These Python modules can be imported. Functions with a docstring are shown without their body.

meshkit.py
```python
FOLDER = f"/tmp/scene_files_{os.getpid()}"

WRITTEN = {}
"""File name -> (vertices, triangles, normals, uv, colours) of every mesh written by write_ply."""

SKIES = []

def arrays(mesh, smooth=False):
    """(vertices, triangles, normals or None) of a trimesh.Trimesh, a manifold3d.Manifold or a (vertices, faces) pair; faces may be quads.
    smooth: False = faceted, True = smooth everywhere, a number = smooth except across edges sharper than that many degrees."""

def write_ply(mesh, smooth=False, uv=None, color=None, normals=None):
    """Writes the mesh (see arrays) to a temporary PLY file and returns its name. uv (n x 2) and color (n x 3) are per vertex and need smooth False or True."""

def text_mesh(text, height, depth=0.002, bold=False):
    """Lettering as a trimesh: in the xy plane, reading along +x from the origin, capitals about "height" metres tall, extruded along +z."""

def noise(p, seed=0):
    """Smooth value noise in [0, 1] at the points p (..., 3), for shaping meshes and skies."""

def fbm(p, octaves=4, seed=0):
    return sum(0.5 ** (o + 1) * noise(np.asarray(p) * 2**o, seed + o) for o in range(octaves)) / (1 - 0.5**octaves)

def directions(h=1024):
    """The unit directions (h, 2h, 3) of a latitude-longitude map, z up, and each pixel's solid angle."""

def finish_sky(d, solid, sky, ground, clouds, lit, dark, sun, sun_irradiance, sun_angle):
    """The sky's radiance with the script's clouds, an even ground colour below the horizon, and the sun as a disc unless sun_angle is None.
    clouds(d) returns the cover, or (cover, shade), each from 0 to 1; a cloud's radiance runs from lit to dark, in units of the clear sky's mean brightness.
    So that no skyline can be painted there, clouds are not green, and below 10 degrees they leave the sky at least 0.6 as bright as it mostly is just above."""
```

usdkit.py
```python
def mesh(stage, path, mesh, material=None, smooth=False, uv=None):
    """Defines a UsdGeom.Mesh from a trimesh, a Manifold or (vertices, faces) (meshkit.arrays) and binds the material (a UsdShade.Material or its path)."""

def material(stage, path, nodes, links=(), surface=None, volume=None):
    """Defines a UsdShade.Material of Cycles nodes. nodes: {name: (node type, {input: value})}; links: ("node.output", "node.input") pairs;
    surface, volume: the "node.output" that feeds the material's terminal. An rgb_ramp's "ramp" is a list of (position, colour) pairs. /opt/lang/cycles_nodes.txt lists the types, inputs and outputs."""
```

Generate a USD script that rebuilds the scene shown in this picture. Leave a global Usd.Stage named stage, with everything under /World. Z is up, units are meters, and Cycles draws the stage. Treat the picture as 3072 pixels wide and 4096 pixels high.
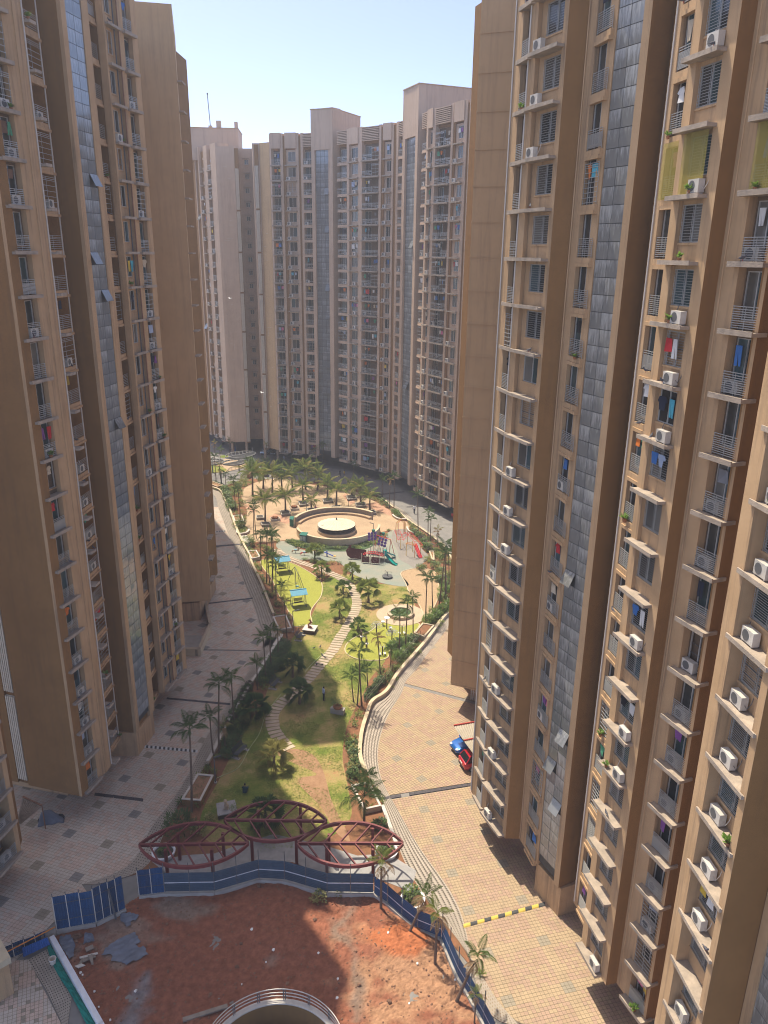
import math, random
import numpy as np, trimesh, usdkit, meshkit
from pxr import Usd, UsdGeom, UsdLux, UsdShade, Gf, Sdf, Vt
stage = Usd.Stage.CreateInMemory()
UsdGeom.SetStageUpAxis(stage, UsdGeom.Tokens.z); UsdGeom.SetStageMetersPerUnit(stage, 1.0)
UsdGeom.Xform.Define(stage, '/World'); UsdGeom.Scope.Define(stage, '/World/Looks')
# ---------------------------------------------------------------- camera, sky, sun, exposure
HC, PITCH, ROLL, FPX = 46.5, math.radians(18.59), math.radians(0.75), 3077.5
_fw = np.array([0, math.cos(PITCH), -math.sin(PITCH)]); _r = np.array([1., 0, 0]); _u = np.cross(_r, _fw)
_R = math.cos(ROLL)*_r + math.sin(ROLL)*_u; _U = -math.sin(ROLL)*_r + math.cos(ROLL)*_u
cam = UsdGeom.Camera.Define(stage, '/World/camera')
cam.AddTransformOp().Set(Gf.Matrix4d(*_R, 0, *_U, 0, *(-_fw), 0, 0, 0, HC, 1))
cam.CreateHorizontalApertureAttr(36.0); cam.CreateVerticalApertureAttr(48.0); cam.CreateFocalLengthAttr(36.0*FPX/3072)
cam.CreateClippingRangeAttr(Gf.Vec2f(0.1, 5000))
EXPOSURE = 1.6
cam.CreateExposureAttr(EXPOSURE)
SUN_AZ, SUN_EL = math.radians(-37), math.radians(65)      # azimuth = atan2(x, y) of the direction towards the sun
SKY_STRENGTH, SUN_INT = 0.15, 0.56
dome = UsdLux.DomeLight.Define(stage, '/World/sky')
dome.GetPrim().SetCustomDataByKey('kind', 'structure')
sky = usdkit.material(stage, '/World/Looks/sky_look', {
    's': ('sky_texture', {'sky_type': 'single_scattering', 'sun_disc': False, 'sun_elevation': SUN_EL, 'sun_rotation': SUN_AZ, 'altitude': 20.0, 'air_density': 0.25, 'aerosol_density': 1.2, 'ozone_density': 1.0}),
    'b': ('background_shader', {'strength': SKY_STRENGTH})}, [('s.color', 'b.color')], surface='b.background')
UsdShade.MaterialBindingAPI.Apply(dome.GetPrim()).Bind(sky)
sun = UsdLux.DistantLight.Define(stage, '/World/sun')
sun.CreateIntensityAttr(SUN_INT); sun.CreateAngleAttr(0.53); sun.CreateNormalizeAttr(True); sun.CreateColorAttr(Gf.Vec3f(1.0, 0.90, 0.73))
_sd = np.array([math.sin(SUN_AZ)*math.cos(SUN_EL), math.cos(SUN_AZ)*math.cos(SUN_EL), math.sin(SUN_EL)])
_sx = np.cross([0, 0, 1.], _sd); _sx /= np.linalg.norm(_sx); _sy = np.cross(_sd, _sx)
sun.AddTransformOp().Set(Gf.Matrix4d(*_sx, 0, *_sy, 0, *_sd, 0, 0, 0, 0, 1))

# ---------------------------------------------------------------- photograph pixel -> ground point (view tiles: origin x, y and enlargement)
TILES = {'s': (0, 0, 1), '1': (800, 1750, 3.318), '2': (1250, 1900, 2.765), '3': (1000, 2100, 3.318), '4': (1400, 2350, 3.318), '5': (900, 2550, 3.318),
         '6': (1300, 2750, 2.5523), '7': (500, 3050, 2.765), '8': (0, 3500, 1.587), '9': (0, 3000, 1.904), 'c': (800, 3700, 1.587)}
for _i in range(3):
    for _j in range(4): TILES['%d%d' % (_i, _j)] = (1024*_i, 1024*_j, 1.62)
def ray(t, x, y):
    ox, oy, k = TILES[t]; sx, sy = ox+x/k, oy+y/k
    return _fw + _R*(sx-1536)/FPX - _U*(sy-2048)/FPX
def at(t, x, y, z=0.0):
    d = ray(t, x, y); s = (z-HC)/d[2]
    return (float(d[0]*s), float(d[1]*s))
def top_z(t, base, top, z0=0.0):
    """height of the point seen at pixel top that stands straight above the ground point seen at pixel base"""
    b = at(t, *base, z0); d = ray(t, *top)
    return HC + d[2]/math.hypot(d[0], d[1])*math.hypot(*b)

# ---------------------------------------------------------------- mesh building
class MB:
    """collects boxes, tubes and faces; build() makes them one Mesh prim"""
    def __init__(self): self.v = []; self.f = []; self.n = 0; self.fr = None
    def frame(self, P0, P1):
        d = np.array(P1, float)-np.array(P0, float); L = math.hypot(*d); d /= L
        self.fr = (np.array(P0, float), d, np.array([d[1], -d[0]])); return L
    def add(self, v, f):
        v = np.asarray(v, float)
        if self.fr is not None:
            o, d, n = self.fr; v = np.concatenate([o+v[:, :1]*d+v[:, 1:2]*n, v[:, 2:3]], 1)
        self.v.append(v); m = self.n
        self.f += [tuple(m+i for i in (q if self.fr is None else q[::-1])) for q in f]; self.n += len(v); return self
    def box(self, a0, a1, b0, b1, z0, z1):
        return self.add([(a0, b0, z0), (a1, b0, z0), (a1, b1, z0), (a0, b1, z0), (a0, b0, z1), (a1, b0, z1), (a1, b1, z1), (a0, b1, z1)], BOXF)
    def prism(self, poly, z0, z1, cap=True):
        n = len(poly); a = sum(poly[i][0]*poly[(i+1) % n][1]-poly[(i+1) % n][0]*poly[i][1] for i in range(n))
        if a < 0: poly = poly[::-1]
        v = [(x, y, z0) for x, y in poly]+[(x, y, z1) for x, y in poly]
        f = [(i, (i+1) % n, n+(i+1) % n, n+i) for i in range(n)]
        if cap: f += tri_cap(poly, n) + [t[::-1] for t in tri_cap(poly, 0)]
        return self.add(v, f)
    def tube(self, pts, r, n=6, r1=None, cap=True):
        pts = np.asarray(pts, float); m = len(pts); V = []
        up = np.array([0, 0, 1.]) if abs((pts[-1]-pts[0])[2]) < 0.9*np.linalg.norm(pts[-1]-pts[0]) else np.array([1., 0, 0])
        rs = np.broadcast_to(r, m) if r1 is None else np.linspace(r, r1, m)
        for i in range(m):
            t = pts[min(i+1, m-1)]-pts[max(i-1, 0)]; t = t/(np.linalg.norm(t)+1e-12)
            a = np.cross(t, up); a /= np.linalg.norm(a)+1e-12; b = np.cross(t, a)
            for k in range(n):
                w = 2*math.pi*k/n; V.append(pts[i]+rs[i]*(math.cos(w)*a+math.sin(w)*b))
        f = [(i*n+k, i*n+(k+1) % n, (i+1)*n+(k+1) % n, (i+1)*n+k) for i in range(m-1) for k in range(n)]
        if cap: f += [tuple(range(n))[::-1], tuple((m-1)*n+k for k in range(n))]
        return self.add(V, f)
    def bar(self, p, q, w, h):
        """square bar from p to q, w across, h high"""
        p = np.array(p, float); q = np.array(q, float); t = (q-p)/np.linalg.norm(q-p)
        s = np.cross(t, [0, 0, 1.]); s = np.array([1., 0, 0]) if np.linalg.norm(s) < 1e-6 else s/np.linalg.norm(s); u = np.cross(s, t)
        c = [(-w/2, -h/2), (w/2, -h/2), (w/2, h/2), (-w/2, h/2)]
        return self.add([e+s*a+u*b for e in (p, q) for a, b in c], [(0, 1, 2, 3)[::-1], (4, 5, 6, 7), (0, 1, 5, 4), (1, 2, 6, 5), (2, 3, 7, 6), (3, 0, 4, 7)])
    def lathe(self, prof, n=16, c=(0, 0)):
        m = len(prof); V = [(c[0]+r*math.cos(2*math.pi*k/n), c[1]+r*math.sin(2*math.pi*k/n), z) for r, z in prof for k in range(n)]
        return self.add(V, [(i*n+k, i*n+(k+1) % n, (i+1)*n+(k+1) % n, (i+1)*n+k) for i in range(m-1) for k in range(n)])
    def blob(self, c, r, sub=2, rot=0.0, jit=0.0, seed=0):
        s = ICO[sub]; v = s.vertices.copy()
        if jit: v *= (1+jit*(meshkit.fbm(v*1.7+seed*7.3, 3, seed)-0.5)*2)[:, None]
        v = v*np.array(r); cs, sn = math.cos(rot), math.sin(rot)
        v = np.stack([v[:, 0]*cs-v[:, 1]*sn, v[:, 0]*sn+v[:, 1]*cs, v[:, 2]], 1)+np.array(c)
        return self.add(v, [tuple(t) for t in s.faces])
    def tm(self, m): return self.add(m.vertices, [tuple(t) for t in m.faces])
    def sheet(self, poly, z, th=0.0):
        n = len(poly); a = sum(poly[i][0]*poly[(i+1) % n][1]-poly[(i+1) % n][0]*poly[i][1] for i in range(n))
        if a < 0: poly = poly[::-1]
        if th: return self.prism(poly, z-th, z)
        return self.add([(x, y, z) for x, y in poly], tri_cap(poly, 0))
BOXF = [(0, 3, 2, 1), (4, 5, 6, 7), (0, 1, 5, 4), (1, 2, 6, 5), (2, 3, 7, 6), (3, 0, 4, 7)]
ICO = {k: trimesh.creation.icosphere(subdivisions=k, radius=1.0) for k in (0, 1, 2, 3)}
def tri_cap(poly, off):
    import shapely
    p = shapely.Polygon(poly)
    if len(poly) == 4 and p.convex_hull.area < p.area*1.0001: return [tuple(off+i for i in range(4))]
    v, f = trimesh.creation.triangulate_polygon(p, engine='earcut')
    idx = {tuple(np.round(q, 6)): i for i, q in enumerate(np.asarray(poly, float))}
    try: F = [tuple(idx[tuple(np.round(v[i], 6))] for i in t) for t in f]
    except KeyError: return [tuple(off+i for i in range(len(poly)))]
    A = np.asarray(poly, float); out = []
    for t in F:
        a, b, c = A[t[0]], A[t[1]], A[t[2]]
        out.append(tuple(off+i for i in (t if (b[0]-a[0])*(c[1]-a[1])-(b[1]-a[1])*(c[0]-a[0]) > 0 else t[::-1])))
    return out
_count = {}; ORG = {}
def numbered(parent, name):
    k = _count.get((parent, name), 0); _count[(parent, name)] = k+1
    return name if k == 0 else '%s_%03d' % (name, k)
def tag(prim, label=None, cat=None, group=None, kind=None):
    for k, v in (('label', label), ('category', cat), ('group', group), ('kind', kind)):
        if v: prim.SetCustomDataByKey(k, v)
    return prim
def thing(name, label, cat, loc=(0, 0, 0), rotz=0.0, group=None, kind=None, scale=1.0):
    path = '/World/' + numbered('/World', name)
    x = UsdGeom.Xform.Define(stage, path); x.AddTranslateOp().Set(Gf.Vec3d(*map(float, loc)))
    if rotz: x.AddRotateZOp().Set(math.degrees(rotz))
    if scale != 1.0: x.AddScaleOp().Set(Gf.Vec3f(*([float(scale)]*3)))
    ORG[path] = np.array(loc, float) if not rotz else None
    tag(x.GetPrim(), label, cat, group, kind); return path
def build(parent, name, mb, m, label=None, smooth=False, world=False, kind=None):
    """one Mesh prim named name under parent; world = vertices are in world coordinates"""
    v = np.concatenate(mb.v)
    if world and parent != '/World': v = v-ORG['/'.join(parent.split('/')[:3])]
    path = parent+'/'+numbered(parent, name)
    if smooth:
        tri = []
        for q in mb.f: tri += [(q[0], q[i], q[i+1]) for i in range(1, len(q)-1)]
        p = usdkit.mesh(stage, path, (v, np.array(tri)), M[m], smooth=smooth)
    else:
        p = UsdGeom.Mesh.Define(stage, path)
        p.CreatePointsAttr(Vt.Vec3fArray.FromNumpy(v.astype(np.float32)))
        p.CreateFaceVertexCountsAttr(Vt.IntArray([len(q) for q in mb.f])); p.CreateFaceVertexIndicesAttr(Vt.IntArray([int(i) for q in mb.f for i in q]))
        p.CreateSubdivisionSchemeAttr('none')
        UsdShade.MaterialBindingAPI.Apply(p.GetPrim()).Bind(M[m])
    if label: p.GetPrim().SetCustomDataByKey('label', label)
    if kind: p.GetPrim().SetCustomDataByKey('kind', kind)
    return path
def solo(name, mb, m, label, cat, group=None, smooth=False, kind=None):
    """a thing that is one mesh; vertices in world coordinates"""
    p = build('/World', name, mb, m, smooth=smooth); tag(stage.GetPrimAtPath(p), label, cat, group, kind); return p
def struct(name, mb, m, smooth=False): return solo(name, mb, m, None, None, kind='structure', smooth=smooth)
def copy_of(src, loc, rotz, label, group=None, scale=1.0, name=None, lean=None):
    """an instance of a thing with its parts"""
    was = stage.GetPrimAtPath(src).GetCustomData(); base = name or src.split('/')[-1].rstrip('0123456789').rstrip('_')
    path = '/World/'+numbered('/World', base)
    x = UsdGeom.Xform.Define(stage, path); x.GetPrim().GetReferences().AddInternalReference(src); x.ClearXformOpOrder()
    M4 = Gf.Matrix4d().SetScale(float(scale))*Gf.Matrix4d().SetRotate(Gf.Rotation(Gf.Vec3d(0, 0, 1), math.degrees(rotz)))
    if lean: M4 = M4*Gf.Matrix4d().SetRotate(Gf.Rotation(Gf.Vec3d(*lean[0]), lean[1]))
    x.AddTransformOp(opSuffix='place').Set(M4*Gf.Matrix4d().SetTranslate(Gf.Vec3d(*map(float, loc))))
    x.GetPrim().SetInstanceable(True); tag(x.GetPrim(), label, was.get('category'), group or was.get('group')); return path
PROTO = {}
def proto(name, cat, maker):
    """a class prim with parts made by maker(path); things reference it"""
    path = '/World/class_'+name
    p = stage.CreateClassPrim(path); p.SetTypeName('Xform'); ORG[path] = np.zeros(3)
    maker(path); PROTO[name] = (path, cat); return name
def place(pname, name, loc, rotz, label, group=None, scale=1.0, lean=None):
    src, cat = PROTO[pname]; path = '/World/'+numbered('/World', name)
    x = UsdGeom.Xform.Define(stage, path); x.GetPrim().GetReferences().AddInternalReference(src)
    M4 = Gf.Matrix4d().SetScale(float(scale))*Gf.Matrix4d().SetRotate(Gf.Rotation(Gf.Vec3d(0, 0, 1), math.degrees(rotz)))
    if lean: M4 = M4*Gf.Matrix4d().SetRotate(Gf.Rotation(Gf.Vec3d(*lean[0]), lean[1]))
    x.AddTransformOp().Set(M4*Gf.Matrix4d().SetTranslate(Gf.Vec3d(*map(float, loc))))
    x.GetPrim().SetInstanceable(True); tag(x.GetPrim(), label, cat, group); return path

# ---------------------------------------------------------------- materials
M = {}
def mat(name, c, c2=None, scale=1.0, rough=0.7, metal=0.0, spec=0.4, bump=0.0, bscale=20.0, detail=4, rand=0.0, stain=None, stretch=None, translucent=0.0, coat=0.0):
    """noise between c and c2 in world space, optional per-object value jitter (rand), vertical stains (stain = (colour, amount)), fine bump"""
    n = {'g': ('geometry', {}), 'p': ('principled_bsdf', {'roughness': rough, 'metallic': metal, 'specular_ior_level': spec, 'coat_weight': coat})}
    l = []
    if c2 is None and not rand and stain is None: n['p'][1]['base_color'] = c
    else:
        n['m'] = ('mapping', {'scale': stretch or (1, 1, 1)})
        n['n'] = ('noise_texture', {'scale': scale, 'detail': detail, 'roughness': 0.6})
        n['r'] = ('rgb_ramp', {'ramp': [(0.3, c), (0.7, c2 or c)]})
        l += [('g.position', 'm.vector'), ('m.vector', 'n.vector'), ('n.fac', 'r.fac')]; out = 'r.color'
        if stain:
            n['sm'] = ('mapping', {'scale': (1.6, 1.6, 0.09)}); n['sn'] = ('noise_texture', {'scale': 1.3, 'detail': 6, 'roughness': 0.7})
            n['sr'] = ('rgb_ramp', {'ramp': [(0.5, (0, 0, 0)), (0.75, (1, 1, 1))]}); n['sa'] = ('math', {'math_type': 'multiply', 'value2': stain[1]})
            n['sx'] = ('mix_color', {'b': stain[0]})
            l += [('g.position', 'sm.vector'), ('sm.vector', 'sn.vector'), ('sn.fac', 'sr.fac'), ('sr.color', 'sa.value1'), ('sa.value', 'sx.fac'), (out, 'sx.a')]; out = 'sx.result'
        if rand:
            n['oi'] = ('object_info', {}); n['mr'] = ('map_range', {'from_min': 0, 'from_max': 1, 'to_min': 1-rand, 'to_max': 1+rand}); n['h'] = ('hsv', {})
            l += [('oi.random', 'mr.value'), ('mr.result', 'h.value'), (out, 'h.color')]; out = 'h.color'
        l += [(out, 'p.base_color')]
    if bump:
        n['bn'] = ('noise_texture', {'scale': bscale, 'detail': 5}); n['b'] = ('bump', {'strength': bump, 'distance': 0.05})
        l += [('g.position', 'bn.vector'), ('bn.fac', 'b.height'), ('b.normal', 'p.normal')]
    s = 'p.BSDF'
    if translucent:
        n['t'] = ('translucent_bsdf', {'color': tuple(min(1, x*1.6) for x in c)}); n['mx'] = ('mix_closure', {'fac': translucent})
        l += [('p.BSDF', 'mx.closure1'), ('t.BSDF', 'mx.closure2')]; s = 'mx.closure'
    M[name] = usdkit.material(stage, '/World/Looks/'+name, n, l, surface=s); return M[name]
TAN, TAN2 = (0.50, 0.335, 0.19), (0.43, 0.28, 0.15)
mat('stucco', TAN, TAN2, 0.5, 0.9, spec=0.2, bump=0.15, bscale=9, stain=((0.19, 0.13, 0.085), 0.85))
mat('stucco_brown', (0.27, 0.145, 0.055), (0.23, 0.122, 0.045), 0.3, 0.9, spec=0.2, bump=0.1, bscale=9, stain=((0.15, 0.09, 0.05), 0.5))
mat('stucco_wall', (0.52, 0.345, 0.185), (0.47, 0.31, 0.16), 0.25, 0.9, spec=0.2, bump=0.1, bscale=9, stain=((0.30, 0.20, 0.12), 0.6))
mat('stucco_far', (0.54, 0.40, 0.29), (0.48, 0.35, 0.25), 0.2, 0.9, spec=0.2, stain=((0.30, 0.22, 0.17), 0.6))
mat('ledge_concrete', (0.43, 0.35, 0.27), (0.26, 0.22, 0.18), 1.8, 0.95, spec=0.2, bump=0.4, bscale=12, detail=7)
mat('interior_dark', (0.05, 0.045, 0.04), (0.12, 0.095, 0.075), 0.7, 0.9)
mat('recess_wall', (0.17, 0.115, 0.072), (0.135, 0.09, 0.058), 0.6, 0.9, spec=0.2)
def glass_mat(name, cols, rough=0.06, spec=0.5, tint=None):
    n = {'oi': ('object_info', {}), 'r': ('rgb_ramp', {'ramp': cols, 'interpolate': False}), 'p': ('principled_bsdf', {'roughness': rough, 'specular_ior_level': spec}),
         'g': ('geometry', {}), 'n': ('noise_texture', {'scale': 1.1, 'detail': 2}), 'b': ('bump', {'strength': 0.05, 'distance': 0.05})}
    M[name] = usdkit.material(stage, '/World/Looks/'+name, n, [('oi.random', 'r.fac'), ('r.color', 'p.base_color'), ('g.position', 'n.vector'), ('n.fac', 'b.height'), ('b.normal', 'p.normal')], surface='p.BSDF')
glass_mat('window_glass', [(0, (0.02, 0.022, 0.022)), (0.3, (0.05, 0.05, 0.045)), (0.5, (0.035, 0.06, 0.06)), (0.65, (0.10, 0.09, 0.075)), (0.78, (0.05, 0.09, 0.10)), (0.9, (0.16, 0.15, 0.13))])
# thin yellow safety net
M['net_yellow'] = usdkit.material(stage, '/World/Looks/net_yellow', {'t': ('transparent_bsdf', {}), 'd': ('diffuse_bsdf', {'color': (0.30, 0.24, 0.06)}), 'm': ('mix_closure', {'fac': 0.38})}, [('t.BSDF', 'm.closure1'), ('d.BSDF', 'm.closure2')], surface='m.closure')
# facade glass strip: reflective grey-blue panels with white mineral streaks running down from the joints
def streak_mat(name, base, streak, amount, rough):
    n = {'g': ('geometry', {}), 'm': ('mapping', {'scale': (6.0, 6.0, 0.9)}), 'n': ('noise_texture', {'scale': 1.0, 'detail': 5, 'roughness': 0.65}),
         'xyz': ('separate_xyz', {}), 'z': ('math', {'math_type': 'multiply_add', 'value2': 1/0.9667, 'value3': -5.7/0.9667+20}), 'fr': ('math', {'math_type': 'fraction'}),
         'md': ('math', {'math_type': 'multiply_add', 'value2': 0.26, 'value3': -0.02}), 'ad': ('math', {'math_type': 'add'}), 'oi': ('object_info', {}),
         'om': ('math', {'math_type': 'multiply_add', 'value2': 0.30, 'value3': -0.18}), 'ad2': ('math', {'math_type': 'add'}),
         'r': ('rgb_ramp', {'ramp': [(0.50, (0, 0, 0)), (0.85, (amount,)*3)]}), 'mx': ('mix_color', {'a': base, 'b': streak}),
         'rr': ('map_range', {'from_min': 0, 'from_max': 1, 'to_min': rough, 'to_max': 0.6}), 'p': ('principled_bsdf', {'specular_ior_level': 0.9, 'metallic': 0.25})}
    M[name] = usdkit.material(stage, '/World/Looks/'+name, n, [('g.position', 'm.vector'), ('m.vector', 'n.vector'), ('g.position', 'xyz.vector'), ('xyz.z', 'z.value1'), ('z.value', 'fr.value1'), ('fr.value', 'md.value1'),
        ('n.fac', 'ad.value1'), ('md.value', 'ad.value2'), ('oi.random', 'om.value1'), ('om.value', 'ad2.value2'), ('ad.value', 'ad2.value1'), ('ad2.value', 'r.fac'), ('r.color', 'mx.fac'), ('mx.result', 'p.base_color'), ('r.color', 'rr.value'), ('rr.result', 'p.roughness')], surface='p.BSDF')
streak_mat('facade_glass', (0.22, 0.22, 0.205), (0.52, 0.52, 0.49), 0.6, 0.12)
streak_mat('facade_glass_clean', (0.19, 0.21, 0.215), (0.48, 0.50, 0.50), 0.4, 0.06)
mat('aluminium', (0.48, 0.46, 0.42), rough=0.45, metal=0.2)
mat('joint', (0.05, 0.05, 0.05), rough=0.6)
mat('rail_steel', (0.42, 0.42, 0.40), rough=0.45, metal=0.4)
mat('rail_dark', (0.10, 0.10, 0.10), rough=0.5)
mat('ac_white', (0.56, 0.53, 0.47), (0.44, 0.41, 0.36), 2.0, 0.5, rand=0.12)
mat('ac_dark', (0.10, 0.10, 0.10), rough=0.6)
mat('louvre_cream', (0.62, 0.55, 0.44), (0.55, 0.48, 0.38), 1.0, 0.7)
mat('black', (0.015, 0.015, 0.015), rough=0.8)
mat('pipe_pvc', (0.55, 0.50, 0.43), rough=0.6)
mat('pipe_rust', (0.30, 0.14, 0.07), (0.2, 0.12, 0.08), 2.0, 0.8)
mat('asphalt', (0.24, 0.225, 0.205), (0.18, 0.17, 0.155), 0.8, 0.9)
mat('concrete', (0.42, 0.39, 0.34), (0.34, 0.31, 0.27), 1.5, 0.9, bump=0.2, bscale=15)
mat('kerb_yellow', (0.60, 0.50, 0.33), (0.48, 0.39, 0.26), 1.2, 0.85, bump=0.2, bscale=15, detail=6)
mat('pale_stone', (0.62, 0.57, 0.50), (0.50, 0.46, 0.40), 2.5, 0.8, detail=7)
mat('white_paint', (0.75, 0.76, 0.78), (0.62, 0.63, 0.65), 1.5, 0.6)
mat('planter_wall', (0.52, 0.42, 0.29), (0.42, 0.33, 0.23), 1.2, 0.9)
mat('plaza_tan', (0.45, 0.325, 0.20), (0.36, 0.25, 0.155), 0.35, 0.9, detail=6)
mat('plaza_red', (0.46, 0.26, 0.17), (0.40, 0.23, 0.15), 0.6, 0.9)
mat('red_soil', (0.22, 0.083, 0.042), (0.125, 0.052, 0.028), 0.9, 1.0, spec=0.1, bump=0.9, bscale=3.0, detail=8)
mat('red_earth', (0.27, 0.125, 0.07), (0.17, 0.095, 0.05), 2.5, 1.0, spec=0.1, bump=0.5, bscale=8, detail=8)
mat('dry_earth', (0.36, 0.22, 0.13), (0.27, 0.155, 0.09), 1.5, 1.0, spec=0.1, bump=0.5, bscale=8, detail=8)
mat('rubble_earth', (0.24, 0.17, 0.13), (0.16, 0.105, 0.08), 1.5, 1.0, spec=0.1, bump=0.8, bscale=8, detail=8)
mat('rubber_green', (0.31, 0.315, 0.055), (0.275, 0.28, 0.05), 0.6, 0.85, spec=0.2)
mat('rubber_teal', (0.22, 0.255, 0.215), (0.29, 0.27, 0.21), 0.35, 0.85, spec=0.2, detail=2)
mat('rubber_grey', (0.26, 0.235, 0.205), (0.225, 0.205, 0.18), 0.5, 0.85, spec=0.2)
mat('pebbles', (0.50, 0.36, 0.21), (0.27, 0.17, 0.095), 9, 0.9, bump=0.8, bscale=12, detail=6)
mat('sand_stone', (0.46, 0.37, 0.27), (0.38, 0.30, 0.22), 1.4, 0.85, rand=0.12)
mat('drain_steel', (0.07, 0.06, 0.065), (0.05, 0.045, 0.05), 3, 0.6)
mat('lattice', (0.50, 0.43, 0.35), (0.42, 0.36, 0.29), 1.0, 0.9)
mat('lattice_soil', (0.07, 0.06, 0.05), (0.11, 0.09, 0.07), 2.0, 1.0)
mat('joint_sand', (0.17, 0.145, 0.085), (0.13, 0.11, 0.07), 2.0, 1.0)
for nm, a, b in (('paver_pink', (0.40, 0.275, 0.195), (0.35, 0.24, 0.17)), ('paver_tan', (0.42, 0.315, 0.195), (0.365, 0.27, 0.17)), ('paver_buff', (0.41, 0.29, 0.19), (0.35, 0.245, 0.16)), ('paver_grey', (0.32, 0.275, 0.205), (0.27, 0.235, 0.175)),
                 ('paver_rose', (0.56, 0.43, 0.34), (0.49, 0.37, 0.29)), ('paver_ash', (0.53, 0.46, 0.38), (0.47, 0.405, 0.335)), ('paver_slate', (0.27, 0.25, 0.23), (0.21, 0.20, 0.185))):
    mat(nm, a, b, 0.8, 0.88, spec=0.3, detail=6, bump=0.1, bscale=25, stain=((0.20, 0.165, 0.125), 0.5))
# lawn: patches of green, dry straw and bare earth
def lawn(name, cols):
    n = {'g': ('geometry', {}), 'n': ('noise_texture', {'scale': 0.22, 'detail': 8, 'roughness': 0.68}), 'n2': ('noise_texture', {'scale': 7.0, 'detail': 4}), 'ad': ('math', {'math_type': 'multiply_add', 'value2': 0.28, 'value3': -0.14}), 'a': ('math', {'math_type': 'add'}),
         'r': ('rgb_ramp', {'ramp': cols}), 'p': ('principled_bsdf', {'roughness': 1.0, 'specular_ior_level': 0.1}), 'bn': ('noise_texture', {'scale': 16.0, 'detail': 4}), 'b': ('bump', {'strength': 0.8, 'distance': 0.06})}
    M[name] = usdkit.material(stage, '/World/Looks/'+name, n, [('g.position', 'n.vector'), ('g.position', 'n2.vector'), ('g.position', 'bn.vector'), ('n2.fac', 'ad.value1'), ('n.fac', 'a.value1'), ('ad.value', 'a.value2'), ('a.value', 'r.fac'), ('r.color', 'p.base_color'), ('bn.fac', 'b.height'), ('b.normal', 'p.normal')], surface='p.BSDF')
lawn('lawn_look', [(0.30, (0.10, 0.15, 0.028)), (0.42, (0.15, 0.19, 0.038)), (0.50, (0.24, 0.225, 0.065)), (0.58, (0.34, 0.265, 0.11)), (0.70, (0.36, 0.20, 0.10))])
mat('ground_cover', (0.045, 0.085, 0.03), (0.07, 0.12, 0.035), 2.0, 0.8)
mat('terrace_mosaic', (0.34, 0.325, 0.31), (0.24, 0.235, 0.23), 1.6, 0.6, detail=7)
mat('maroon_steel', (0.17, 0.03, 0.028), (0.14, 0.026, 0.024), 1.5, 0.5, spec=0.5)
mat('grey_steel', (0.25, 0.25, 0.24), (0.20, 0.20, 0.19), 1.5, 0.6)
mat('blue_sheet', (0.008, 0.058, 0.145), (0.010, 0.042, 0.10), 1.2, 0.45, rand=0.25, spec=0.5, stain=((0.10, 0.10, 0.10), 0.3))
mat('blue_sheet_bright', (0.02, 0.10, 0.34), (0.02, 0.08, 0.26), 1.2, 0.45)
mat('rib_sheet', (0.045, 0.075, 0.11), (0.03, 0.055, 0.085), 1.2, 0.5, rand=0.2, stain=((0.14, 0.14, 0.14), 0.3))
mat('wood_grey', (0.30, 0.25, 0.20), (0.2, 0.165, 0.13), 2.5, 0.9)
mat('wood_dark', (0.10, 0.06, 0.04), (0.07, 0.045, 0.03), 2.5, 0.7)
mat('bench_black', (0.035, 0.037, 0.045), (0.05, 0.052, 0.06), 3, 0.4)
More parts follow.
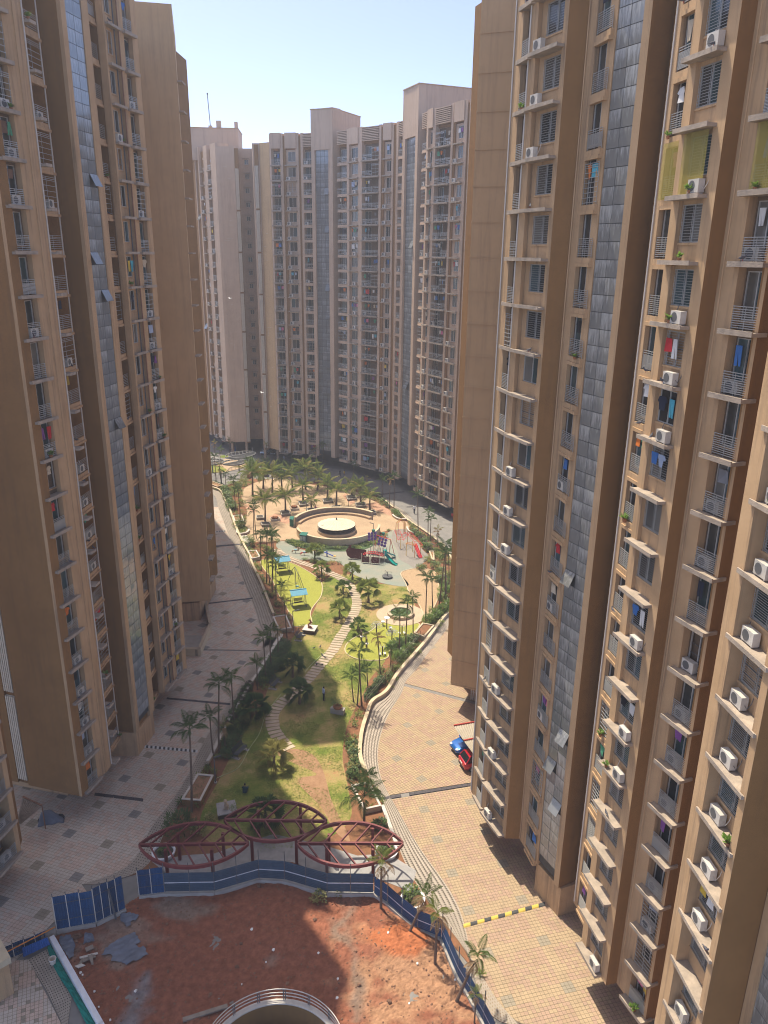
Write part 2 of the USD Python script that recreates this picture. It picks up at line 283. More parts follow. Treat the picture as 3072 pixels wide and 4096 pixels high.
mat('terracotta', (0.36, 0.15, 0.06), (0.28, 0.11, 0.045), 3, 0.7)
mat('bust_stone', (0.50, 0.38, 0.26), (0.40, 0.29, 0.19), 3, 0.8)
mat('tarp_grey', (0.17, 0.19, 0.235), (0.10, 0.115, 0.15), 1.2, 0.55, bump=0.5, bscale=3)
mat('net_green', (0.0, 0.22, 0.165), (0.0, 0.14, 0.11), 2.2, 0.8, bump=0.8, bscale=5)
mat('roof_blue', (0.10, 0.35, 0.48), (0.09, 0.30, 0.42), 2.0, 0.5)
mat('tent_cream', (0.66, 0.59, 0.43), (0.58, 0.51, 0.37), 1.0, 0.8)
mat('box_green', (0.02, 0.16, 0.12), (0.02, 0.13, 0.10), 2.0, 0.5)
mat('play_maroon', (0.12, 0.02, 0.025), rough=0.45); mat('play_red', (0.55, 0.03, 0.035), rough=0.45); mat('play_purple', (0.17, 0.09, 0.32), rough=0.45); mat('play_teal', (0.0, 0.26, 0.22), rough=0.35)
mat('play_orange', (0.62, 0.20, 0.02), rough=0.45); mat('play_yellow', (0.70, 0.42, 0.03), rough=0.45); mat('play_blue', (0.02, 0.05, 0.40), rough=0.45); mat('play_cream', (0.60, 0.52, 0.42), rough=0.5)
mat('gym_white', (0.75, 0.75, 0.73), rough=0.4); mat('gym_brown', (0.10, 0.06, 0.05), rough=0.5)
mat('stripe_yellow', (0.62, 0.45, 0.08), (0.50, 0.37, 0.08), 3, 0.8); mat('stripe_black', (0.05, 0.05, 0.05), (0.08, 0.08, 0.075), 3, 0.85); mat('stripe_white', (0.55, 0.55, 0.53), rough=0.8)
mat('sheet_ribbed', (0.40, 0.35, 0.27), (0.33, 0.29, 0.22), 1.0, 0.7); mat('red_trim', (0.42, 0.05, 0.035), rough=0.5)
mat('hose', (0.42, 0.46, 0.24), rough=0.6); mat('litter_white', (0.7, 0.7, 0.68), rough=0.8); mat('stone_bits', (0.24, 0.135, 0.085), (0.15, 0.08, 0.05), 4, 0.9, rand=0.3)
mat('earth_ring', (0.50, 0.38, 0.26), (0.43, 0.32, 0.22), 1.0, 0.9)
# the fenced site: soil tone by zone (vertex attribute) broken up by noise
M['site_soil'] = usdkit.material(stage, '/World/Looks/site_soil', {'a': ('attribute', {'attribute': 'soil'}), 'g': ('geometry', {}), 'n': ('noise_texture', {'scale': 2.2, 'detail': 9, 'roughness': 0.7}), 'r': ('map_range', {'from_min': .25, 'from_max': .75, 'to_min': .62, 'to_max': 1.4}), 'h': ('hsv', {}),
   'p': ('principled_bsdf', {'roughness': 1.0, 'specular_ior_level': 0.1}), 'bn': ('noise_texture', {'scale': 5.0, 'detail': 8, 'roughness': 0.7}), 'b': ('bump', {'strength': 0.9, 'distance': 0.12})},
   [('g.position', 'n.vector'), ('n.fac', 'r.value'), ('r.result', 'h.value'), ('a.color', 'h.color'), ('h.color', 'p.base_color'), ('g.position', 'bn.vector'), ('bn.fac', 'b.height'), ('b.normal', 'p.normal')], surface='p.BSDF')
# ================================================================ towers
STOREY = 2.9
rng = random.Random(7)
CLOTHES = []                                   # garments to hang later: (x, y, z, direction, facing, building words, floor)
LEDGES = []                                    # ledge spots for pigeons
class Tower:
    def __init__(self, label, org, z0=5.7, kmin=-1, kmax=20, near=True, words='', group=None):
        self.b = thing('apartment_tower', label, 'building', (org[0], org[1], 0)); self.z0, self.kmin, self.kmax, self.near, self.words = z0, kmin, kmax, near, words
        self.cols = 0; self.pill = []
    def z(self, k): return self.z0+STOREY*k
    def put(self, name, mb, m, parent=None, smooth=False, label=None): return build(parent or self.b, name, mb, m, world=True, smooth=smooth, label=label)
    # ---- plain bays
    def block(self, P0, P1, name='pier', m='stucco', zt=69.0, zb=2.6, depth=2.2, proud=0.0):
        mb = MB(); L = mb.frame(P0, P1); mb.box(0, L, -depth, proud, zb, zt); self.put(name, mb, m); self.pill.append((P0, P1))
    def joints(self, P0, P1, w=0.03):
        for k in range(self.kmin, self.kmax+1):
            mb = MB(); L = mb.frame(P0, P1); z = self.z(k); mb.box(-.04, L+.02, -.05, 0.05, z-.06, z+.06); self.put('string_course', mb, 'stucco_wall')
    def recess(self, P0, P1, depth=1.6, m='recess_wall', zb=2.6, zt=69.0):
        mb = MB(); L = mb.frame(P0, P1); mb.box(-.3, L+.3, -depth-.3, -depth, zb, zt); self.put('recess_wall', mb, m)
    # ---- a window: frame > panes, sill; set in the plane w, from u0 to u1 and z0 to z1
    def window(self, fr, u0, u1, w, z0, z1, n=2, grille=0, sill=True, glassless=False, name='window'):
        t = 0.045 if self.near else 0.06
        mb = MB(); mb.fr = fr
        mb.box(u0, u0+t, w-.05, w+.03, z0, z1); mb.box(u1-t, u1, w-.05, w+.03, z0, z1); mb.box(u0+t, u1-t, w-.05, w+.03, z0, z0+t); mb.box(u0+t, u1-t, w-.05, w+.03, z1-t, z1)
        du = (u1-u0)/n
        for i in range(1, n): mb.box(u0+i*du-t*.6, u0+i*du+t*.6, w-.04, w+.02, z0+t, z1-t)
        p = self.put(name, mb, 'aluminium')
        if not glassless:
            for i in range(n):
                g = MB(); g.fr = fr; off = .012*(i % 2); g.box(u0+i*du+t*.6, u0+(i+1)*du-t*.6, w-.035-off, w-.022-off, z0+t, z1-t); self.put('pane', g, 'window_glass', p)
        else:
            g = MB(); g.fr = fr
            for q in (.25, .5): g.tube([(u0, w-.02, z0+(z1-z0)*q), (u1, w-.02, z0+(z1-z0)*q)], .022, 5)
            self.put('guard_bar', g, 'rail_dark', p)
        if sill:
            s = MB(); s.fr = fr; s.box(u0-.1, u1+.1, w-.02, w+.12, z0-.1, z0); self.put('sill', s, 'stucco' if self.near else 'stucco_far', p)
        if grille:
            g = MB(); g.fr = fr; m = grille
            for i in range(m): zz = z0+.04+(z1-z0-.08)*i/(m-1); g.box(u0+.01, u1-.01, w+.10, w+.115, zz-.008, zz+.008)
            for uu in (u0+.01, (u0+u1)/2, u1-.02): g.box(uu, uu+.018, w+.085, w+.10, z0, z1)
            self.put('grille', g, 'rail_steel', p)
        return p
    def wall_open(self, mb, L, w, zk, u0, u1, s0, s1, th=0.22, zt=STOREY):
        """one storey of wall with one opening"""
        mb.box(0, L, w-th, w, zk, zk+s0); mb.box(0, L, w-th, w, zk+s1, zk+zt)
        mb.box(0, u0, w-th, w, zk+s0, zk+s1); mb.box(u1, L, w-th, w, zk+s0, zk+s1)
        mb.box(u0-.02, u1+.02, w-th-.06, w-th-.02, zk+s0-.02, zk+s1+.02)
    def ac(self, fr, u, w, z, turn=0):
        c = MB(); c.fr = fr; c.box(u-.41, u+.41, w-.16, w+.16, z+.06, z+.64); c.box(u-.36, u-.28, w-.14, w+.14, z, z+.06); c.box(u+.28, u+.36, w-.14, w+.14, z, z+.06)
        p = self.put('air_conditioner', c, 'ac_white'); g = MB(); g.fr = fr
        n = 12; v = [(u-.1+.235*math.cos(2*math.pi*i/n), w+.165, z+.35+.235*math.sin(2*math.pi*i/n)) for i in range(n)]
        v2 = [(a, w+.172, zz) for a, _, zz in v]; g.add(v+v2, [tuple(range(n, 2*n))]+[(i, (i+1) % n, n+(i+1) % n, n+i) for i in range(n)]); self.put('fan_grille', g, 'ac_dark', p)
        if self.near:
            h = MB(); h.fr = fr; e = .43 if rng.random() < .5 else -.43; h.tube([(u+e, w, z+.3), (u+e*1.25, w-.05, z+.18), (u+e*1.3, w-.2, z+.45), (u+e*1.2, w-.32, z+.9)], .02, 4); self.put('hose', h, 'pipe_pvc' if rng.random() < .5 else 'ac_dark', p)
    def railing(self, fr, L, w, z, h=1.05, bars=7, m='rail_steel', e=0.0):
        r = MB(); r.fr = fr; t = .016 if self.near else .022
        zs = [z+.12+(h-.35)*i/(bars-2) for i in range(bars-1)]+[z+h-.12, z+h]
        for q in zs: r.box(e, L-e, w-t, w+t, q-t, q+t)
        for i in range(3): uu = e+(L-2*e-.03)*i/2; r.box(uu, uu+.03, w-t-.02, w-t, z, z+h)
        self.put('railing', r, m)
    # ---- columns of storeys
    def windows(self, P0, P1, ledge=.45, over=.2, wfrac=(.2, .95), sill=.85, head=2.55, rec=.25, grille=0, ac=.5, acu=.25, wallm=None, side=None, overL=None, hang=.1):
        """window column: wall with window, concrete ledge at every floor, air conditioners standing on the ledges"""
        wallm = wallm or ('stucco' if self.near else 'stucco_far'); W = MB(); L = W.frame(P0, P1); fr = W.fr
        u0, u1 = wfrac[0]*L, wfrac[1]*L
        for k in range(self.kmin, self.kmax+1):
            zk = self.z(k); self.wall_open(W, L, -rec, zk, u0, u1, sill, head)
            s = MB(); s.fr = fr; s.box(-(overL if overL is not None else over), L+over, -rec, ledge, zk-.16, zk); s.box(-(overL if overL is not None else over), L+over, ledge-.06, ledge, zk, zk+.05)
            self.put('ledge', s, 'ledge_concrete')
            r = rng.random()
            self.window(fr, u0, u1, -rec-.06, zk+sill, zk+head, 2, grille if rng.random() < .9 else 0, glassless=r > .95)
            if rng.random() < ac: self.ac(fr, L*acu+rng.uniform(-.05, .05), -rec+.26 if ledge < .3 else ledge-.28, zk+.02)
            if rng.random() < hang: CLOTHES.append((fr, u0, u1, -rec+.18, zk+2.2, self.words, k))
            LEDGES.append((fr, L, ledge, zk, self.near, self.words, k))
        W.box(0, L, -rec-.22, -rec, self.z(self.kmin)-.3, self.z(self.kmin)); self.put('wall', W, wallm)
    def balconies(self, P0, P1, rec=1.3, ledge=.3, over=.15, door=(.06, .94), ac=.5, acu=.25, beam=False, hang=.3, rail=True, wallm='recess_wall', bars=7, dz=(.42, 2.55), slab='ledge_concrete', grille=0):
        """balcony column: recess with back wall, window or door, slab, railing; beam = flush double beam instead of a projecting ledge"""
        W = MB(); L = W.frame(P0, P1); fr = W.fr; u0, u1 = door[0]*L, door[1]*L
        for k in range(self.kmin, self.kmax+1):
            zk = self.z(k); d0 = dz[0] if rng.random() < .7 else .05
            self.wall_open(W, L, -rec, zk, u0, u1, d0, dz[1])
            s = MB(); s.fr = fr
            if beam:
                s.box(0, L, -rec, .0, zk-.22, zk+.10); s.box(0, L, -.20, .08, zk-.42, zk-.225)
                self.put('slab_edge', s, 'stucco' if self.near else 'stucco_far')
            else:
                s.box(-over, L+over, -rec, ledge, zk-.18, zk); s.box(-over, L+over, ledge-.07, ledge, zk, zk+.06)
                self.put('ledge', s, slab)
            r = rng.random()
            self.window(fr, u0, u1, -rec-.06, zk+d0, zk+dz[1], 2, 0, sill=d0 > .3, glassless=r > .95, name='balcony_window')
            zr = zk+(.10 if beam else 0)
            if rail and r <= .985: self.railing(fr, L, -.06 if beam else -.02, zr, bars=bars if rng.random() < .9 or not self.near else 15, h=1.05 if rng.random() < .85 else 2.2)
            if rng.random() < ac: self.ac(fr, max(.45, min(L-.45, L*acu+rng.uniform(-.1, .1))), max(-.35, -rec+.2) if not beam else -.2, zr+.02)
            if rng.random() < hang: CLOTHES.append((fr, .1*L, .9*L, -rng.uniform(.06, min(.6, rec-.05)), zk+2.25, self.words, k))
            LEDGES.append((fr, L, ledge, zk, self.near, self.words, k))
        W.box(0, L, -rec-.22, -rec, self.z(self.kmin)-.3, self.z(self.kmin)); self.put('wall', W, wallm)
    def glass(self, P0, P1, cols=2, zt=70.0, zb=3.2, per=3, m='facade_glass', peak=0.0, opened=(), back=1.0, frame=True):
        mb = MB(); L = mb.frame(P0, P1); fr = mb.fr; mb.box(0, L, -back, -.13, zb, zt)
        if peak: mb.add([(0, -.5, zt), (L, -.5, zt), (L/2, -.5, zt+peak), (0, -.13, zt), (L, -.13, zt), (L/2, -.13, zt+peak)], [(0, 1, 2), (3, 5, 4), (0, 3, 4, 1), (1, 4, 5, 2), (2, 5, 3, 0)])
        strip = self.put('glass_strip', mb, 'joint'); dz = STOREY/per; k0 = math.ceil((zb-self.z0)/dz); z = self.z0+k0*dz; i = 0; du = L/cols
        while z+dz <= zt+.01:
            for c in range(cols):
                g = MB(); g.fr = fr; e = .018 if self.near else .03; u0, u1 = c*du+e, (c+1)*du-e
                if (i, c) in opened:
                    a = .35; g.add([(u0, -.03, z+dz-e), (u1, -.03, z+dz-e), (u1, -.03+dz*math.sin(a)*1.3, z+dz-dz*math.cos(a)), (u0, -.03+dz*math.sin(a)*1.3, z+dz-dz*math.cos(a)),
                           (u0, -.07, z+dz-e), (u1, -.07, z+dz-e), (u1, -.07+dz*math.sin(a)*1.3, z+dz-dz*math.cos(a)), (u0, -.07+dz*math.sin(a)*1.3, z+dz-dz*math.cos(a))], [(3, 2, 1, 0), (4, 5, 6, 7), (0, 1, 5, 4), (2, 3, 7, 6), (1, 2, 6, 5), (3, 0, 4, 7)])
                    self.put('glass_panel', g, m, strip, label='glass panel swung open')
                else:
                    j = rng.uniform(-.004, .004); g.add([(u0, -.06+j, z+e), (u1, -.06-j, z+e), (u1, -.06-j*2, z+dz-e), (u0, -.06+j*1.5, z+dz-e), (u0, -.12, z+e), (u1, -.12, z+e), (u1, -.12, z+dz-e), (u0, -.12, z+dz-e)], [(0, 1, 2, 3)[::-1], (0, 4, 5, 1), (1, 5, 6, 2), (2, 6, 7, 3), (3, 7, 4, 0)])
                    self.put('glass_panel', g, m, strip)
            z += dz; i += 1
        if peak:
            g = MB(); g.fr = fr; g.add([(.03, -.1, zt+.03), (L-.03, -.1, zt+.03), (L/2, -.1, zt+peak-.06)], [(0, 2, 1)]); self.put('glass_panel', g, m, strip)
    def louvres(self, P0, P1, w=-.4, zt=66.0, zb=3.0, n=5, span=3, gap=.45):
        """vertical louvre bars in storey-high groups"""
        mb = MB(); L = mb.frame(P0, P1); fr = mb.fr; mb.box(0, L, -1.4, w-.12, zb-.4, 67.5); self.put('shaft_wall', mb, 'stucco_brown')
        z = zb
        while z < zt and z+STOREY*span-gap < 68.5:
            b = MB(); b.fr = fr; du = L*.9/n
            for i in range(n): b.box(L*.05+i*du, L*.05+i*du+du*.62, w-.04, w+.04, z, z+STOREY*span-gap)
            b.box(L*.03, L*.97, w-.11, w-.09, z-.05, z+STOREY*span-gap+.05)
            self.put('louvre_panel', b, 'louvre_cream'); z += STOREY*span
    def slats(self, P0, P1, z0=66.75, z1=69.3, n=9, m='stucco_far'):
        mb = MB(); L = mb.frame(P0, P1); fr = mb.fr; mb.box(0, L, -.75, -.6, z0-.45, z1); self.put('parapet_wall', mb, 'stucco_brown')
        for i in range(n):
            s = MB(); s.fr = fr; dz = (z1-z0)/n; s.box(0, L, -.55, .12, z0+i*dz, z0+i*dz+dz*.55); self.put('parapet_slat', s, m)
    def parapet(self, P0, P1, z0=66.5, z1=69.4, m='stucco_far', proud=.15):
        mb = MB(); L = mb.frame(P0, P1); mb.box(-.12, L+.12, -1.2, proud, z0, z1); self.put('parapet_panel', mb, m)
    def core(self, poly, zb=2.6, zt=67.6, m='stucco_brown'):
        mb = MB(); mb.prism(poly, zb, zt); self.put('wall_core', mb, m)
    def stilts(self, poly, m='stucco'):
        mb = MB(); mb.prism(poly, 0.0, 2.58); self.put('stilt_wall', mb, m)

# ---------------- left tower (facade seen edge-on, in shade)
LT = Tower('tall shaded tower on the left with a reflective glass strip and blank end wall', (-27, 70), words='left tower')
LT.louvres((-31.4, 55.65), (-30.35, 55.3), w=-.05)
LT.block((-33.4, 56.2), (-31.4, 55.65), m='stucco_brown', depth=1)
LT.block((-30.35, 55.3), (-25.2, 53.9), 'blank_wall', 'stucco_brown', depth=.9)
LT.block((-25.2, 53.9), (-25.03, 54.55), depth=.28); LT.balconies((-25.03, 54.55), (-24.65, 56.1), rec=.4, ledge=.3, over=.35, ac=.5, acu=.6, hang=.4); LT.block((-24.65, 56.1), (-24.37, 57.1))
LT.block((-24.37, 57.1), (-24.25, 58.2), proud=.06)
LT.windows((-24.3, 58.2), (-24.2, 59.1), ledge=.55, over=-.05, wfrac=(.25, .8), rec=.3, ac=0, hang=0)
LT.balconies((-25.0, 59.4), (-24.85, 62.4), rec=1.0, beam=True, door=(.1, .8), ac=.2, acu=.6, hang=.2)
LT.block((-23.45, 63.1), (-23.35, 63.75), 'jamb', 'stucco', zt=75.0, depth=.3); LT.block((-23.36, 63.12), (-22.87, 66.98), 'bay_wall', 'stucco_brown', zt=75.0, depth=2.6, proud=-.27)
LT.glass((-23.35, 63.75), (-22.98, 66.0), zt=71.5, opened={(40, 1), (49, 1), (43, 0), (29, 1)}, back=1.0, m='facade_glass_clean')
LT.block((-22.98, 66.0), (-22.85, 67.05), 'jamb', 'stucco', zt=75.0, depth=2.6)
LT.balconies((-23.5, 67.1), (-23.4, 70.1), rec=1.0, beam=True, door=(.2, .8), ac=.2, hang=.2)
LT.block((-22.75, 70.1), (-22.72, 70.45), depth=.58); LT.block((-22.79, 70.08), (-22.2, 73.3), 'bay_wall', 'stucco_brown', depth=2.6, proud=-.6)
LT.windows((-22.72, 70.45), (-22.42, 72.45), ledge=.3, over=.1, wfrac=(.12, .75), rec=.3, ac=.05, hang=.08)
LT.block((-22.40, 72.5), (-22.2, 73.3)); LT.balconies((-22.2, 73.3), (-21.87, 74.55), rec=.4, ledge=.35, over=.3, ac=.5, acu=.5, hang=.45); LT.block((-21.87, 74.55), (-21.68, 75.4))
LT.block((-27.6, 91.1), (-22.65, 92.25), 'blank_wall', 'stucco_wall', zt=68.2, zb=2.9, depth=14); LT.block((-27.55, 91.15), (-22.72, 92.27), 'parapet_wall', 'stucco_wall', zt=70.7, zb=68.2, depth=13.5)
for k in range(0, 21):
    s = MB(); s.frame((-22.66, 92.4), (-22.9, 98.0)); zk = LT.z(k); s.box(-.1, 1.7, -.1, .5, zk-.16, zk); LT.put('ledge', s, 'ledge_concrete')
LT.core([(-33, 58), (-26.6, 56.4), (-26.4, 62.5), (-24.9, 63.6), (-24.9, 70.2), (-24.1, 75.4), (-22.6, 75.6), (-25.3, 79.4), (-27.5, 83.3), (-30, 86.5), (-28, 91.3), (-27.2, 92.2), (-24, 92.8), (-23.8, 102), (-26.6, 106), (-29.2, 113), (-31, 118), (-45, 148), (-50, 158), (-72, 140), (-60, 90), (-46, 62)])
LT.stilts([(-33, 58.5), (-28.0, 57.2), (-27.4, 63.0), (-23.5, 63.1), (-23.0, 66.9), (-26, 68), (-26.5, 76), (-28, 84), (-26.6, 91.6), (-24.2, 92.2), (-24.2, 102), (-29.5, 113), (-32, 118), (-46, 148), (-51, 158), (-72, 140), (-60, 90), (-46, 62)])
for P0, off, mt in (((-22.44, 72.45), .08, 'pipe_rust'), ((-22.60, 71.9), .06, 'ac_dark'), ((-24.95, 62.2), .1, 'pipe_pvc'), ((-24.28, 58.15), .12, 'pipe_pvc')):
    m = MB(); m.tube([(P0[0]+off, P0[1], 2.8), (P0[0]+off, P0[1], 68)], .055, 6); LT.put('pipe', m, mt)
# ---------------- near left wing (only its edge is in view)
NL = Tower('near tower edge at the lower left with balcony air conditioners', (-29, 46), words='near left tower', kmax=20)
NL.block((-27.62, 47.2), (-27.5, 47.6), depth=2.2); NL.balconies((-28.2, 44.3), (-27.62, 47.2), rec=1.2, ledge=.3, over=.3, ac=.9, acu=.75, hang=.2); NL.block((-28.35, 43.4), (-28.2, 44.3))
NL.core([(-29.9, 43), (-29.3, 47.6), (-27.7, 47.65), (-28.0, 48.8), (-36, 50), (-38, 40)])
NL.stilts([(-31, 44), (-30.4, 47.5), (-36, 48.5), (-37, 42)])
# ---------------- right tower (facade seen edge-on, in sun)
RT = Tower('tall tan tower on the right with sunlit ledges and a streaked glass strip', (14, 45), words='right tower')
RT.block((7.38, 72.4), (10.4, 71.15), 'blank_wall', 'stucco_wall', zt=76, zb=2.9, depth=9); RT.joints((7.38, 72.4), (10.4, 71.15))
RT.block((7.83, 55.2), (8.15, 54.3), depth=2.5); RT.balconies((8.15, 54.3), (8.45, 53.1), rec=.35, ledge=.25, over=.3, ac=.1, hang=.35, bars=9); RT.block((8.45, 53.1), (8.75, 52.6), depth=2.5)
RT.windows((8.75, 52.6), (9.78, 50.05), ledge=.5, over=.25, overL=.1, wfrac=(.22, .98), rec=.3, grille=13, ac=.5, acu=.25)
RT.block((9.78, 50.05), (9.95, 49.65), depth=.3)
RT.block((9.96, 49.66), (11.12, 49.62), 'bay_wall', 'stucco_brown', depth=.3, proud=0)
RT.block((11.1, 49.6), (11.35, 48.7), 'jamb', depth=2.5); RT.balconies((11.35, 48.7), (11.72, 47.0), rec=.26, beam=True, door=(.05, .95), ac=.35, hang=.4, bars=9)
RT.block((11.72, 47.4), (11.98, 46.9), 'jamb', zt=76, depth=2.4); RT.glass((11.98, 46.9), (12.85, 45.1), zt=74, zb=3.0, opened={(8, 0), (11, 1), (5, 1), (23, 0)})
RT.block((12.85, 45.1), (13.13, 44.7), 'jamb', zt=76, depth=.2)
RT.block((13.14, 44.7), (14.5, 45.36), 'bay_wall', 'stucco_brown', zt=76, depth=.3)
RT.block((13.95, 43.4), (14.07, 42.9), 'jamb', depth=2.2); RT.balconies((14.07, 42.9), (14.35, 41.2), rec=.26, beam=True, door=(.05, .95), ac=.15, hang=.4, bars=9)
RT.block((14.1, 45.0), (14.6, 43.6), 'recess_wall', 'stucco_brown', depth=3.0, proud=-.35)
RT.block((13.68, 40.0), (13.84, 39.42), depth=2.2); RT.windows((13.84, 39.42), (14.28, 37.6), ledge=.5, over=.25, overL=.5, wfrac=(.06, .94), rec=.22, grille=14, ac=.5, acu=.8)
RT.block((14.28, 37.6), (14.47, 36.8), depth=.3); RT.block((14.48, 36.8), (15.22, 36.98), 'bay_wall', 'stucco_brown', depth=.3)
RT.block((15.2, 37.0), (15.6, 35.85), depth=2.5); RT.balconies((15.6, 35.85), (16.12, 34.52), rec=.45, ledge=.45, over=.3, door=(.06, .94), ac=.6, acu=.3, hang=.45, bars=9); RT.block((16.12, 34.52), (16.2, 34.35), depth=.3)
RT.block((16.2, 34.35), (17.1, 34.72), 'bay_wall', 'stucco_brown', depth=.3)
RT.louvres((17.05, 34.75), (17.4, 34.15), w=-.05, n=5)
RT.core([(7.6, 80), (10.6, 71), (11.5, 53), (13.0, 50.2), (13.2, 48.6), (14.2, 47.2), (15.2, 45.6), (16.0, 42.6), (16.0, 40), (16.4, 37.2), (17.4, 36.4), (18, 34.8), (30, 38), (28, 60), (22, 80)])
RT.stilts([(9.0, 78), (11.8, 71), (12.6, 56), (13.6, 50), (12.0, 47.2), (13.3, 44.6), (15.6, 45.6), (16.8, 42), (16.6, 37.5), (18.4, 36), (30, 38), (28, 60), (22, 80)])
for x, y, mt in ((7.80, 55.15, 'pipe_pvc'), (8.42, 53.15, 'pipe_pvc'), (11.08, 49.5, 'stucco'), (13.95, 43.3, 'pipe_pvc'), (15.28, 36.75, 'stucco')):
    m = MB(); m.tube([(x, y, 2.8), (x, y, 75)], .05, 6); RT.put('pipe', m, mt)
for P0, P1 in (((14.07, 42.9), (14.35, 41.2)), ((13.84, 39.42), (14.28, 37.6)), ((15.6, 35.85), (16.12, 34.52))):
    m = MB(); L = m.frame(P0, P1); m.box(.02, L-.02, .16, .165, 49.25, 51.9); RT.put('safety_net', m, 'net_yellow')
# ---------------- near right tower
NR = Tower('near tower edge at the lower right with deep sunlit ledges carrying air conditioners', (17, 26), words='near right tower')
NR.block((14.25, 29.2), (14.33, 28.3), depth=2.6); NR.windows((14.33, 28.3), (14.58, 26.0), ledge=.12, over=.3, wfrac=(.04, .96), rec=.6, grille=16, ac=.85, acu=.3, sill=.9, hang=.2)
NR.block((14.58, 26.0), (14.64, 25.6), depth=.3); NR.block((14.65, 25.6), (16.4, 25.78), 'bay_wall', 'stucco_brown', depth=.3)
NR.block((16.4, 25.75), (16.5, 25.2), 'jamb', zt=76); NR.glass((16.5, 25.2), (16.95, 22.9), zt=74, zb=3.0)
NR.block((16.95, 22.9), (17.05, 22.3), 'jamb', zt=76)
NR.core([(16.1, 30), (16.1, 28), (17.2, 25.3), (18.2, 25), (18.4, 22), (30, 22), (30, 36), (18.5, 33.5)])
NR.stilts([(17, 30), (17, 27), (18.2, 24), (30, 22), (30, 36), (19, 33)])
# ---------------- far towers, facing the camera across the garden; bays by bearing t = x / y on the curve of their facade
_T = [-.16, -.1396, -.105, -.09, -.07, -.052, -.0336, .0042, .020, .0517, .0875, .104, .15]
_Y = [175, 173, 171.6, 170.6, 169, 166.5, 162.6, 157.4, 153.0, 142.0, 134.6, 131.6, 124]
def FP(t, off=0.0):
    y = float(np.interp(t, _T, _Y)); return (t*y, y)
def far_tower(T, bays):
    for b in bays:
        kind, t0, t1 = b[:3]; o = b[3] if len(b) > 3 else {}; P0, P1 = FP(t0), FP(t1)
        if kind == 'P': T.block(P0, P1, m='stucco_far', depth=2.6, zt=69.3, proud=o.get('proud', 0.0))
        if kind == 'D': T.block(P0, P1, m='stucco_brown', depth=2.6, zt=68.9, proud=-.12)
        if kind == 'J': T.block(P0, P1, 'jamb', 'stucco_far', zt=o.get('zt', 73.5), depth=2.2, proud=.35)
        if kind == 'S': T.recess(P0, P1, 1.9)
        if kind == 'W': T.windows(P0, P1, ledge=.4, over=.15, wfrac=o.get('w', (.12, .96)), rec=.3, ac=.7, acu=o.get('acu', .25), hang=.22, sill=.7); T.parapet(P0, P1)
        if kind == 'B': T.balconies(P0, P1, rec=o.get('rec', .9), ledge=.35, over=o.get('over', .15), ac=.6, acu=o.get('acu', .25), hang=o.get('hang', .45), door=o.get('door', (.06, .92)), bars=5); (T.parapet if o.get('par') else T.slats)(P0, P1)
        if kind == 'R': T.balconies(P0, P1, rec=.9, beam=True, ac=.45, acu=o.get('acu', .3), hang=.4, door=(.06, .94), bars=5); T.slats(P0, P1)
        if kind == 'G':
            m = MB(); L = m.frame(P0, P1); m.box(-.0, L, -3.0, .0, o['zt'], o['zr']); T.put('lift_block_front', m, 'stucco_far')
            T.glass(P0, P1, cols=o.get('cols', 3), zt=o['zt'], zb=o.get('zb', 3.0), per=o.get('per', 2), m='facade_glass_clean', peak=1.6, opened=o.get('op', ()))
def roof_block(T, P0, P1, depth, z0, z1, name='lift_block', m='stucco_far'):
    mb = MB(); L = mb.frame(P0, P1); mb.box(0, L, -depth, .30, z0, z1); T.put(name, mb, m)
    c = MB(); c.frame(P0, P1); c.box(-.1, L+.1, -depth-.1, .4, z1, z1+.15); T.put('coping', c, 'stucco')
FB = Tower('middle far tower with a dark glass strip under a plain square lift block', (-11, 168), z0=5.35, near=False, words='middle far tower')
far_tower(FB, [('P', -.1415, -.1396), ('B', -.1396, -.129, {'acu': .7, 'par': 1}), ('P', -.129, -.1256), ('D', -.1256, -.1225), ('W', -.1225, -.1105, {'acu': .25, 'w': (.2, .95)}), ('P', -.1105, -.1069), ('D', -.1069, -.1045), ('P', -.1045, -.1018),
    ('R', -.1018, -.091, {'acu': .25}), ('J', -.091, -.087), ('G', -.087, -.0704, {'zt': 67.3, 'zr': 73.0, 'cols': 3, 'op': {(37, 2), (24, 2), (20, 2), (13, 2), (11, 2), (9, 1), (9, 2), (32, 2)}}), ('J', -.0704, -.0653), ('S', -.0653, -.061),
    ('R', -.061, -.0493, {'acu': .75}), ('P', -.0493, -.0465, {'proud': .1}), ('W', -.0465, -.0365, {'acu': .65, 'w': (.12, .95)}), ('P', -.0365, -.0318), ('B', -.0318, -.0205, {'acu': .2, 'over': .05, 'door': (.08, .75)}), ('B', -.0205, -.0117, {'acu': .75, 'over': .05, 'door': (.55, .95)}),
    ('P', -.0117, -.009), ('D', -.009, -.006), ('W', -.006, .003, {'acu': .2, 'w': (.28, .95)}), ('P', .003, .0055), ('D', .0055, .0088), ('P', .0088, .0113), ('R', .0113, .0182, {'acu': .3})])
a, b = FP(-.091), FP(-.0653); roof_block(FB, (a[0], a[1]), (b[0], b[1]), 11, 66, 73.3)
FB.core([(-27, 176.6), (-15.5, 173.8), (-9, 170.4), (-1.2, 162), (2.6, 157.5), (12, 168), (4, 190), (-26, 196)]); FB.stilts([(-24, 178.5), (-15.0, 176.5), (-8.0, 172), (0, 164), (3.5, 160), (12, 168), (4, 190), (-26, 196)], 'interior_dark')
FC = Tower('right far tower with a pale glass strip, partly hidden by the near right wall', (8, 145), z0=5.35, near=False, words='right far tower')
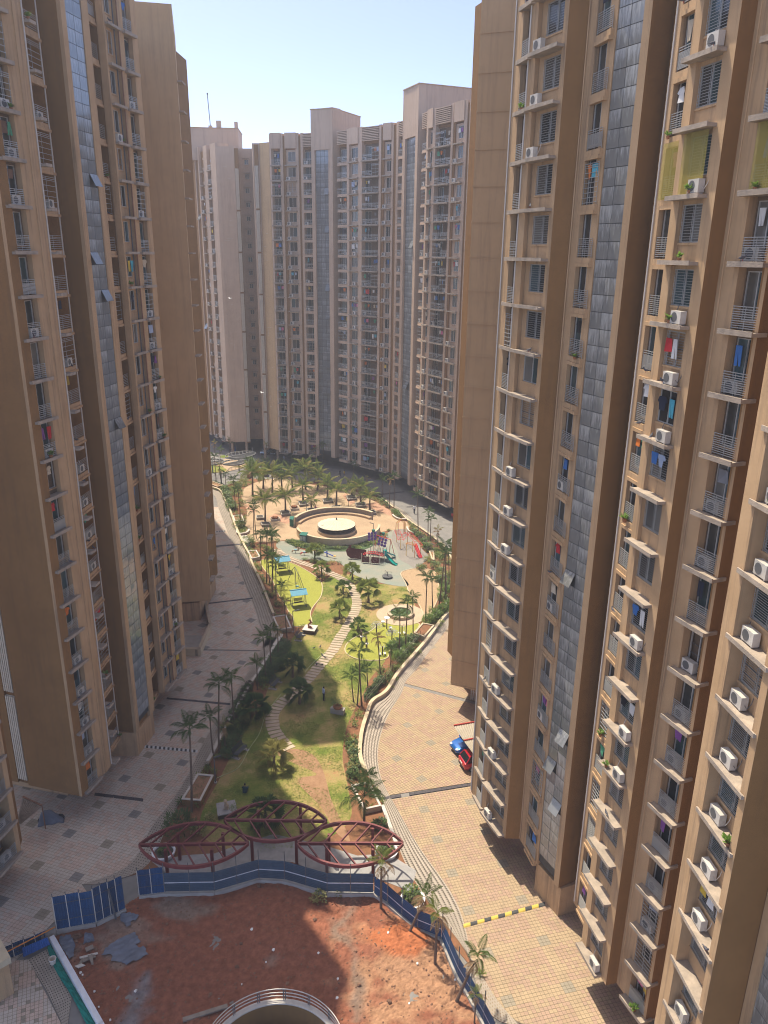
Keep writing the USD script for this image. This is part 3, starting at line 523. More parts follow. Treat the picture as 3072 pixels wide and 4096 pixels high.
far_tower(FC, [('J', .0182, .0212, {'zt': 73.9}), ('G', .0212, .0334, {'zt': 68.2, 'zr': 73.8, 'cols': 3, 'op': {(30, 2), (12, 1)}}), ('J', .0334, .0363, {'zt': 73.9}), ('S', .0363, .0394), ('R', .0394, .0449), ('P', .0449, .0468, {'proud': .1}), ('W', .0468, .0516, {'acu': .5, 'w': (.15, .9)}), ('P', .0516, .0548),
    ('B', .0548, .0648, {'over': .05, 'acu': .2, 'door': (.15, .7)}), ('B', .0648, .0728, {'over': .05, 'acu': .6, 'door': (.5, .9)}), ('P', .0728, .0752), ('D', .0752, .0772), ('W', .0772, .0878, {'acu': .2, 'w': (.3, .92)}), ('P', .0878, .0914), ('D', .0914, .094), ('P', .094, .0962), ('R', .0962, .1045), ('P', .1045, .11), ('W', .11, .125), ('P', .125, .14)])
a, b = FP(.0182), FP(.0363); roof_block(FC, a, b, 16, 66, 73.9)
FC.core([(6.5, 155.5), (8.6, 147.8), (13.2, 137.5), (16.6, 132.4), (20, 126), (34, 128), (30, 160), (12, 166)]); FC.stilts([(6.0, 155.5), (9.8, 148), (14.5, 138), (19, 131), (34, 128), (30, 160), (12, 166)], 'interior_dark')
# the link between them and the left far tower, a light shaft with small windows
FA = Tower('left far tower with a wide blank pinkish wall and a narrow blue glass strip', (-40, 185), z0=5.35, near=False, words='left far tower')
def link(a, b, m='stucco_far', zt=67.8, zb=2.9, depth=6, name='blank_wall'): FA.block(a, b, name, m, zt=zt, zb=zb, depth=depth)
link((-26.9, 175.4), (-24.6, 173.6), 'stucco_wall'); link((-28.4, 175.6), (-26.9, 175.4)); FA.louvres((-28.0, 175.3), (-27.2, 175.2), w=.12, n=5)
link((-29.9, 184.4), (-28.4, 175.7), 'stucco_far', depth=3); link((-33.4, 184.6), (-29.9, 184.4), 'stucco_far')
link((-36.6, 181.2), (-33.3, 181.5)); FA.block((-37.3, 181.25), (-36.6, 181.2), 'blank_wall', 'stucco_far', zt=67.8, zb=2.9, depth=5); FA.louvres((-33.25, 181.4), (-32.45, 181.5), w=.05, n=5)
mb = MB(); L = mb.frame((-31.9, 184.5), (-30.5, 184.4)); fr = mb.fr
for k in range(0, 21):
    zk = FA.z(k); FA.window(fr, .25, 1.15, .02, zk+1.2, zk+2.2, 2, 0); s = MB(); s.fr = fr; s.box(-.1, L, 0, .5, zk+2.4, zk+2.5); FA.put('canopy', s, 'ledge_concrete')
# its receding left facade
def FAp(t):
    A, B = np.array([-37.4, 181.4]), np.array([-50.0, 201.0]); d = B-A; s = (A[0]-t*A[1])/(t*d[1]-d[0]); return tuple(A+s*d)
def fa(kind, t0, t1, **o):
    P0, P1 = FAp(t0), FAp(t1)
    if kind == 'P': FA.block(P0, P1, m='stucco_far', depth=3, zt=68.5, **o)
    if kind == 'W': FA.windows(P0, P1, ledge=.45, over=.1, rec=.3, ac=.6, acu=.4, hang=.1)
    if kind == 'B': FA.balconies(P0, P1, rec=1.0, ac=.4, hang=.3, bars=5)
    if kind == 'R': FA.balconies(P0, P1, rec=1.0, beam=True, ac=.3, hang=.3, bars=5)
    if kind == 'G': FA.glass(P0, P1, cols=1, zt=66.5, zb=3, per=2, m='facade_glass_clean', peak=1.5, opened={(34, 0), (17, 0)})
fa('P', -.262, -.2480); fa('W', -.2480, -.2412); fa('P', -.2412, -.2326); fa('R', -.2326, -.2297); fa('P', -.2297, -.2290, proud=.3); fa('G', -.2290, -.2256); fa('P', -.2256, -.2243, proud=.3)
fa('W', -.2243, -.2205); fa('P', -.2205, -.2162); fa('B', -.2162, -.212); fa('P', -.212, -.2058)
roof_block(FA, (-46.2, 190.6), (-34.0, 191.6), 9, 66, 72.6)
for x, w, h in ((-40.2, .7, 73.2), (-38.3, 1.0, 74.2), (-34.4, .7, 74.0)):
    m = MB(); m.box(x-w/2, x+w/2, 191.2, 192, 72.6, h); FA.put('roof_stub', m, 'stucco_far')
m = MB(); m.tube([(-40.2, 191.6, 73.2), (-40.5, 191.6, 79.5)], .09, 6); m.blob((-40.5, 191.6, 79.6), (.18, .18, .22), 1); FA.put('roof_mast', m, 'rail_dark')
FA.core([(-37.2, 183.6), (-33.4, 183.6), (-33.4, 187), (-29.2, 186.5), (-27.0, 178), (-24.4, 176.2), (-24, 196), (-44, 215), (-66, 210), (-52, 201.5), (-38.4, 184.6)])
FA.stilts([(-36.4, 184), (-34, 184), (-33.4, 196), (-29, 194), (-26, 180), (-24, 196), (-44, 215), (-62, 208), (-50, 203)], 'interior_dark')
for q in ((-37.0, 181.6), (-33.6, 181.9), (-28.2, 176.0), (-25.0, 174.3)):
    m = MB(); m.box(q[0]-.25, q[0]+.25, q[1], q[1]+1.2, 0, 2.9); FA.put('stilt_column', m, 'stucco_far')
# lift-block pipes, little window, dish on the roofs
for T, P0, P1, zs in ((FB, FP(-.0653), (FP(-.0653)[0]+4.4, FP(-.0653)[1]+11), (66, 71.6)), (FC, FP(.0363), (FP(.0363)[0]+6, FP(.0363)[1]+16), (66, 73.0))):
    for q in (.08, .14, .2, .26):
        m = MB(); m.frame(P0, P1); m.tube([(q*11, .12, zs[0]), (q*11, .12, zs[1]-q*3)], .06, 5); T.put('pipe', m, 'pipe_pvc')
rl = random.Random(19)
for (P0, P1, n) in (((-36.6, 181.2), (-33.3, 181.5), 12), ((-26.9, 175.4), (-24.6, 173.6), 9)):
    for i in range(n):
        m = MB(); L = m.frame(P0, P1); u, z = rl.uniform(.1, L-1.2), rl.uniform(8, 64); w = rl.uniform(.4, 1.6)
        if rl.random() < .65: m.box(u, min(L-.05, u+w), 0, .02, z, z+.05)
        else: m.box(u, u+.05, 0, .02, z, z+w)
        FA.put('repair_line', m, 'louvre_cream')
# ================================================================ ground
import shapely
from shapely.geometry import Polygon, Point, LineString
def P(t, pts, z=0.0): return [at(t, x, y, z) for x, y in pts]
def smooth_line(pts, n=6, closed=False):
    from scipy.interpolate import CubicSpline
    p = np.array(pts, float)
    if closed: p = np.vstack([p, p[:1]])
    s = np.r_[0, np.cumsum(np.hypot(*np.diff(p, axis=0).T))]
    c = CubicSpline(s, p, bc_type='periodic' if closed else 'natural'); q = np.linspace(0, s[-1], n*(len(p)-1)+1)
    r = c(q); return [tuple(x) for x in (r[:-1] if closed else r)]
def polys(g): return [x for x in getattr(g, 'geoms', [g]) if x.geom_type == 'Polygon' and x.area > 1e-4]
def clean(p): p = Polygon(p); return p if p.is_valid else p.buffer(0)
def slab(mb, poly, z0, z1):
    for q in polys(poly):
        if q.interiors: 
            m = trimesh.creation.extrude_polygon(q, max(z1-z0, .002), engine='earcut'); m.apply_translation([0, 0, z0]); mb.tm(m)
        else: mb.prism(list(q.exterior.coords)[:-1], z0, z1)
    return mb
g = MB(); slab(g, Polygon([(-1100, -300), (1100, -300), (1100, 1500), (-1100, 1500)]).difference(Point(-6.2, 32.85).buffer(4.25)), -0.09, -0.05); struct('ground', g, 'asphalt')
# --- outline curves (world), from near to far
R_in = smooth_line(P('11', [(0, 0)])[:0]+[at('13', 1700, 1659), at('13', 1560, 1500), at('13', 1440, 1300), at('13', 1290, 1090), at('13', 1120, 870), at('13', 960, 600), at('13', 815, 212)]+P('6', [(500, 1000), (420, 860), (380, 740), (378, 600), (405, 430), (455, 270), (530, 140)])+P('4', [(420, 1475), (600, 1255), (780, 1020), (1000, 770), (1130, 600), (1290, 390), (1400, 240)])+P('2', [(1575, 1400), (1600, 1230), (1560, 1080)]), 6)
R_out = smooth_line([at('13', 1760, 1659), at('13', 1640, 1659), at('13', 1350, 1010), at('13', 1090, 560), at('13', 885, 212)]+P('6', [(600, 990), (545, 800), (538, 680), (560, 520), (620, 340), (710, 170), (800, 10)])+P('4', [(720, 1290), (860, 1110), (1000, 920), (1180, 690), (1340, 500), (1500, 330)])+P('2', [(1640, 1400), (1660, 1200)]), 6)
# far right strip beside the palms (Z2)
R_in2 = smooth_line(P('2', [(1620, 1180), (1560, 1000), (1480, 840), (1330, 700), (1190, 600), (1040, 500), (960, 420), (880, 360), (760, 260), (640, 190)]), 5)
R_out2 = smooth_line(P('2', [(1660, 1130), (1600, 960), (1520, 830), (1380, 690), (1250, 600), (1110, 490), (1010, 395), (920, 340), (800, 245), (680, 180)]), 5)
L_in = smooth_line([at('8', 600, 60), at('7', 250, 1130), at('7', 330, 1010), at('7', 470, 700), at('7', 620, 430), at('7', 790, 180), at('7', 900, 20)]+P('5', [(60, 1080), (200, 860), (300, 680), (420, 500), (530, 320), (640, 150), (740, 0)])+P('3', [(300, 1630), (385, 1480), (375, 1400), (300, 1220), (200, 960), (100, 720), (0, 490)])+P('1', [(650, 1600), (600, 1500), (500, 1290), (440, 1140), (390, 990), (300, 790), (220, 700), (110, 670), (0, 640)]), 6)
L_out = smooth_line([at('8', 520, 60), at('7', 100, 1080), at('7', 200, 880), at('7', 380, 600), at('7', 520, 420), at('7', 700, 130), at('7', 760, 0)]+P('5', [(0, 930), (110, 780), (200, 640), (310, 450), (420, 260), (520, 70), (560, -40)])+P('3', [(150, 1640), (212, 1530), (160, 1400), (90, 1200), (0, 960), (-80, 760)])+P('1', [(500, 1640), (430, 1400), (380, 1290), (290, 1050), (230, 880), (190, 770), (30, 700), (-60, 690)]), 6)
# --- driveways: joint bed below, separate blocks above
right_drive = clean(R_out+[at('2', 1700, 700), at('2', 1560, 480), (20, 110), (30, 60), (30, 20), (10, 20)])
right_drive = clean([p for p in R_out]+[(11.5, 100), (20, 95), (30, 60), (30, 18), (9.5, 18)])
left_drive = clean(L_out+[(-40, 140), (-34, 100), (-34, 40), (-26.5, 36.5), at('8', 330, 310), at('8', 560, 120)])
far_drive = clean(R_out2+[(-14, 165), (-30, 170), (-44, 182), (-60, 190), (-64, 175), (-40, 150), (-20, 185), (40, 185), (40, 110), (15, 100)])
g = MB(); slab(g, clean([(-75, 155), (-40, 150), (-31, 128), (30, 96), (45, 96), (45, 215), (-80, 215)]), -.046, -.03); struct('far_driveway', g, 'asphalt')
def pave(name, area, ang, size, colf, zt, near_pt, mats, keep=300, gap=.022, org=(0, 0)):
    """bed + blocks; the blocks nearest the camera are parts of their own, the rest one part per colour"""
    bed = MB(); slab(bed, area, zt-.06, zt-.012); root = struct(name, bed, 'joint_sand')
    ca, sa = math.cos(ang), math.sin(ang); a = np.array([ca, sa]); b = np.array([-sa, ca]); o = np.array(org, float)
    pts = np.array(area.exterior.coords)-o; u0, u1 = (pts@a).min(), (pts@a).max(); v0, v1 = (pts@b).min(), (pts@b).max()
    inner, outer = area.buffer(-size*.7), area.buffer(size*.75); shapely.prepare(inner); shapely.prepare(outer); cells = []
    iu = np.arange(math.floor(u0/size), math.ceil(u1/size)); iv = np.arange(math.floor(v0/size), math.ceil(v1/size)); II, JJ = [q.ravel() for q in np.meshgrid(iu, iv, indexing='ij')]
    CC = o+np.outer((II+.5)*size, a)+np.outer((JJ+.5)*size, b); ins = shapely.contains_xy(inner, CC[:, 0], CC[:, 1]); near = shapely.contains_xy(outer, CC[:, 0], CC[:, 1])&~ins; k = size/2-gap/2
    DD = np.hypot(CC[:, 0]-near_pt[0], CC[:, 1]-near_pt[1])
    for q in np.nonzero(ins)[0]: cells.append((DD[q], II[q], JJ[q], CC[q], None))
    for q in np.nonzero(near)[0]:
        c = CC[q]; sq = Polygon([c+a*x+b*y for x, y in ((-k, -k), (k, -k), (k, k), (-k, k))])
        for pc in polys(sq.intersection(area)):
            if pc.area > .002: cells.append((DD[q]+200, II[q], JJ[q], c, list(pc.exterior.coords)[:-1]))
    cells.sort(key=lambda q: q[0]); rest = {}; r = random.Random(5); h = size/2-gap/2; kept = 0
    for n, (d, i, j, c, cut) in enumerate(cells):
        m = colf(i, j, r, c); z = zt+r.uniform(-.005, .005); t = [r.uniform(-.003, .003) for _ in range(4)]
        mb = MB() if kept < keep else rest.setdefault(m, MB())
        if cut is not None: mb.prism(cut, zt-.03, z); continue
        q = [c+a*x+b*y for x, y in ((-h, -h), (h, -h), (h, h), (-h, h))]
        mb.add([(p[0], p[1], zt-.03) for p in q]+[(p[0], p[1], z+e) for p, e in zip(q, t)], [(4, 5, 6, 7), (0, 1, 5, 4), (1, 2, 6, 5), (2, 3, 7, 6), (3, 0, 4, 7)])
        if kept < keep: build(root, 'paving_block', mb, m); kept += 1
    for m, mb in rest.items(): build(root, 'paving_blocks', mb, m, kind='stuff')
    return root
def right_col(i, j, r, c):
    # pink fields with tan bands and grey crossings
    bi, bj = (i % 16) < 3, (j % 14) < 3
    if bi and bj: return 'paver_grey'
    if bi or bj: return 'paver_tan'
    return ('paver_pink', 'paver_buff', 'paver_pink', 'paver_tan')[r.randrange(4)]
def left_col(i, j, r, c):
    bi, bj = (i % 13) < 3, (j % 13) < 3
    if bi and bj: return 'paver_slate' if ((i//13)+(j//13)) % 2 == 0 else 'paver_grey'
    if bi or bj: return 'paver_ash'
    return ('paver_rose', 'paver_rose', 'paver_ash')[r.randrange(3)]
drainR = clean(P('6', [(540, 1165), (1540, 1000), (1520, 965), (530, 1118)])); bandR = clean(P('4', [(590, 1275), (1700, 1560), (1700, 1520), (610, 1240)]))
rd_near = right_drive.intersection(shapely.box(-50, 0, 60, 62.0)); 
cutline = [at('6', 535, 1140), at('6', 1530, 982)]; v = np.array(cutline[1])-np.array(cutline[0]); ang0 = math.atan2(v[1], v[0])
p, q = np.array(cutline[0]), np.array(cutline[1]); e = (q-p)/np.hypot(*(q-p)); nr = np.array([e[1], -e[0]])
half = lambda s: Polygon([tuple(p-e*60), tuple(q+e*60), tuple(q+e*60+nr*s*120), tuple(p-e*60+nr*s*120)])
A1 = polys(right_drive.intersection(half(1)).difference(drainR))[0]; A2r = right_drive.intersection(half(-1)).difference(drainR).difference(bandR); A2 = sorted(polys(A2r), key=lambda s: -s.area)
pave('right_driveway', A1, ang0, 0.27, right_col, 0.0, (9, 38), None, 300)
pave('right_driveway', A2[0], math.radians(37), 0.27, right_col, 0.0, (5, 60), None, 150)
for a in A2[1:]: pave('right_driveway', a, math.radians(20), 0.30, right_col, 0.0, (5, 70), None, 100)
lv = np.array(at('9', 1000, 380))-np.array(at('9', 700, 330)); 
ld = left_drive
pave('left_driveway', ld.intersection(shapely.box(-60, 0, 0, 100)) if False else polys(ld.intersection(shapely.box(-60, 30, 0, 84)))[0], math.radians(-18), 0.29, left_col, 0.0, (-22, 50), None, 300)
pave('left_driveway', polys(ld.intersection(shapely.box(-60, 84.3, 0, 140)))[0], math.radians(-30), 0.34, left_col, 0.0, (-16, 90), None, 60)
# entrance drive at the lower left corner, in front of the blue sheets
BLp = clean(P('8', [(-60, 620), (70, 545), (180, 535), (390, 946), (420, 1100), (-60, 1100)])); pave('corner_driveway', BLp, math.radians(22), 0.26, lambda i, j, r, c: ('paver_ash', 'paver_rose')[(i//6+j//5) % 2] if r.random() > .1 else 'paver_grey', 0.0, (-24, 38), None, 150)
def strip(name, inner, outer, n_len, n_wid, zt=0.006):
    """grass-paver strip between two curves: concrete cells with diamond holes over soil"""
    def samp(line):
        p = np.array(line, float); d = np.r_[0, np.cumsum(np.hypot(*np.diff(p, axis=0).T))]; u = np.linspace(0, d[-1], n_len*2+3); return np.c_[np.interp(u, d, p[:, 0]), np.interp(u, d, p[:, 1])]
    CI, CO = samp(inner), samp(outer)
    def S(u, v):
        k = u*(len(CI)-1); i = min(int(k), len(CI)-2); t = k-i; a = CI[i]*(1-t)+CI[i+1]*t; b = CO[i]*(1-t)+CO[i+1]*t; return tuple(a+(b-a)*v)
    base = clean(inner+outer[::-1]); bed = MB(); slab(bed, base, -.045, -.028); root = struct(name, bed, 'lattice_soil'); mb = MB(); k = .36
    for i in range(n_len):
        for j in range(n_wid):
            f = lambda a, b: S((i+a)/n_len, (j+b)/n_wid)
            sq = [f(0, 0), f(1, 0), f(1, 1), f(0, 1)]; dm = [f(.5, .5-k), f(.5+k, .5), f(.5, .5+k), f(.5-k, .5)]
            V = [(x, y, zt) for x, y in sq+dm]+[(x, y, zt-.035) for x, y in dm]
            mb.add(V, [(0, 1, 5, 4), (1, 2, 6, 5), (2, 3, 7, 6), (3, 0, 4, 7), (4, 5, 9, 8), (5, 6, 10, 9), (6, 7, 11, 10), (7, 4, 8, 11)])
    build(root, 'grass_paver_lattice', mb, 'lattice', kind='stuff')
def clip_line(line, a, b):
    L = LineString(line); return list(shapely.ops.substring(L, a, b, normalized=True).coords)
import shapely.ops, shapely.prepared
strip('grass_paver_strip', R_in, R_out, 330, 6); strip('grass_paver_strip', R_in2, R_out2, 140, 4); strip('grass_paver_strip', L_in, L_out, 420, 6)
strip('grass_paver_strip', P('8', [(300, 470), (455, 780), (430, 946), (440, 1050)]), P('8', [(176, 540), (300, 740), (395, 946), (420, 1060)]), 34, 7)
# --- garden: soil and lawn between the two retaining walls
garden = clean(L_in+R_in2[::-1]+R_in[::-1]) if False else clean(L_in+[(-40, 142), (-30, 160), (-14, 158)]+R_in2[::-1]+R_in[::-1]+[at('13', 1240, 1100), at('13', 760, 790), at('13', 420, 790), at('03', 1390, 700), at('03', 1070, 640)])
g = MB(); slab(g, garden, -.05, -.004); struct('garden_soil', g, 'red_earth')
# lawn: the left and right bare soil borders stay free
lawn_poly = clean(smooth_line([at('13', 620, 300), at('13', 610, 200), at('13', 590, 90), at('6', 180, 720), at('6', 190, 560), at('6', 250, 330), at('6', 340, 160), at('6', 420, 0), at('4', 290, 1180), at('4', 420, 1040), at('4', 470, 960), at('4', 520, 800), at('4', 700, 640), at('4', 830, 600), at('4', 900, 480), at('2', 1150, 1480), at('2', 1060, 1290), at('2', 1020, 1225), at('2', 700, 1200), at('2', 480, 1110), at('2', 250, 1110), at('3', 960, 760), at('3', 900, 1000), at('3', 800, 1240), at('3', 690, 1400), at('3', 560, 1500), at('5', 880, 40), at('5', 740, 330), at('5', 560, 700), at('5', 420, 1000), at('5', 250, 1180), at('5', 210, 1380), at('5', 130, 1500), at('7', 1040, 190), at('7', 960, 330), at('7', 880, 480), at('7', 850, 800), at('7', 1100, 950)], 4, True))
g = MB(); slab(g, lawn_poly.buffer(0), -.003, .008); struct('lawn', g, 'lawn_look')
dirt = clean(smooth_line([at('13', 300, 60), at('6', -100, 900), at('5', 700, 1520), at('5', 900, 1480), at('6', 20, 980), at('6', 60, 1130), at('6', 150, 1330), at('13', 600, 480), at('13', 520, 420), at('13', 420, 250)], 5, True)); g = MB(); slab(g, dirt.buffer(0), .009, .013); struct('dirt_track', g, 'dry_earth')
# rubber play surfaces
def pad(name, pts, m, z0=.004, z1=.03, rim=None, sm=5):
    poly = clean(smooth_line(pts, sm, True)); g = MB(); slab(g, poly, z0, z1); p = struct(name, g, m)
    if rim:
        r = MB(); slab(r, poly.buffer(.10).difference(poly), z0, z1+.05); build(p, 'edging', r, rim)
    return poly
swing_pad = pad('green_rubber_pad', P('3', [(210, 460), (330, 470), (480, 490), (700, 580), (860, 680), (935, 750), (955, 840), (930, 960), (800, 1220), (790, 1325), (690, 1340), (590, 1350), (582, 1250), (540, 1180), (470, 1060), (370, 900), (280, 700)]), 'rubber_green', rim='kerb_yellow')
pad('green_rubber_pad', P('4', [(-60, 800), (0, 715), (130, 640), (310, 560), (430, 470), (560, 500), (720, 500), (900, 480), (830, 610), (640, 760), (520, 850), (490, 935), (300, 970), (90, 945), (-40, 880)]), 'rubber_green', rim='kerb_yellow')
play = pad('play_surface', P('3', [(350, 250), (400, 215), (500, 225), (620, 300), (800, 345)])+P('2', [(140, 840), (420, 840), (640, 790), (800, 710), (890, 610), (1030, 600), (1080, 670), (1160, 740), (1220, 830), (1280, 890), (1230, 970), (1110, 1035), (990, 1075), (1000, 1130), (1050, 1230), (850, 1215), (720, 1185), (560, 1145), (400, 1060), (190, 955), (90, 985)])+P('3', [(860, 460), (700, 465), (540, 425), (420, 350)]), 'rubber_teal', rim=None)
pad('play_surface', P('2', [(885, 640), (930, 605), (1030, 605), (1080, 670), (1160, 740), (1220, 830), (1275, 890), (1230, 965), (1110, 1030), (1080, 1000), (1000, 960), (940, 850), (890, 750)]), 'rubber_grey', .031, .035)
pad('pebble_pit', P('2', [(985, 1080), (1110, 1040), (1230, 1035), (1340, 1070), (1385, 1150), (1395, 1300), (1330, 1480), (1250, 1580), (1200, 1470), (1070, 1300), (1050, 1240), (1000, 1140)]), 'pebbles', rim='kerb_yellow')
plaza = clean(smooth_line(P('1', [(620, 960), (560, 820), (640, 640), (900, 560), (1200, 540)])+P('2', [(60, 120), (330, 130), (520, 210), (760, 330), (890, 420), (1040, 520), (1060, 590), (880, 610), (740, 640), (500, 760), (160, 770)])+P('1', [(1300, 1380), (1100, 1365), (880, 1390), (700, 1380), (640, 1330), (600, 1150)]), 4, True))
g = MB(); slab(g, plaza, .002, .020); plz = struct('plaza', g, 'plaza_tan')
for s in (P('2', [(560, 330), (900, 470), (960, 450), (700, 300)]), P('2', [(330, 230), (420, 330), (480, 300), (370, 200)]), P('1', [(560, 900), (700, 1000), (760, 980), (640, 880)]), P('1', [(900, 1060), (1150, 1150), (1250, 1090), (1000, 1010)])):
    r = MB(); r.sheet(s, .0245); build(plz, 'red_paving_band', r, 'plaza_red')
# far garden plots
pad('lawn', P('1', [(0, 430), (60, 360), (250, 380), (330, 450), (160, 470)]), 'lawn_look'); pad('lawn', P('1', [(280, 240), (350, 235), (350, 270), (285, 268)]), 'lawn_look', sm=2)
pad('terrace', P('1', [(0, 440), (200, 470), (500, 420), (620, 360), (560, 300), (300, 290), (150, 330), (0, 400)]), 'plaza_tan', -.004, .001)
pad('flower_bed', P('3', [(490, 215), (640, 200), (800, 260), (1000, 275), (1250, 280), (1600, 215), (1640, 240), (1500, 330), (1250, 352), (1000, 348), (800, 325), (620, 290)]), 'ground_cover', .0, .09, sm=4)
# paved terrace under the leaf pergolas
pad('terrace', [at('7', 300, 1100), at('7', 420, 1050), at('7', 900, 1020), at('7', 1300, 900), at('7', 1500, 810), at('13', 130, 430), at('13', 260, 460), at('13', 440, 500), at('13', 560, 545), at('13', 700, 570), at('13', 900, 560), at('13', 1040, 790), at('13', 960, 800), at('13', 760, 700), at('13', 460, 690), at('13', 190, 600), at('03', 1390, 720), at('03', 1080, 690), at('03', 960, 640)], 'terrace_mosaic', .001, .014, sm=1)
# red earth of the fenced site, gently uneven
site = clean([at('8', 330, 400), at('8', 480, 360), at('8', 640, 315), at('8', 780, 215), at('03', 900, 850), at('03', 1390, 830), at('03', 1600, 770), at('13', 180, 740), at('13', 460, 830), at('13', 760, 830), at('13', 940, 960), at('13', 1050, 1050), at('13', 1200, 1120), at('13', 1380, 1480), at('13', 1500, 1700), (8, 30), (-22, 30), at('8', 700, 1000), at('8', 560, 760)])
def site_h(x, y):
    p = np.stack([x, y, 0*x], -1); return .05+.30*(meshkit.fbm(p*.45, 4, 3)-.5)+.18*(meshkit.fbm(p*2.2, 4, 5)-.5)+.13*(meshkit.fbm(p*6.5, 3, 9)-.5)+.5*np.exp(-(((x-1.6)/2.4)**2+((y-41.8)/2.0)**2))+.45*np.exp(-(((x+5.5)/3.0)**2+((y-42)/2.2)**2))
RAMP_C, RAMP_R = None, None
# ================================================================ fenced site, walls, fences
RC, RR = (-6.2, 32.85), 4.35                                             # ramp well: centre, radius
s_in = site.difference(Point(RC).buffer(RR+.05))
xs = np.arange(-25, 12, .16); ys = np.arange(30.5, 50.5, .16); X, Y = np.meshgrid(xs, ys); Z = site_h(X.ravel(), Y.ravel())
V = np.stack([X.ravel(), Y.ravel(), Z], 1); ins = shapely.contains_xy(s_in, V[:, 0], V[:, 1]).reshape(X.shape)
nx = len(xs); F = [(j*nx+i, j*nx+i+1, (j+1)*nx+i+1, (j+1)*nx+i) for j in range(len(ys)-1) for i in range(nx-1) if ins[j:j+2, i:i+2].any()]
used = np.unique(np.array(F)); remap = np.zeros(len(V), int); remap[used] = np.arange(len(used)); V = V[used]; F = [tuple(int(remap[i]) for i in q) for q in F]; m = MB(); m.add(V, F); sp = struct('fenced_site_soil', m, 'site_soil')
pv = np.array(UsdGeom.Mesh.Get(stage, sp).GetPointsAttr().Get()); nz = meshkit.fbm(pv*.9, 4, 21)-.5; nz2 = meshkit.fbm(pv*.35, 3, 22)-.5
def blendc(c, col, w): w = np.clip(w, 0, 1)[:, None]; return c*(1-w)+np.array(col)*w
c = np.tile([.25, .10, .06], (len(pv), 1)); x, y = pv[:, 0], pv[:, 1]
c = blendc(c, (.27, .18, .135), (1.0-np.hypot((x+18.5)/3.2, (y-42.0)/2.6)+nz*2.2)*1.6); c = blendc(c, (.24, .17, .13), (1.0-np.hypot((x+14.6)/2.4, (y-45.0)/1.3)+nz*2)*1.6)
c = blendc(c, (.36, .20, .115), (1.0-np.hypot((x-2.6)/5.6, (y-39.6)/5.4)+nz*1.6)*2.2); c = blendc(c, (.22, .15, .11), (.8-np.abs(x+2.2+(y-40)*.12+nz2*4)/.9+nz*1.5)*1.2*((y > 36)))
c = blendc(c, (.40, .14, .062), (1.0-np.hypot((x-1.3)/2.6, (y-42.2)/1.9)+nz*1.2)*2.6); c = blendc(c, (.22, .19, .185), (1.0-np.hypot((x+15.8-(36.5-y)*.0)/1.2, (y-36.8)/2.6)+nz*2)*1.4); c = blendc(c, (.25, .17, .13), (.7-np.hypot((x+7.2)/.9, (y-40.5)/.9)+nz*2)*1.5)
UsdGeom.PrimvarsAPI(UsdGeom.Mesh.Get(stage, sp)).CreatePrimvar('soil', Sdf.ValueTypeNames.Color3fArray, 'vertex').Set(Vt.Vec3fArray.FromNumpy(c.astype(np.float32)))
# ramp well with curved wall, coping and railing
ramp = thing('ramp_well', 'curved ramp opening with tan wall and three-rail curved railing in the red earth', 'ramp', (RC[0], RC[1], 0))
def arcpts(c, r, a0, a1, n, z): return [(c[0]+r*math.cos(math.radians(a0+(a1-a0)*i/n)), c[1]+r*math.sin(math.radians(a0+(a1-a0)*i/n)), z) for i in range(n+1)]
def arc_wall(mb, c, r0, r1, a0, a1, n, z0, z1):
    A = arcpts(c, r0, a0, a1, n, z0); B = arcpts(c, r1, a0, a1, n, z0); A2 = [(x, y, z1) for x, y, _ in A]; B2 = [(x, y, z1) for x, y, _ in B]; k = n+1
    f = []
    for i in range(n): f += [(i, i+1, 2*k+i+1, 2*k+i)[::-1], (k+i, k+i+1, 3*k+i+1, 3*k+i), (2*k+i, 2*k+i+1, 3*k+i+1, 3*k+i)[::-1], (i, i+1, k+i+1, k+i)]
    f += [(0, k, 3*k, 2*k), (n, 2*k+n, 3*k+n, k+n)]
    return mb.add(A+B+A2+B2, f)
m = MB(); arc_wall(m, (0, 0), RR-.22, RR, -10, 190, 44, -3.6, .45); build(ramp, 'well_wall', m, 'stucco_brown')
m = MB(); arc_wall(m, (0, 0), RR-.30, RR+.06, -10, 190, 44, .45, .55); build(ramp, 'coping', m, 'pale_stone')
m = MB(); m.lathe([(.001, -3.6), (RR-.2, -3.6)], 32); build(ramp, 'ramp_floor', m, 'black')
m = MB(); m.box(-4.1, 4.1, -.6, 1.9, -1.5, -1.2); build(ramp, 'beam_slab', m, 'black')
for z in (.85, 1.12, 1.42):
    m = MB(); m.tube(arcpts((0, 0), RR+.02, -10, 190, 44, z), .032, 6); build(ramp, 'rail', m, 'aluminium')
for a in range(0, 190, 22):
    m = MB()
    for da in (-.5, .5): q = math.radians(a+da*1.6); m.bar((RR*math.cos(q)+.02, RR*math.sin(q), .5), (RR*math.cos(q)+.02, RR*math.sin(q), 1.42), .05, .05)
    build(ramp, 'rail_post', m, 'rail_dark')
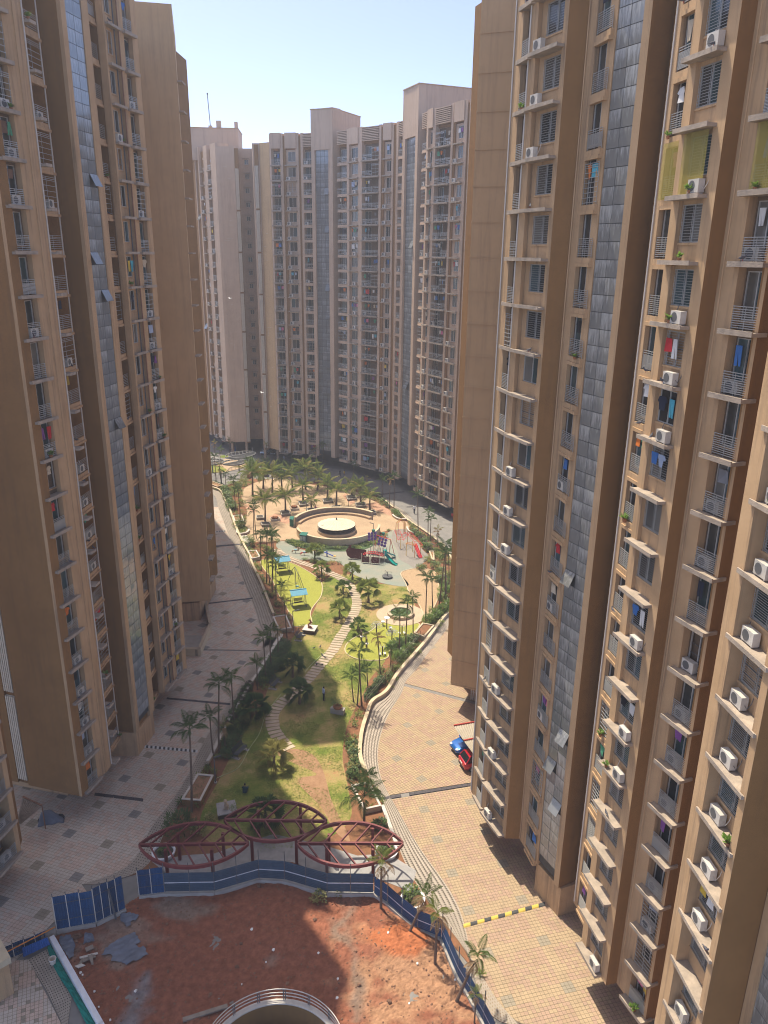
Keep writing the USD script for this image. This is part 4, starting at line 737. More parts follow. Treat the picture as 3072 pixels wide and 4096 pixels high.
# sheet-metal fence
def fence_run(root, P0, P1, z0, h, n, vertical, m, kerb=.35, bright=None):
    L = math.dist(P0, P1)
    if kerb:
        k = MB(); k.frame(P0, P1); k.box(0, L, -.14, .16, 0, kerb); build(root, 'kerb', k, 'concrete', world=True)
    for i in range(n):
        b = MB(); b.frame(P0, P1); u0, u1 = L*i/n+.03, L*(i+1)/n-.03
        if vertical:
            q = max(8, int((u1-u0)/.09)); v = []; f = []
            for j in range(q+1):
                u = u0+(u1-u0)*j/q; w = .02 if j % 2 else -.01; v += [(u, w, z0), (u, w, z0+h+.05*math.sin(i*2.1)), (u, w-.012, z0), (u, w-.012, z0+h+.05*math.sin(i*2.1))]
            for j in range(q): f += [(4*j, 4*j+1, 4*j+5, 4*j+4), (4*j+2, 4*j+6, 4*j+7, 4*j+3), (4*j+1, 4*j+3, 4*j+7, 4*j+5)]
            b.add(v, f); build(root, 'sheet', b, m, world=True)
        else:
            q = int(h/.07); v = []; f = []; gap = q//2
            for half in ((0, gap-1), (gap, q)):
                b = MB(); b.frame(P0, P1); v = []; f = []
                for c, j in enumerate(range(half[0], half[1]+1)):
                    z = z0+h*j/q; w = .022 if j % 2 else -.01; v += [(u0, w, z), (u1, w, z), (u0, w-.012, z), (u1, w-.012, z)]
                    if c: k = 4*c; f += [(k-4, k-3, k+1, k), (k-2, k+2, k+3, k-1)]
                b.add(v, f); build(root, 'sheet', b, m, world=True)
            s = MB(); s.frame(P0, P1); s.box(u0, u1, -.02, .02, z0+h*(gap-.9)/q, z0+h*(gap-.2)/q); build(root, 'pale_strip', s, 'white_paint', world=True)
        p = MB(); p.frame(P0, P1); p.box(u0-.05, u0, -.06, -.01, z0-.1, z0+h+(.25 if vertical else .9)); build(root, 'post', p, 'rail_dark', world=True)
        if vertical:
            p = MB(); p.frame(P0, P1); p.box(u0-.055, u0-.005, .012, .03, z0, z0+h); build(root, 'pale_strip', p, 'pale_stone', world=True)
            for zz in (.32, .8): p = MB(); p.frame(P0, P1); p.tube([(u0, .05, z0+h*zz), (u1, .05, z0+h*zz)], .022, 5); build(root, 'brace', p, 'rail_dark', world=True)
fA = thing('sheet_fence', 'tall blue sheet-metal fence of seven upright panels beside the left driveway', 'fence', (-20, 43, 0), group=None)
fence_run(fA, at('8', 365, 368), at('8', 612, 322), .15, 3.1, 3, True, 'blue_sheet'); fence_run(fA, at('8', 614, 320), at('8', 800, 232), .15, 3.2, 4, True, 'blue_sheet')
m = MB(); m.bar((*at('8', 737, 285), .1), (*at('8', 712, 290), 2.9), .12, .12); build(fA, 'prop', m, 'rail_dark', world=True)
fB = thing('sheet_fence', 'short blue upright fence panels left of the first maroon pergola posts', 'fence', (-17, 46, 0))
fence_run(fB, at('03', 905, 846), at('03', 1070, 826), .35, 2.3, 2, True, 'blue_sheet')
fC = thing('sheet_fence', 'grey-blue fence of lying ribbed sheets in front of the leaf pergolas', 'fence', (-10, 47, 0))
fpts = [at('03', 1072, 828), at('03', 1393, 822), at('13', 22, 738), at('13', 188, 748), at('13', 462, 828), at('13', 762, 832)]
for i in range(len(fpts)-1): fence_run(fC, fpts[i], fpts[i+1], .4, 1.75, max(1, round(math.dist(fpts[i], fpts[i+1])/1.75)), False, 'rib_sheet')
fD = thing('sheet_fence', 'long blue ribbed fence along the young palms and grass pavers at lower right', 'fence', (4, 42, 0))
fpts = [at('13', 766, 830), at('13', 850, 890), at('13', 945, 975), at('13', 1045, 1055), at('13', 1200, 1118), at('13', 1305, 1365), at('13', 1385, 1500), at('13', 1470, 1660), at('13', 1540, 1800)]
for i in range(len(fpts)-1): fence_run(fD, fpts[i], fpts[i+1], .3, 1.65, max(1, round(math.dist(fpts[i], fpts[i+1])/1.6)), False, 'blue_sheet', kerb=.3)
# low blue sheets, ply flap and lying sheet at the entrance corner
fE = thing('sheet_fence', 'low line of dull blue sheets with a bamboo rail at the entrance corner', 'fence', (-25, 41, 0))
fence_run(fE, at('8', 20, 545), at('8', 300, 430), .0, 1.1, 4, True, 'blue_sheet', kerb=0)
m = MB(); m.tube([(*at('8', 40, 490, 1.0), 1.0), (*at('8', 350, 330, 1.0), 1.0)], .04, 6); build(fE, 'bamboo_rail', m, 'play_orange', world=True)
def ribbed(quad, n, amp=.025, th=.012):
    """corrugated sheet over a quad of four 3-D corners: ribs run from side 0-1 to side 3-2"""
    a, b, c, d = [np.array(q, float) for q in quad]; mb = MB(); v = []; f = []; N = n*2; nrm = np.cross(b-a, d-a); nrm /= np.linalg.norm(nrm)
    for j in range(N+1):
        p, q = a+(b-a)*j/N, d+(c-d)*j/N; o = nrm*(amp if j % 2 else -amp); v += [p+o, q+o, p+o-nrm*th, q+o-nrm*th]
        if j: k = 4*j; f += [(k-4, k, k+1, k-3), (k-2, k-1, k+3, k+2)]
    return mb.add(v, f)
solo('metal_sheet', ribbed([(*at('8', 148, 522, .3), .3), (*at('8', 320, 440, .3), .3), (*at('8', 300, 395, .8), .8), (*at('8', 140, 462, .8), .8)], 12), 'blue_sheet_bright', 'bright blue corrugated sheet leaning over at the entrance corner', 'metal sheet')
m = MB(); m.add([(*at('8', 262, 412, .5), .5), (*at('8', 356, 370, .5), .5), (*at('8', 352, 318, 1.1), 1.1), (*at('8', 260, 365, 1.1), 1.1), (*at('8', 262, 412, .45), .45), (*at('8', 356, 370, .45), .45), (*at('8', 352, 318, 1.05), 1.05), (*at('8', 260, 365, 1.05), 1.05)], [(0, 1, 2, 3), (7, 6, 5, 4), (0, 4, 5, 1), (1, 5, 6, 2), (2, 6, 7, 3), (3, 7, 4, 0)]); solo('plywood_flap', m, 'wood_grey', 'brown weathered plywood board at the end of the tall blue fence', 'board')
# white plinth wall with green net beside it
wl = [at('8', 330, 396, .5), at('8', 400, 520, .5), at('8', 640, 946, .5), at('8', 720, 1090, .5)]; m = MB()
w = thing('site_wall', 'long white-topped low wall along the lower left edge of the red earth', 'wall', (*wl[1], 0))
for i in range(3):
    m = MB(); L = m.frame(wl[i], wl[i+1]); m.box(-.02, L+.02, -.16, .16, -.2, .62); build(w, 'wall', m, 'white_paint', world=True)
nl = smooth_line([at('8', x, y) for x, y in ((300, 470), (330, 560), (400, 690), (470, 800), (520, 900), (580, 1010))], 8); nr_ = smooth_line([at('8', x, y) for x, y in ((322, 440), (360, 520), (440, 660), (510, 780), (600, 930), (660, 1040))], 8)
v = []; f = []; r = random.Random(3); K = 7
for i, (a, b) in enumerate(zip(nl, nr_)):
    for j in range(K): t = j/(K-1); v.append((a[0]+(b[0]-a[0])*t, a[1]+(b[1]-a[1])*t, .05+.22*math.sin(t*math.pi)*r.random()+.12*r.random()))
for i in range(len(nl)-1):
    for j in range(K-1): f.append((i*K+j, i*K+j+1, (i+1)*K+j+1, (i+1)*K+j))
m = MB(); m.add(v, f); solo('shade_net', m, 'net_green', 'crumpled teal green net lying along the white site wall', 'net', smooth=50)
bx = at('8', 338, 570); b = thing('plastic_bucket', 'small pale plastic tub standing on the green net', 'bucket', (*bx, .15)); m = MB(); m.lathe([(.001, 0), (.19, 0), (.24, .42), (.21, .42), (.18, .05), (.001, .05)], 14); build(b, 'tub', m, 'play_cream'); m = MB(); m.lathe([(.235, .36), (.255, .38), (.255, .42), (.235, .42)], 14); build(b, 'rim', m, 'litter_white')
# yellow roof edge of the low building at the left edge
m = thing('entrance_lodge', 'corner of a low sunlit yellow-tan roof edge at the left margin', 'building', (-27, 40.5, 0)); q = [at('8', -120, 330, 3.2), at('8', 0, 400, 3.2), at('8', 66, 520, 3.2), at('8', -60, 590, 3.2), at('8', -200, 600, 3.2)]
k = MB(); k.prism(q, 2.7, 3.2); build(m, 'roof_slab', k, 'kerb_yellow', world=True); cx = np.mean(q, 0); k = MB(); k.prism([tuple(np.array(p)*.85+cx*.15) for p in q], 0, 2.68); build(m, 'wall', k, 'stucco', world=True)
# tarpaulins, boards, rubble, litter on the red earth
def drape(name, t, pts, m, label, cat, amp=.10, seed=0, lift=.06):
    poly = Polygon(P(t, pts)); x0, y0, x1, y1 = poly.bounds; n = 12; v = []; idx = {}; f = []
    gx = np.linspace(x0, x1, n*2); gy = np.linspace(y0, y1, n*2); pr = shapely.prepared.prep(poly.buffer(.03))
    for i, x in enumerate(gx):
        for j, y in enumerate(gy):
            if pr.contains(Point(x, y)): idx[i, j] = len(v); v.append((x, y, 0))
    for i in range(len(gx)-1):
        for j in range(len(gy)-1):
            q = [idx.get(k) for k in ((i, j), (i+1, j), (i+1, j+1), (i, j+1))]; q = [k for k in q if k is not None]
            if len(q) >= 3: f.append(tuple(q))
    v = np.array(v); v[:, 2] = site_h(v[:, 0], v[:, 1])+lift+amp*(meshkit.fbm(v*2.0+seed, 3, seed)-.3)
    mb = MB(); mb.add(v, f); solo(name, mb, m, label, cat, smooth=50)
drape('tarpaulin', '8', [(690, 455), (856, 366), (895, 430), (862, 455), (880, 470), (918, 460), (945, 510), (805, 588), (775, 560), (700, 562), (715, 520), (640, 520)], 'tarp_grey', 'large torn blue-grey tarpaulin sheet lying flat on the red earth', 'tarpaulin', .22, 1)
drape('tarpaulin', '8', [(380, 400), (450, 385), (480, 450), (470, 520), (440, 545), (400, 480), (375, 430)], 'tarp_grey', 'smaller crumpled dark tarpaulin by the white site wall', 'tarpaulin', .3, 2)
drape('tarpaulin', '8', [(765, 260), (820, 250), (885, 275), (860, 305), (835, 300), (830, 335), (800, 340), (790, 310), (765, 300)], 'tarp_grey', 'ragged grey tarpaulin scrap near the tall blue fence', 'tarpaulin', .3, 3)
drape('tarpaulin', '8', [(540, 375), (590, 385), (600, 425), (530, 445)], 'tarp_grey', 'little dark tarpaulin scrap among rubble by the tall fence', 'tarpaulin', .15, 4)
def slab_piece(name, t, pts, m, label, cat, z=.12, th=.06, group=None):
    mb = MB(); q = P(t, pts, .1); c0 = np.mean(q, 0); z += float(site_h(np.array([c0[0]]), np.array([c0[1]]))[0]); mb.prism(q, z, z+th); solo(name, mb, m, label, cat, group)
for i, (pts, lab) in enumerate([([(540, 470), (590, 448), (598, 470), (550, 495)], 'broken pale slab topmost of the rubble heap by the white wall'), ([(505, 525), (620, 495), (624, 506), (508, 537)], 'long thin white board lying across the rubble'), ([(488, 590), (520, 535), (535, 540), (502, 600)], 'narrow pale board slanting at the left of the rubble'), ([(525, 545), (600, 515), (612, 530), (530, 565)], 'flat pale slab under the long white board'), ([(560, 530), (590, 520), (597, 585), (585, 588)], 'short pale batten at the right of the rubble'), ([(478, 600), (520, 585), (545, 595), (500, 612)], 'white plastic sheet folded at the foot of the rubble')]):
    slab_piece('rubble_slab', '8', pts, 'pale_stone' if i in (1, 5) else 'wood_grey', lab, 'board', .08+.05*i)
m = MB(); a, b = at('c', -110, 600, .2), at('c', 175, 515, .2); m.bar((*a, .15), (*b, .22), .28, .12); solo('plank', m, 'wood_grey', 'long grey timber plank lying on the earth beside the ramp well', 'plank')
r = random.Random(11)
for i, (t, x, y, s) in enumerate([('8', 405, 395, .3), ('8', 480, 400, .45), ('8', 505, 390, .38), ('8', 485, 430, .25), ('8', 515, 445, .2), ('8', 600, 470, .25), ('8', 615, 480, .2), ('c', 262, 130, .22), ('c', 67, 445, .22), ('13', 865, 1527, .28), ('13', 668, 1418, .25), ('13', 20, 772, .3), ('13', 380, 1000, .25), ('13', 797, 1095, .2), ('c', 555, 380, .22), ('c', 235, 275, .25)]):
    q = at(t, x, y); z = float(site_h(np.array([q[0]]), np.array([q[1]]))[0]); mb = MB(); mb.blob((q[0], q[1], z+s*.15), (s*.6, s*.5, s*.35), 2, r.random()*6, .5, i); solo('loose_stone', mb, 'stone_bits', 'loose stone lying on the red earth, number of its size unlike its neighbours' if False else '%s brown stone lying %s on the red earth' % (('fist-sized', 'large', 'angular', 'flat')[i % 4], ['beside the white wall top', 'at the head of the rubble', 'behind the rubble slabs', 'in front of the dark tarpaulin', 'near the rubble middle', 'by the big tarpaulin edge', 'touching the big tarpaulin', 'in the shaded middle', 'near the timber plank', 'as a pale cube in the sunlit corner', 'at the edge of the building shadow', 'under the second pergola fence', 'beside the weed at the fence', 'on the orange heap', 'near the ramp railing top', 'left of the ramp railing'][i]), 'stone', 'loose stones on the red earth')
for i, (t, x, y) in enumerate([('c', 330, 45), ('c', 467, 184), ('c', 422, 250), ('c', 265, 383), ('c', 875, 355), ('c', 870, 470), ('13', 525, 1498), ('13', 530, 1380), ('13', 855, 1103), ('13', 992, 1525), ('13', 115, 1205), ('8', 513, 630), ('8', 526, 645), ('8', 628, 842), ('8', 700, 925), ('8', 600, 745), ('8', 862, 742), ('13', 65, 1272), ('13', 405, 1222), ('13', 1290, 1378), ('13', 1045, 1285)]):
    q = at(t, x, y); z = float(site_h(np.array([q[0]]), np.array([q[1]]))[0]); mb = MB(); a = r.random()*6; s = r.uniform(.06, .13)
    mb.prism([(q[0]+s*math.cos(a+k*1.3)*(1 if k % 2 else .7), q[1]+s*math.sin(a+k*1.3)) for k in range(5)], z+.02, z+.07); solo('litter_scrap', mb, 'litter_white', 'small pale scrap of litter '+['under the pergola fence', 'in the shaded middle of the earth', 'left of the shaded middle', 'close behind the ramp railing', 'at the sunlit edge of the shadow', 'right of the ramp railing', 'near the bottom edge of the frame', 'in the grey dusty strip', 'on the orange heap', 'in the sunlit lower right', 'far from the fence on the left', 'below the rubble heap', 'just under the folded plastic', 'on the whitish dusty patch', 'near the lower end of the white wall', 'beside the dusty patch', 'below the big tarpaulin', 'on the dark earth beside the heap', 'at the dusty strip head', 'beside a leaning young palm', 'right of the orange heap'][i], 'litter', 'scraps of litter on the red earth')
m = MB(); rg = np.random.default_rng(12); CP = rg.uniform((-23, 33), (7, 48), (1500, 2)); CP = CP[shapely.contains_xy(s_in, CP[:, 0], CP[:, 1])]; CZ = site_h(CP[:, 0], CP[:, 1])
for (px_, py_), z_ in zip(CP, CZ): s = r.uniform(.03, .10); m.blob((px_, py_, float(z_)+s*.2), (s, s*.8, s*.6), 0, r.random()*6)
solo('stony_clods', m, 'stone_bits', 'small earth clods and pebbles strewn over the fenced red earth', 'clods', kind='stuff')
# garden retaining walls and kerbs
def wall_line(name, line, th, h, m, label, cat='wall', top=None):
    t = thing(name, label, cat, (line[0][0], line[0][1], 0)); L = LineString(line)
    mb = MB(); slab(mb, L.buffer(th/2, cap_style=2, join_style=1), -.02, h); build(t, 'wall', mb, m, world=True)
    mb = MB(); slab(mb, L.buffer(th/2+.04, cap_style=2, join_style=1), h+.002, h+.07); build(t, 'coping', mb, top or m, world=True); return t
def part_line(line, a, b):
    L = LineString(line); return list(shapely.ops.substring(L, L.project(Point(a)), L.project(Point(b))).coords)
wall_line('garden_wall', part_line([tuple(np.array(p)+[-.18, 0]) for p in R_in], at('6', 430, 880), R_in[-1]), .3, .42, 'planter_wall', 'long curving low tan wall between the garden and the right driveway', top='kerb_yellow')
wall_line('garden_wall', part_line([tuple(np.array(p)+[.16, 0]) for p in L_in], at('7', 900, 20), at('3', 385, 1480)), .22, .38, 'planter_wall', 'low pale wall between the near left planting bed and the left driveway', top='pale_stone')
wall_line('garden_wall', part_line([tuple(np.array(p)+[.16, 0]) for p in L_in], at('3', 290, 1210), L_in[-1]), .26, .40, 'planter_wall', 'low pale wall along the sunlit upper stretch of the left driveway', top='kerb_yellow')
wall_line('garden_wall', R_in2, .2, .30, 'planter_wall', 'far right low kerb wall beside the amphitheatre plaza and palms', top='kerb_yellow')
wall_line('bed_kerb', smooth_line(P('13', [(820, 260), (870, 400), (915, 530)]), 5), .22, .3, 'pale_stone', 'pale curved kerb right of the third pergola')
# stepping-stone path: each slab a part
PATH = [(('3', 350, 320)), ('3', 420, 390), ('3', 520, 440), ('3', 640, 490), ('3', 760, 525), ('3', 900, 570), ('3', 1010, 615), ('3', 1110, 660), ('3', 1220, 720), ('3', 1310, 790), ('3', 1370, 870), ('3', 1405, 950), ('3', 1420, 1040), ('3', 1400, 1130), ('3', 1360, 1220), ('3', 1310, 1320), ('3', 1245, 1420), ('3', 1170, 1540), ('5', 1440, 160), ('5', 1330, 290), ('5', 1200, 440), ('5', 1080, 580), ('5', 960, 690), ('5', 860, 785), ('5', 770, 850), ('5', 700, 920), ('5', 650, 990), ('5', 625, 1060), ('5', 628, 1130), ('5', 640, 1200), ('5', 670, 1270), ('5', 720, 1340), ('5', 790, 1420), ('5', 860, 1490)]
pl = LineString(smooth_line([at(*q) for q in PATH], 4)); path = '/World/'+numbered('/World', 'garden_path'); UsdGeom.Xform.Define(stage, path); ORG[path] = np.zeros(3); tag(stage.GetPrimAtPath(path), kind='structure'); n = int(pl.length/.62); r = random.Random(4)
for i in range(n):
    s = (i+.5)*pl.length/n; a, b = pl.interpolate(s-.1), pl.interpolate(s+.1); ang = math.atan2(b.y-a.y, b.x-a.x)+r.uniform(-.03, .03); c = pl.interpolate(s); w = 1.35+r.uniform(-.08, .08); h = .24; ca, sa = math.cos(ang), math.sin(ang)
    mb = MB(); mb.prism([(c.x+ca*u-sa*v+r.uniform(-.015, .015), c.y+sa*u+ca*v) for u, v in ((-h, -w/2), (h, -w/2), (h, w/2), (-h, w/2))], .0, .045+r.uniform(0, .012)); build(path, 'stepping_stone', mb, 'sand_stone')
# drains, bands, speed bumps
def drain(t, quad, label, n=8, m='drain_steel'):
    q = P(t, quad); d = thing('drain_channel', label, 'drain', (*q[0], 0)); a, b, c, e = [np.array(x) for x in q]
    fr = MB(); fr.prism([tuple(a), tuple(b), tuple(c), tuple(e)], -.04, .004); build(d, 'channel', fr, 'black', world=True)
    for i in range(n): g = MB(); u, v = i/n+.01/n, (i+1)/n-.04/n; g.prism([tuple(a+(b-a)*u), tuple(a+(b-a)*v), tuple(e+(c-e)*v), tuple(e+(c-e)*u)], .006, .02); build(d, 'grate', g, m, world=True)
drain('6', [(548, 1152), (780, 1116), (774, 1090), (540, 1128)], 'short dark grated drain beside the garden planter on the right driveway', 4)
drain('6', [(862, 1103), (1512, 998), (1505, 974), (858, 1078)], 'long dark grated drain running to the red cars on the right driveway', 12)
drain('9', [(716, 345), (960, 372), (1080, 388), (1080, 370), (960, 350), (722, 325)][:0] or [(716, 347), (1090, 392), (1090, 370), (724, 326)], 'long black drain across the shaded left driveway nearest the camera', 5)
drain('02', [(1078, 1212), (1490, 1252), (1495, 1240), (1082, 1202)], 'black drain across the left driveway between the two speed bumps', 6)
drain('02', [(1306, 601), (1640, 562), (1640, 554), (1310, 594)], 'dark drain across the left driveway beside the blank end wall', 6)
drain('02', [(1340, 232), (1570, 212), (1570, 204), (1340, 222)], 'farther dark drain where sunlight begins on the left driveway', 5)
drain('2', [(725, 222), (1015, 188), (1015, 180), (725, 212)], 'far dark drain line across the right driveway under the far tower', 5); drain('2', [(1040, 356), (1280, 350), (1280, 343), (1040, 348)], 'dark drain line on the far driveway beside the walking man', 4)
def bump(t, quad, n, ma, mb_, label):
    q = [np.array(x) for x in P(t, quad)]; b = thing('speed_bump', label, 'speed bump', (*q[0], 0)); a0, b0, c0, d0 = q
    for i in range(n):
        u, v = i/n, (i+1)/n; e = .02*(i in (0,)); f = .02*(i == n-1); pr = [(0, .006), (.2, .06), (.5, .08), (.8, .06), (1, .006)]; V = []
        for s in (u+e/n, v-f/n):
            A, B = a0+(b0-a0)*s, d0+(c0-d0)*s
            V += [(*(A+(B-A)*w), z) for w, z in pr]
        g = MB(); g.add(V, [(k, k+1, k+6, k+5) for k in range(4)]+[(4, 3, 2, 1, 0), (5, 6, 7, 8, 9)]); build(b, 'bump_block', g, ma if i % 2 == 0 else mb_, world=True)
bx = [at('13', 1345, 1038), at('23', 216, 896)]; TILES['w'] = (0, 0, 1)
def px(t, x, y): ox, oy, k = TILES[t]; return (ox+x/k, oy+y/k)
bump('w', [px('13', 1345, 1038), px('23', 216, 894), px('23', 212, 868), px('13', 1342, 1012)], 12, 'stripe_yellow', 'stripe_black', 'black and yellow striped speed bump across the sunlit right driveway')
bump('02', [(918, 1526), (1280, 1559), (1282, 1542), (922, 1509)], 26, 'stripe_black', 'stripe_white', 'black rubber speed bump with white marks on the left driveway'); bump('02', [(1345, 136), (1460, 126), (1460, 120), (1345, 129)], 14, 'stripe_white', 'drain_steel', 'far pale speed bump on the sunlit left driveway')
# ================================================================ plants
mat('leaf_dark', (0.085, 0.135, 0.04), (0.055, 0.095, 0.03), 1.5, 0.45, rand=0.2, translucent=0.25)
mat('leaf_green', (0.12, 0.18, 0.045), (0.08, 0.13, 0.035), 1.5, 0.45, rand=0.2, translucent=0.25)
mat('leaf_lime', (0.22, 0.26, 0.06), (0.15, 0.20, 0.045), 1.5, 0.45, rand=0.2, translucent=0.3)
mat('leaf_yellow', (0.32, 0.29, 0.10), (0.23, 0.23, 0.075), 1.5, 0.5, rand=0.2, translucent=0.3)
mat('leaf_dry', (0.42, 0.30, 0.16), (0.31, 0.20, 0.10), 2.0, 0.8, rand=0.2, translucent=0.1)
mat('leaf_bright', (0.15, 0.25, 0.04), (0.10, 0.18, 0.035), 2.0, 0.4, rand=0.2, translucent=0.3)
mat('leaf_purple', (0.10, 0.05, 0.05), (0.06, 0.06, 0.035), 2.0, 0.5, rand=0.2, translucent=0.15)
mat('trunk_brown', (0.17, 0.115, 0.075), (0.11, 0.075, 0.05), 3.0, 0.9, stretch=(1, 1, 3)); mat('trunk_green', (0.14, 0.15, 0.07), (0.09, 0.10, 0.05), 3.0, 0.7)
mat('flower_pink', (0.45, 0.12, 0.16), rough=0.7)
def frond(mb, base, az, el0, L, droop, nleaf, lw, ll, r, fold=.5, gap=0.18):
    """a feather leaf: curved stalk with narrow leaflets"""
    pts = []; p = np.array(base, float); e = el0; n = 9
    for i in range(n+1):
        pts.append(p.copy()); p = p+L/n*np.array([math.cos(e)*math.cos(az), math.cos(e)*math.sin(az), math.sin(e)]); e -= droop/n*(.5+i/n)
    pts = np.array(pts); mb.tube(pts, .022, 3, .006, cap=False); side = np.array([-math.sin(az), math.cos(az), 0])
    for i in range(nleaf):
        s = gap+(1-gap)*(i+.5)/nleaf; k = s*n; a = int(min(k, n-1)); t = pts[a+1]-pts[a]; t /= np.linalg.norm(t); q = pts[a]+(pts[a+1]-pts[a])*(k-a); up = np.cross(t, side); up = up if up[2] > 0 else -up
        w = ll*math.sin(math.pi*min(1, .18+.82*s))**.7*(1.05-.45*s)
        for sg in (-1, 1):
            d = side*sg*math.cos(fold)+t*.55+up*(-.25+r.uniform(-.2, .2)); d /= np.linalg.norm(d); tip = q+d*w+np.array([0, 0, -.18*w]); mid = q+d*w*.5+up*.02
            mb.add([q, mid+t*lw*.5, tip, mid-t*lw*.5], [(0, 1, 2, 3)])
def fan(mb, base, az, el, stalk, R, nseg, r, span=2.6, droop=.35):
    """a fan leaf: stalk with a pleated half disc of pointed segments"""
    d = np.array([math.cos(el)*math.cos(az), math.cos(el)*math.sin(az), math.sin(el)]); c = np.array(base)+d*stalk+np.array([0, 0, -.06*stalk]); mb.tube([base, np.array(base)+d*stalk*.5+np.array([0, 0, .05]), c], .02, 3, .012, cap=False)
    side = np.array([-math.sin(az), math.cos(az), 0]); nrm = np.cross(d, side); nrm = nrm if nrm[2] > 0 else -nrm; ro = r.uniform(-.9, .9); side, nrm = side*math.cos(ro)+nrm*math.sin(ro), nrm*math.cos(ro)-side*math.sin(ro); e = el-.12; d2 = np.array([math.cos(e)*math.cos(az), math.cos(e)*math.sin(az), math.sin(e)])
    for i in range(nseg):
        th = -span/2+span*(i+.5)/nseg; dt = span/nseg*.62; L = R*(1-.25*abs(th)/(span/2))*r.uniform(.9, 1.05); z = nrm*(.04 if i % 2 else -.04)
        u = lambda a: d2*math.cos(a)+side*math.sin(a)
        p1, p2 = c+u(th-dt)*L*.62+z, c+u(th+dt)*L*.62+z; tip = c+u(th)*L+np.array([0, 0, -droop*L*.5]); mb.add([c, p1, tip, p2], [(0, 1, 2, 3)])
def make_areca(H, leafm, nf, L, dry=0, seed=0, crownshaft=True):
    def f(path):
        r = random.Random(seed); m = MB(); bend = r.uniform(-.12, .12); pts = [(bend*math.sin(q*2.2), bend*.6*math.sin(q*1.7), -0.1+q*(H+.1)) for q in np.linspace(0, 1, 9)]; m.tube(pts, .085, 7, .055); build(path, 'trunk', m, 'trunk_brown', smooth=40)
        top = np.array(pts[-1])
        if crownshaft: m = MB(); m.tube([top, top+[0, 0, .32], top+[0, 0, .62]], [.07, .085, .03], 7); build(path, 'crownshaft', m, 'trunk_green', smooth=40)
        for i in range(nf):
            m = MB(); a = i*2.4+r.uniform(-.3, .3); u = i/nf; frond(m, top+[0, 0, .55-.2*u], a, 1.35-1.25*u+r.uniform(-.1, .1), L*r.uniform(.85, 1.1), 1.5+.7*u, 20, .042*L/1.5, .46*L/1.6, r)
            build(path, 'frond', m, 'leaf_dry' if i >= nf-dry else leafm)
        if dry:
            m = MB(); 
            for k in range(5): a = k*1.3; frond(m, top+[0, 0, .1], a, -.8, L*.7, .9, 9, .06, .25, r)
            build(path, 'dry_skirt', m, 'leaf_dry')
    return f
def make_fan_palm(H, nf, R, leafm, seed=0, stalk=.75):
    def f(path):
        r = random.Random(seed); m = MB(); m.tube([(0, 0, -.1), (.02, .01, H*.5), (0, 0, H)], [.15, .11, .13], 8); build(path, 'trunk', m, 'trunk_brown', smooth=40)
        for i in range(nf):
            m = MB(); u = i/nf; fan(m, (0, 0, H-.05+.1*(1-u)), i*2.4+r.uniform(-.3, .3), 1.45-1.7*u+r.uniform(-.15, .15), stalk*r.uniform(.8, 1.1), R*r.uniform(.85, 1.1), 15, r, droop=.25+.5*u); build(path, 'fan_leaf', m, leafm if u < .85 else 'leaf_yellow' if r.random() < .5 else leafm)
    return f
def make_coconut(H, nf, L, seed=0):
    def f(path):
        r = random.Random(seed); m = MB(); m.tube([(0, 0, -.1), (.04, 0, H*.3), (.08, .03, H*.7), (.05, .02, H)], [.17, .12, .10, .11], 8); build(path, 'trunk', m, 'trunk_brown', smooth=40)
        for i in range(nf):
            m = MB(); u = i/nf; frond(m, (.05, .02, H-.05), i*2.4+r.uniform(-.25, .25), 1.35-1.3*u+r.uniform(-.1, .1), L*r.uniform(.85, 1.1), 1.25+.8*u, 26, .06, .62*L/2.6, r, fold=.65, gap=.14); build(path, 'frond', m, ('leaf_lime', 'leaf_green', 'leaf_lime', 'leaf_yellow')[i % 4])
    return f
for i, H in enumerate((2.2, 3.0, 3.8, 4.6, 5.6)):
    proto('areca_%d' % i, 'palm', make_areca(H, 'leaf_green' if i % 2 else 'leaf_dark', 9, 1.55, 0, i)); proto('areca_dry_%d' % i, 'palm', make_areca(H, 'leaf_yellow', 7, 1.25, 4, 20+i))
proto('fan_0', 'palm', make_fan_palm(1.25, 20, 1.05, 'leaf_dark', 1)); proto('fan_1', 'palm', make_fan_palm(1.5, 18, .95, 'leaf_lime', 2)); proto('fan_2', 'palm', make_fan_palm(.9, 16, .8, 'leaf_green', 3)); proto('fan_3', 'palm', make_fan_palm(1.1, 16, 1.05, 'leaf_yellow', 4)); 
proto('coco_0', 'palm', make_coconut(2.1, 15, 2.3, 1)); proto('coco_1', 'palm', make_coconut(3.2, 17, 2.9, 2)); proto('coco_2', 'palm', make_coconut(1.3, 13, 2.2, 3))
proto('young_0', 'palm', make_areca(2.9, 'leaf_lime', 7, 1.15, 2, 40, False)); proto('young_1', 'palm', make_areca(2.4, 'leaf_green', 7, 1.05, 1, 41, False))
proto('feather_0', 'palm', make_areca(1.5, 'leaf_dark', 12, 1.7, 0, 50, False))
AH = (2.2, 3.0, 3.8, 4.6, 5.6); r5 = random.Random(55)
def areca(t, base, top, label, dry=False, group=None, lean=None, name='areca_palm'):
    b = at(t, *base); h = max(1.4, top_z(t, base, top)); i = int(np.argmin([abs(x+.45-h) for x in AH])); s = h/(AH[i]+.45)
    if s > 1.35 or s < .7: s = max(.7, min(1.35, s))
    place('areca_dry_%d' % i if dry else 'areca_%d' % i, name, (*b, 0), r5.random()*6.28, label, group, s, lean or ((math.cos(b[0]*9), math.sin(b[0]*9), 0), r5.uniform(0, 5)))
